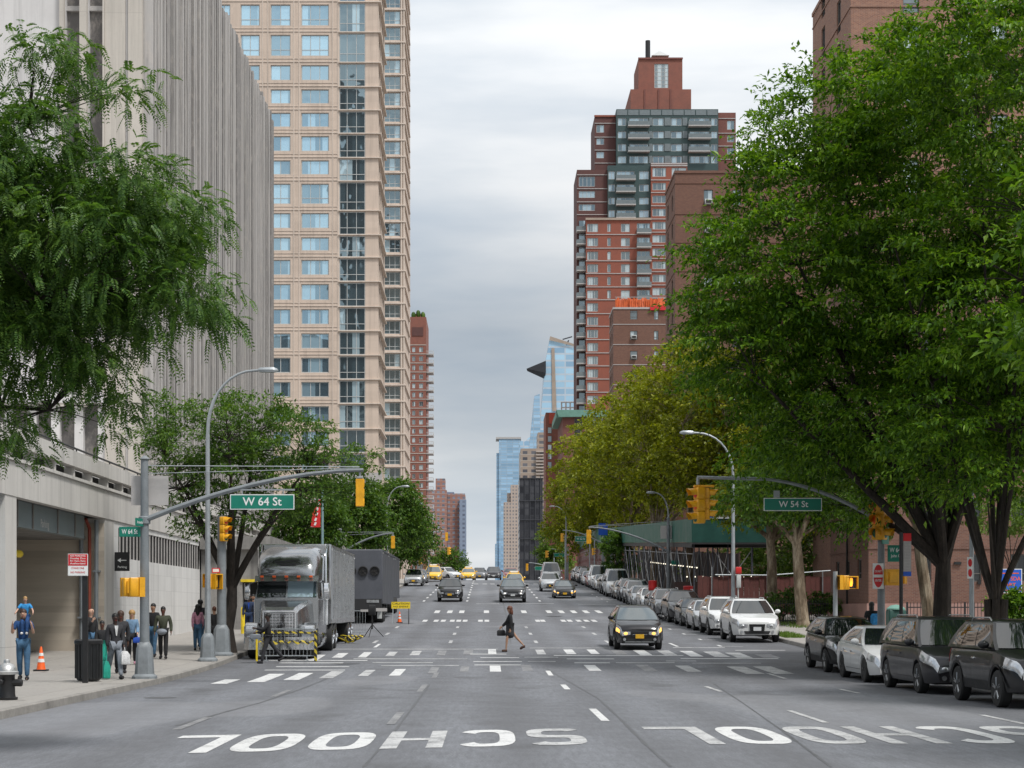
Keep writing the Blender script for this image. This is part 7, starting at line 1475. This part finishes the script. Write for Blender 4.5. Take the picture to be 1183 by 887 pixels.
# yellowing planes along the right side
for k, (px, py_, Y, rx, rz, n, lb) in enumerate(((678, 565, 230., 46, 84, 13000, 'yellow-green plane tree furthest up the right side, over the red shed'), (706, 545, 195., 50, 92, 13000, 'yellow-green plane tree behind the far right mast'), (742, 520, 165., 56, 96, 14000, 'yellowing plane tree above the middle of the green shed'), (785, 490, 140., 62, 104, 16000, 'tall yellow plane tree against the brown brick blocks'), (838, 500, 116., 70, 96, 16000, 'yellow-green plane tree over the near end of the green shed'))):
    n = int(n * 1.5); py_ -= 6
    x = 13.6; tree('plane_tree', lb, (x, Y, gs(Y)), 4.5, .32, [lobe(px, py_, Y, rx * .85, rz * .95), lobe(px - rx * .45, py_ + rz * .3, Y, rx * .62, rz * .6), lobe(px + rx * .5, py_ + rz * .25, Y, rx * .7, rz * .62), lobe(px + rx * .3, py_ - rz * .35, Y, rx * .6, rz * .55), lobe(px - rx * .1, py_ + rz * .72, Y, rx * .8, rz * .3)], n, 'leaf_plane', .17 + Y * .0010, .13 + Y * .0007, 'bark_plane', 51 + k, clump=.6 + Y * .004, flat=.6, limbs=8, group='plane trees along the right side')
for k, (px, Y, lb, lf) in enumerate(((928, 84., 'mottled plane trunk behind the low black fence, green crown', 'leaf_mid'), (897, 94., 'leaning mottled plane trunk beside the green shed', 'leaf_plane'))):
    x = X(px, Y); tree('plane_tree', lb, (x, Y, gs(Y)), 4.4, .30, [lobe(px + 8, 560, Y, 62, 46), lobe(px - 40, 575, Y, 34, 34), lobe(px + 55, 590, Y, 40, 26), lobe(px + 10, 500, Y, 50, 50)], 15000, lf, .22, .14, 'bark_plane', 71 + k, clump=.85, flat=.5, limbs=8, lean=(-.35, 0), group='plane trees along the right side')
for k, (px, Y, lb) in enumerate(((850, 135., 'bright green park tree seen between the shed posts'), (905, 128., 'bright green park tree behind the red boards'), (948, 118., 'bright green park tree at the corner of the brick block'))):
    x = X(px, Y); tree('park_tree', lb, (x, Y, gs(Y)), 2.4, .22, [lobe(px, 640, Y, 40, 38), lobe(px - 30, 655, Y, 26, 24), lobe(px + 30, 655, Y, 28, 24), lobe(px, 590, Y, 45, 45)], 8000, 'leaf_light', .30, .2, 'bark_plane', 81 + k, clump=1.0, limbs=6, group='park trees behind the boards')
Y = 160.; tree('street_tree', 'small dense dark green tree standing before the shed posts', (X(715, Y), Y, gs(Y)), 1.5, .10, [lobe(716, 640, Y, 20, 26), lobe(705, 628, Y, 12, 14), lobe(727, 650, Y, 12, 16)], 6000, 'leaf_mid', .24, .14, 'bark_dark', 91, clump=.5, limbs=6)
Y = 290.; tree('street_tree', 'light green tree beyond the crest beside the dark netted tower', (X(635, Y), Y, gs(Y)), 5, .2, [lobe(636, 632, Y, 12, 22), lobe(645, 645, Y, 14, 14), lobe(628, 645, Y, 8, 12)], 5000, 'leaf_light', .45, .3, 'bark_dark', 92, clump=1.4, limbs=6)
# the two big trees on the right pavement
Y = 51.6
tree('zelkova_tree', 'huge dark green vase-shaped tree with a thick trunk on the right pavement', (X(1087, Y), Y, gs(Y)), 3.2, .30, [lobe(945, 300, Y, 130, 150, 4.), lobe(1060, 215, Y, 140, 170, 4.4), lobe(870, 405, Y, 68, 58, 2.6), lobe(925, 482, Y, 75, 44, 2.6, 2.), lobe(1020, 480, Y, 130, 75, 3.6), lobe(955, 140, Y, 78, 70, 2.2), lobe(845, 320, Y, 45, 75, 1.8), lobe(1110, 400, Y, 110, 120, 3.6), lobe(1080, 545, Y, 100, 26, 2.6), lobe(930, 540, Y, 60, 26, 1.6, 5.5), lobe(1030, 560, Y, 80, 30, 2., 4.5)], 122000, 'leaf_zelkova', .19, .088, 'bark_dark', 101, clump=1.15, flat=.22, droop=.30, limbs=16, per=95, lean=(.05, -.1), shellp=.6, branch_r=.05)
Y = 46.
tree('zelkova_tree', 'big green tree with several thin dark stems at the right edge of the photo', (X(1150, Y), Y, gs(Y)), 2.0, .15, [lobe(1175, 330, Y, 130, 150, 3.6), lobe(1205, 120, Y, 150, 150, 4.), lobe(1130, 470, Y, 100, 65, 2.6), lobe(1240, 430, Y, 110, 120, 3.), lobe(1130, 60, Y, 90, 65, 2.4), lobe(1075, 95, Y, 60, 55, 2., 3.), lobe(1150, 545, Y, 80, 34, 2.), lobe(1090, 520, Y, 60, 30, 2.)], 72000, 'leaf_zelkova', .18, .082, 'bark_dark', 102, clump=1.05, flat=.22, droop=.30, limbs=12, per=95, stems=3, shellp=.6, branch_r=.045)
Y = 57.; tree('plane_tree', 'pale mottled plane trunk leaning just behind the big dark trunk', (X(1076, Y), Y, gs(Y)), 4.6, .22, [lobe(1045, 500, Y, 60, 40), lobe(1090, 470, Y, 60, 50)], 9000, 'leaf_zelkova', .2, .1, 'bark_plane', 103, clump=1., limbs=6, lean=(-.5, 0))
Y = 60.; m_ = None
for k, (px, py_, Y, lb, lf) in enumerate(((1168, 600, 76., 'yellow-green shrub tree before the brick block at the right edge', 'leaf_light'), (1172, 700, 56., 'low green shrub by the right edge behind the parked cars', 'leaf_zelkova'), (905, 697, 90., 'dark low shrubs in the tree bed before the red boards', 'leaf_mid'), (945, 700, 89., 'dark shrub in the tree bed nearest the short signal post', 'leaf_mid'))):
    tree('shrub', lb, (X(px, Y), Y, gs(Y)), .3 if py_ > 650 else 3., .05, [lobe(px, py_, Y, 26 if py_ > 650 else 40, 16 if py_ > 650 else 22), lobe(px + 14, py_ + 4, Y, 20, 12)], 3500, lf, .14, .08, 'bark_dark', 111 + k, clump=.4, limbs=5)
for k, (x, Y, lb) in enumerate(((16.6, 33.5, 'street tree added at the right edge to shade the nearest parked suv'), (15.5, 19., 'unseen street tree added beyond the right edge to shade the near roadside'))):  # trees added to shade the near cars and darken their windshield reflections
    tree('zelkova_tree', lb, (x, Y, gs(Y)), 3., .3, [(x - .6, Y, 9.5, 5.2, 5., 3.6), (x - 1.5, Y + 1, 7.2, 4.6, 4.6, 1.9), (x + .5, Y, 13, 4, 4, 3)], 22000, 'leaf_zelkova', .26, .12, 'bark_dark', 121 + k, clump=1.1, flat=.35, limbs=10, per=60)
# ------------------------------------------------------------------ people
def skin_mesh(name, nodes, edges, root, mname, parent, sub=1):
    bm = bmesh.new(); ly = bm.verts.layers.skin.verify(); vs = {}
    for k, (p, r) in nodes.items():
        v = bm.verts.new(p); s = v[ly]; s.radius = r if isinstance(r, tuple) else (r, r); s.use_root = (k == root); vs[k] = v
    for a, b in edges: bm.edges.new((vs[a], vs[b]))
    me = bpy.data.meshes.new(name); bm.to_mesh(me); bm.free(); me.materials.append(M[mname])
    o = bpy.data.objects.new(name, me); COL.objects.link(o); o.parent = parent
    sk = o.modifiers.new('skin', 'SKIN'); sk.use_smooth_shade = True; sk.branch_smoothing = .3
    if sub: ss = o.modifiers.new('sub', 'SUBSURF'); ss.levels = sub; ss.render_levels = sub
    return o
def person(label, x, y, h, rz, top, legs, shoe='cloth_black', skin='skin_tan', hair='hair_black', hairlen=0, pose=None, coat=0, skirt=None, slim=1., shirt=None, z0=None, sleeve=1., sit=False, lean=0., group='people on the pavements'):
    """pose: (left leg, left knee, right leg, right knee, left arm, left elbow, right arm, right elbow) in degrees, forwards positive; forwards is -y"""
    P = pose or (12, 4, -14, 10, -12, 12, 14, 20)
    base = gs(y) if z0 is None else z0
    t = thing('person', label, 'person', (x, y, base), rz, group); s = h / 1.75; V = lambda a, b, c: Vector((a * s, b * s, c * s))
    J = {}; N = {}
    def seg(a, ln, ang, side=0.): a_ = R(ang); return a + Vector((side * ln, -math.sin(a_) * ln * s / s, -math.cos(a_) * ln)) * 1.
    hipz = .93 * s; lf = lambda k: math.sin(R(lean)) * k * s
    J['pelvis'] = V(0, 0, .95); J['waist'] = V(0, 0, 1.10) + Vector((0, -lf(.12), 0)); J['chest'] = V(0, -.0, 1.32) + Vector((0, -lf(.36), 0)); J['neck'] = V(0, .015, 1.47) + Vector((0, -lf(.5), 0)); J['head1'] = V(0, -.005, 1.56) + Vector((0, -lf(.6), 0)); J['head2'] = V(0, -.015, 1.64) + Vector((0, -lf(.68), 0)); J['head3'] = V(0, -.005, 1.715) + Vector((0, -lf(.74), 0))
    for sd, q, i in ((1, 'l', 0), (-1, 'r', 2)):
        hp = V(.088 * sd, 0, .92); a, k = P[i], P[i + 1]; kn = seg(hp, .43 * s, a, .02 * sd); an = seg(kn, .42 * s, a - k, 0); toe_a = a - k
        J['hip' + q], J['knee' + q], J['ank' + q] = hp, kn, an; fa = R(max(-35, min(20, toe_a * .6))); J['toe' + q] = an + Vector((.01 * sd, -math.cos(fa) * .17, -.055 + math.sin(fa) * .17 * (1 if toe_a > 0 else 1.3))) * s; J['heel' + q] = an + Vector((0, .05, -.05)) * s
        a, k = P[4 + i], P[5 + i]; ab = P[8] if len(P) > 8 else .10; sh = V(.175 * sd * slim, .01, 1.415) + Vector((0, -lf(.46), 0)); el = seg(sh, .285 * s, a, ab * sd); wr = seg(el, .25 * s, a + k, (ab * .4 - .05 if len(P) < 10 else P[9]) * sd); J['sh' + q], J['el' + q], J['wr' + q] = sh, el, wr; d = (wr - el).normalized(); J['palm' + q] = wr + d * .06 * s
        e = d.cross(Vector((sd, 0, 0))).normalized(); ac = Vector((sd, 0, 0)).cross(d).cross(d).normalized() if False else e
        for f, o_ in enumerate((-.03, -.01, .01, .03)): b0 = J['palm' + q] + d * .035 * s + ac * o_ * s; J[f'f{f}a' + q] = b0; J[f'f{f}b' + q] = b0 + (d * (.05 - .006 * abs(f - 1.3)) + Vector((-sd * .012, 0, 0))) * s
        J['tha' + q] = J['palm' + q] - d * .01 * s - ac * .038 * s; J['thb' + q] = J['tha' + q] + (d * .045 - ac * .012) * s
    zmin = min(J[k].z for k in ('toel', 'toer', 'heell', 'heelr')) - .018 * s
    if not sit:
        for k in J: J[k] = J[k] - Vector((0, 0, zmin))
    for q in 'lr': J['toe' + q].z = max(J['toe' + q].z, .018 * s) if not sit else J['toe' + q].z
    rad = dict(pelvis=.112 * slim, waist=.102 * slim, chest=.118 * slim, neck=.050, head1=(.068, .078), head2=(.076, .092), head3=(.058, .07))
    for q in 'lr': rad.update({'hip' + q: .082, 'knee' + q: .056, 'ank' + q: .037, 'toe' + q: .03, 'sh' + q: .056, 'el' + q: .040, 'wr' + q: .029, 'palm' + q: (.020, .034), 'tha' + q: .011, 'thb' + q: .009}); rad.update({f'f{f}{c}' + q: .009 for f in range(4) for c in 'ab'})
    rs = lambda v, k=1., d=0.: tuple(c * s * k + d * s for c in v) if isinstance(v, tuple) else v * s * k + d * s
    E = [('pelvis', 'waist'), ('waist', 'chest'), ('chest', 'neck'), ('neck', 'head1'), ('head1', 'head2'), ('head2', 'head3')]
    for q in 'lr': E += [('pelvis', 'hip' + q), ('hip' + q, 'knee' + q), ('knee' + q, 'ank' + q), ('ank' + q, 'toe' + q), ('chest', 'sh' + q), ('sh' + q, 'el' + q), ('el' + q, 'wr' + q), ('wr' + q, 'palm' + q), ('palm' + q, 'tha' + q), ('tha' + q, 'thb' + q)] + [e for f in range(4) for e in (('palm' + q, f'f{f}a' + q), (f'f{f}a' + q, f'f{f}b' + q))]
    J['nose'] = J['head2'] + Vector((0, -.098, -.02)) * s; rad['nose'] = .013; E.append(('head2', 'nose'))
    for q, sd in (('l', 1), ('r', -1)): J['ear' + q] = J['head2'] + Vector((.082 * sd, .01, -.015)) * s; rad['ear' + q] = .016; E.append(('head2', 'ear' + q))
    bare = dict(rad, pelvis=.06, waist=.055, chest=.06, shl=.04, shr=.04, ankl=.026, ankr=.026, toel=.014, toer=.014); bare.update({'hip' + q: .05 for q in 'lr'} if legs or skirt else {}); bare.update({'knee' + q: .04 for q in 'lr'} if legs else {})
    skin_mesh('body', {k: (J[k], rs(bare[k])) for k in rad}, E, 'pelvis', skin, t)
    g = lambda ks, d, ov={}: {k: (J[k], rs(ov.get(k, rad[k]), 1., d)) for k in ks}
    # trousers or skirt
    if legs:
        ks = ['pelvis'] + [a + q for a in ('hip', 'knee', 'ank') for q in 'lr']; skin_mesh('trousers', g(ks, .024), [('pelvis', 'hipl'), ('pelvis', 'hipr')] + [e for q in 'lr' for e in (('hip' + q, 'knee' + q), ('knee' + q, 'ank' + q))], 'pelvis', legs, t)
    if skirt:
        hem = J['pelvis'] + Vector((0, -.03 * s, -skirt[1] * s)); nd = {'w': (J['waist'], rs(.11)), 'p': (J['pelvis'], rs(.165)), 'h': (hem, rs(.185 + skirt[1] * .05))}; skin_mesh('skirt', nd, [('w', 'p'), ('p', 'h')], 'p', skirt[0], t)
    # top or coat
    ks = ['waist', 'chest', 'shl', 'shr', 'ell', 'elr'] + (['wrl', 'wrr'] if sleeve > .6 else []); nd = g(ks, .026); nd['nk'] = (J['neck'] + Vector((0, 0, -.03)) * s, .062 * s); ed = [('waist', 'chest'), ('chest', 'nk'), ('chest', 'shl'), ('chest', 'shr'), ('shl', 'ell'), ('shr', 'elr')] + ([('ell', 'wrl'), ('elr', 'wrr')] if sleeve > .6 else [])
    if sleeve <= .6:
        for q in 'lr': nd['el' + q] = (J['sh' + q].lerp(J['el' + q], .72), .058 * s)
    nd['hem'] = (J['pelvis'] + Vector((0, 0, -.02 - coat)) * s, rs(.130 * slim + coat * .10)); ed.append(('hem', 'waist'))
    skin_mesh('coat' if coat else 'jacket' if sleeve > .6 else 'shirt', nd, ed, 'chest', top, t)
    if shirt: m = MB(); c = J['chest']; m.add([(c.x - .05 * s, c.y - .127 * s, c.z + .11 * s), (c.x + .05 * s, c.y - .127 * s, c.z + .11 * s), (c.x + .012 * s, c.y - .132 * s, c.z - .16 * s), (c.x - .012 * s, c.y - .132 * s, c.z - .16 * s)], [(0, 1, 2, 3)]); m.build('shirt_front', M[shirt], t, world=False, sharp=0)
    for q in 'lr':
        a = J['ank' + q]; skin_mesh('shoe', {'h': (J['heel' + q] + Vector((0, 0, .02)) * s, .056 * s), 'a': (a + Vector((0, -.03, -.025)) * s, .058 * s), 't': (J['toe' + q] + Vector((0, 0, .012)) * s, .048 * s)}, [('h', 'a'), ('a', 't')], 'a', shoe, t, 1)
        e = MB(); sd = 1 if q == 'l' else -1; c = J['head2']; e.ball((c.x + .031 * s * sd, c.y - .083 * s, c.z + .012 * s), .011 * s, 6, 4); e.build('eye', M['black'], t, world=False)
    e = MB(); c = J['head1']; e.ball((c.x, c.y - .072 * s, c.z + .005 * s), (.022 * s, .008 * s, .006 * s), 6, 4); e.build('mouth', M['cloth_red'], t, world=False)
    if hair:
        hb = MB(); c = J['head2']; p_ = .35 * hairlen; hb.ball((c.x, c.y + .024 * s, c.z + .026 * s), ((.086 + p_ * .25) * s, (.098 + p_ * .25) * s, (.100 + p_ * .12) * s), 12, 9)
        if hairlen: hb.tube([(c.x, c.y + .045 * s, c.z), (c.x, c.y + .065 * s, c.z - .10 * s), (c.x, c.y + .075 * s, c.z - (.14 + hairlen * .5) * s), (c.x, c.y + .07 * s, c.z - (.18 + hairlen) * s)], [.08 * s, .085 * s, .075 * s, .02 * s], 10)
        hb.build('hair', M[hair], t, world=False, sharp=70)
    return t, J, s
def bag(label, t, J, key, w, h, m_, cat='bag', off=(0, 0, 0), d=.1, name='bag', strap=True):
    """a bag hanging from a hand"""
    p = Matrix.Translation(t.location) @ t.rotation_euler.to_matrix().to_4x4() @ (J[key] + Vector(off)); g = thing(name, label, cat, p, t.rotation_euler.z); mb = MB()
    mb.loft([[(-d * a, -w / 2 * b, z), (d * a, -w / 2 * b, z), (d * a, w / 2 * b, z), (-d * a, w / 2 * b, z)] for z, a, b in ((-h, .55, .9), (-h * .9, .62, 1.), (-h * .45, .6, 1.), (-.09, .25, .75))]); mb.build('pouch', M[m_], g, world=False, sharp=60)
    mb = MB(); mb.tube([(0, -w * .22, -.09), (0, -w * .12, .0), (0, w * .12, .0), (0, w * .22, -.09)], .008, 5); mb.build('handle', M[m_], g, world=False); return g
T = math.pi
y = 42.3; x = X(27, y)
dad, Jd, sd_ = person('man in a blue polo shirt and jeans carrying a child on his shoulders', x, y, 1.73, R(8), 'cloth_blue_polo', 'cloth_jean', skin='skin_light', hair='hair_brown', pose=(6, 2, -6, 12, 22, 118, 22, 118, .28, -.10), sleeve=.5)
m = MB(); c = Jd['head1']; m.ball((c.x, c.y - .045, c.z - .04), (.062, .045, .05), 8, 6); m.build('beard', M['hair_brown'], dad, world=False)
kid, Jk, sk_ = person('blond child in sky blue riding on the shoulders of the man in the polo shirt', x + .02, y + .12, 1.06, R(8), 'cloth_sky', 'cloth_blue_polo', shoe='cloth_white', skin='skin_light', hair='hair_blond', pose=(62, 62, 62, 62, 30, 40, 30, 40, .5, .1), sleeve=.5, sit=True, z0=gs(y) + 1.0, lean=8.)
person('bald man in black with blue jeans standing by the garage pillar', X(105, 50.), 50., 1.74, R(60), 'cloth_black', 'cloth_jean', skin='skin_light', hair=None, pose=(4, 2, -4, 4, 5, 15, 20, 120))
t_, J_, s_ = person('short person in a black top and green skirt behind the litter bin', X(118, 46.), 46., 1.42, R(20), 'cloth_black', None, skin='skin_brown', hair='hair_black', skirt=('cloth_teal', .62), pose=(2, 2, -2, 4, 10, 60, 10, 50))
y = 43.2; t_, J_, s_ = person('man in a black suit jacket, pale shirt and grey trousers walking towards us', X(133, y), y, 1.66, R(28), 'cloth_char', 'cloth_grey', skin='skin_deep', hair='hair_black', shirt='cloth_sky' if False else 'cloth_white', pose=(16, 3, -20, 14, 2, 25, -6, 15), coat=.12)
bag('crumpled white plastic bag in the hand of the man in the suit', t_, J_, 'palml', .34, .42, 'cloth_white', d=.18)
bag('teal shopping bag held low beside the man in the suit', t_, J_, 'palmr', .30, .52, 'cloth_teal', off=(-.04, .05, -.22), d=.14)
person('dark-haired woman half hidden behind the man in the suit', X(139.5, 46.5), 46.5, 1.68, R(15), 'cloth_char', 'cloth_black', skin='skin_brown', hair='hair_brown', hairlen=.14)
y = 52.; t_, J_, s_ = person('blond woman in a denim jacket and black leggings walking beside the mast pole', X(152.5, y), y, 1.62, R(10), 'cloth_denim', 'cloth_black', shoe='cloth_pink', skin='skin_light', hair='hair_blond', hairlen=.26, pose=(8, 3, -10, 16, 14, 45, 14, 45), slim=.9)
bag('round royal blue bag carried by the woman in denim', t_, J_, 'palml', .26, .26, 'cloth_royal', d=.2)
person('dark-haired man in a black shirt and jeans right of the mast pole', X(177, 56.), 56., 1.74, R(-20), 'cloth_black', 'cloth_jean', skin='skin_tan', hair='hair_black', pose=(10, 3, -12, 10, -10, 15, 12, 20), sleeve=.5)
t_, J_, s_ = person('person in an olive jacket and black trousers walking towards us', X(188.5, 55.), 55., 1.66, R(5), 'cloth_olive', 'cloth_black', skin='skin_brown', hair='hair_black', pose=(8, 2, -8, 14, 6, 22, -4, 22, .22), slim=1.15)
y = 55.; m = thing('bag', 'grey pouch worn at the waist of the person in olive', 'bag', (X(188, y), y - .17, gs(y) + .88)); mb = MB(); mb.ball((X(188, y), y - .17, gs(y) + .88), (.17, .09, .10), 10, 6); mb.build('pouch', M['cloth_grey'], m)
person('woman in a pink top and blue jeans walking away beside the lamp post', X(228.5, 60.), 60., 1.60, R(190), 'cloth_pink', 'cloth_jean', skin='skin_tan', hair='hair_black', hairlen=.2, slim=.9)
person('dark-haired person just behind the woman in pink', X(231.5, 62.6), 62.6, 1.70, R(170), 'cloth_char', 'cloth_jean', skin='skin_tan', hair='hair_black', hairlen=.22)
person('person in a long black outfit between the lamp post and the signal post', X(247.5, 59.3), 59.3, 1.55, R(200), 'cloth_black', 'cloth_black', skin='skin_tan', hair='hair_auburn', coat=.45, slim=.95)
person('man in a royal blue shirt and dark jacket walking past the stage entrance', X(287.5, 72.), 72., 1.70, R(5), 'cloth_navy', 'cloth_navy', skin='skin_brown', hair='hair_auburn', shirt='cloth_royal', pose=(8, 3, -8, 12, 2, 10, -4, 14, .2))
person('second person close behind the man in the royal blue shirt', X(292.5, 73.4), 73.4, 1.72, R(0), 'cloth_char', 'cloth_black', skin='skin_tan', hair='hair_black')
y = 55.4; t_, J_, s_ = person('man in black stepping off the kerb in front of the taped barrier', X(309.5, y), y, 1.63, R(-78), 'cloth_black', 'cloth_char', skin='skin_deep', hair='hair_black', pose=(18, 6, -34, 6, 40, 60, 25, 50), z0=gz(y), group='people crossing the avenue')
bag('grey bundle in the hands of the man by the barrier', t_, J_, 'palmr', .34, .26, 'cloth_grey', off=(0, 0, .06), d=.18, name='bundle')
y = 62.2; t_, J_, s_ = person('woman in a black coat, short skirt and brown boots striding across the avenue', X(589.5, y), y, 1.66, R(-90), 'cloth_black', None, shoe='cloth_brownshoe', skin='skin_tan', hair='hair_auburn', hairlen=.10, skirt=('cloth_char', .44), coat=.20, pose=(17, 12, -33, 10, -8, 18, 24, 22), slim=.92, z0=gz(y), group='people crossing the avenue', lean=2.)
bag('black handbag swinging in front of the woman crossing', t_, J_, 'palmr', .30, .30, 'cloth_black', d=.10)
y = 58.; t_, J_, s_ = person('person in black with a blue backpack walking away on the right pavement', X(1007, y), y, 1.74, R(165), 'cloth_black', 'cloth_black', skin='skin_tan', hair='hair_black', hairlen=.12)
p = Vector((X(1010, y), y - .20, gs(y) + 1.12)); g_ = thing('backpack', 'sky blue backpack on the person walking away on the right pavement', 'backpack', p); mb = MB(); mb.bbox(p.x - .17, p.x + .17, p.y - .09, p.y + .09, p.z - .26, p.z + .24, .08); mb.build('pack', M['cloth_sky'], g_); mb = MB(); mb.bbox(p.x - .12, p.x + .12, p.y - .13, p.y - .091, p.z - .22, p.z - .02, .03); mb.build('pocket', M['cloth_sky'], g_)
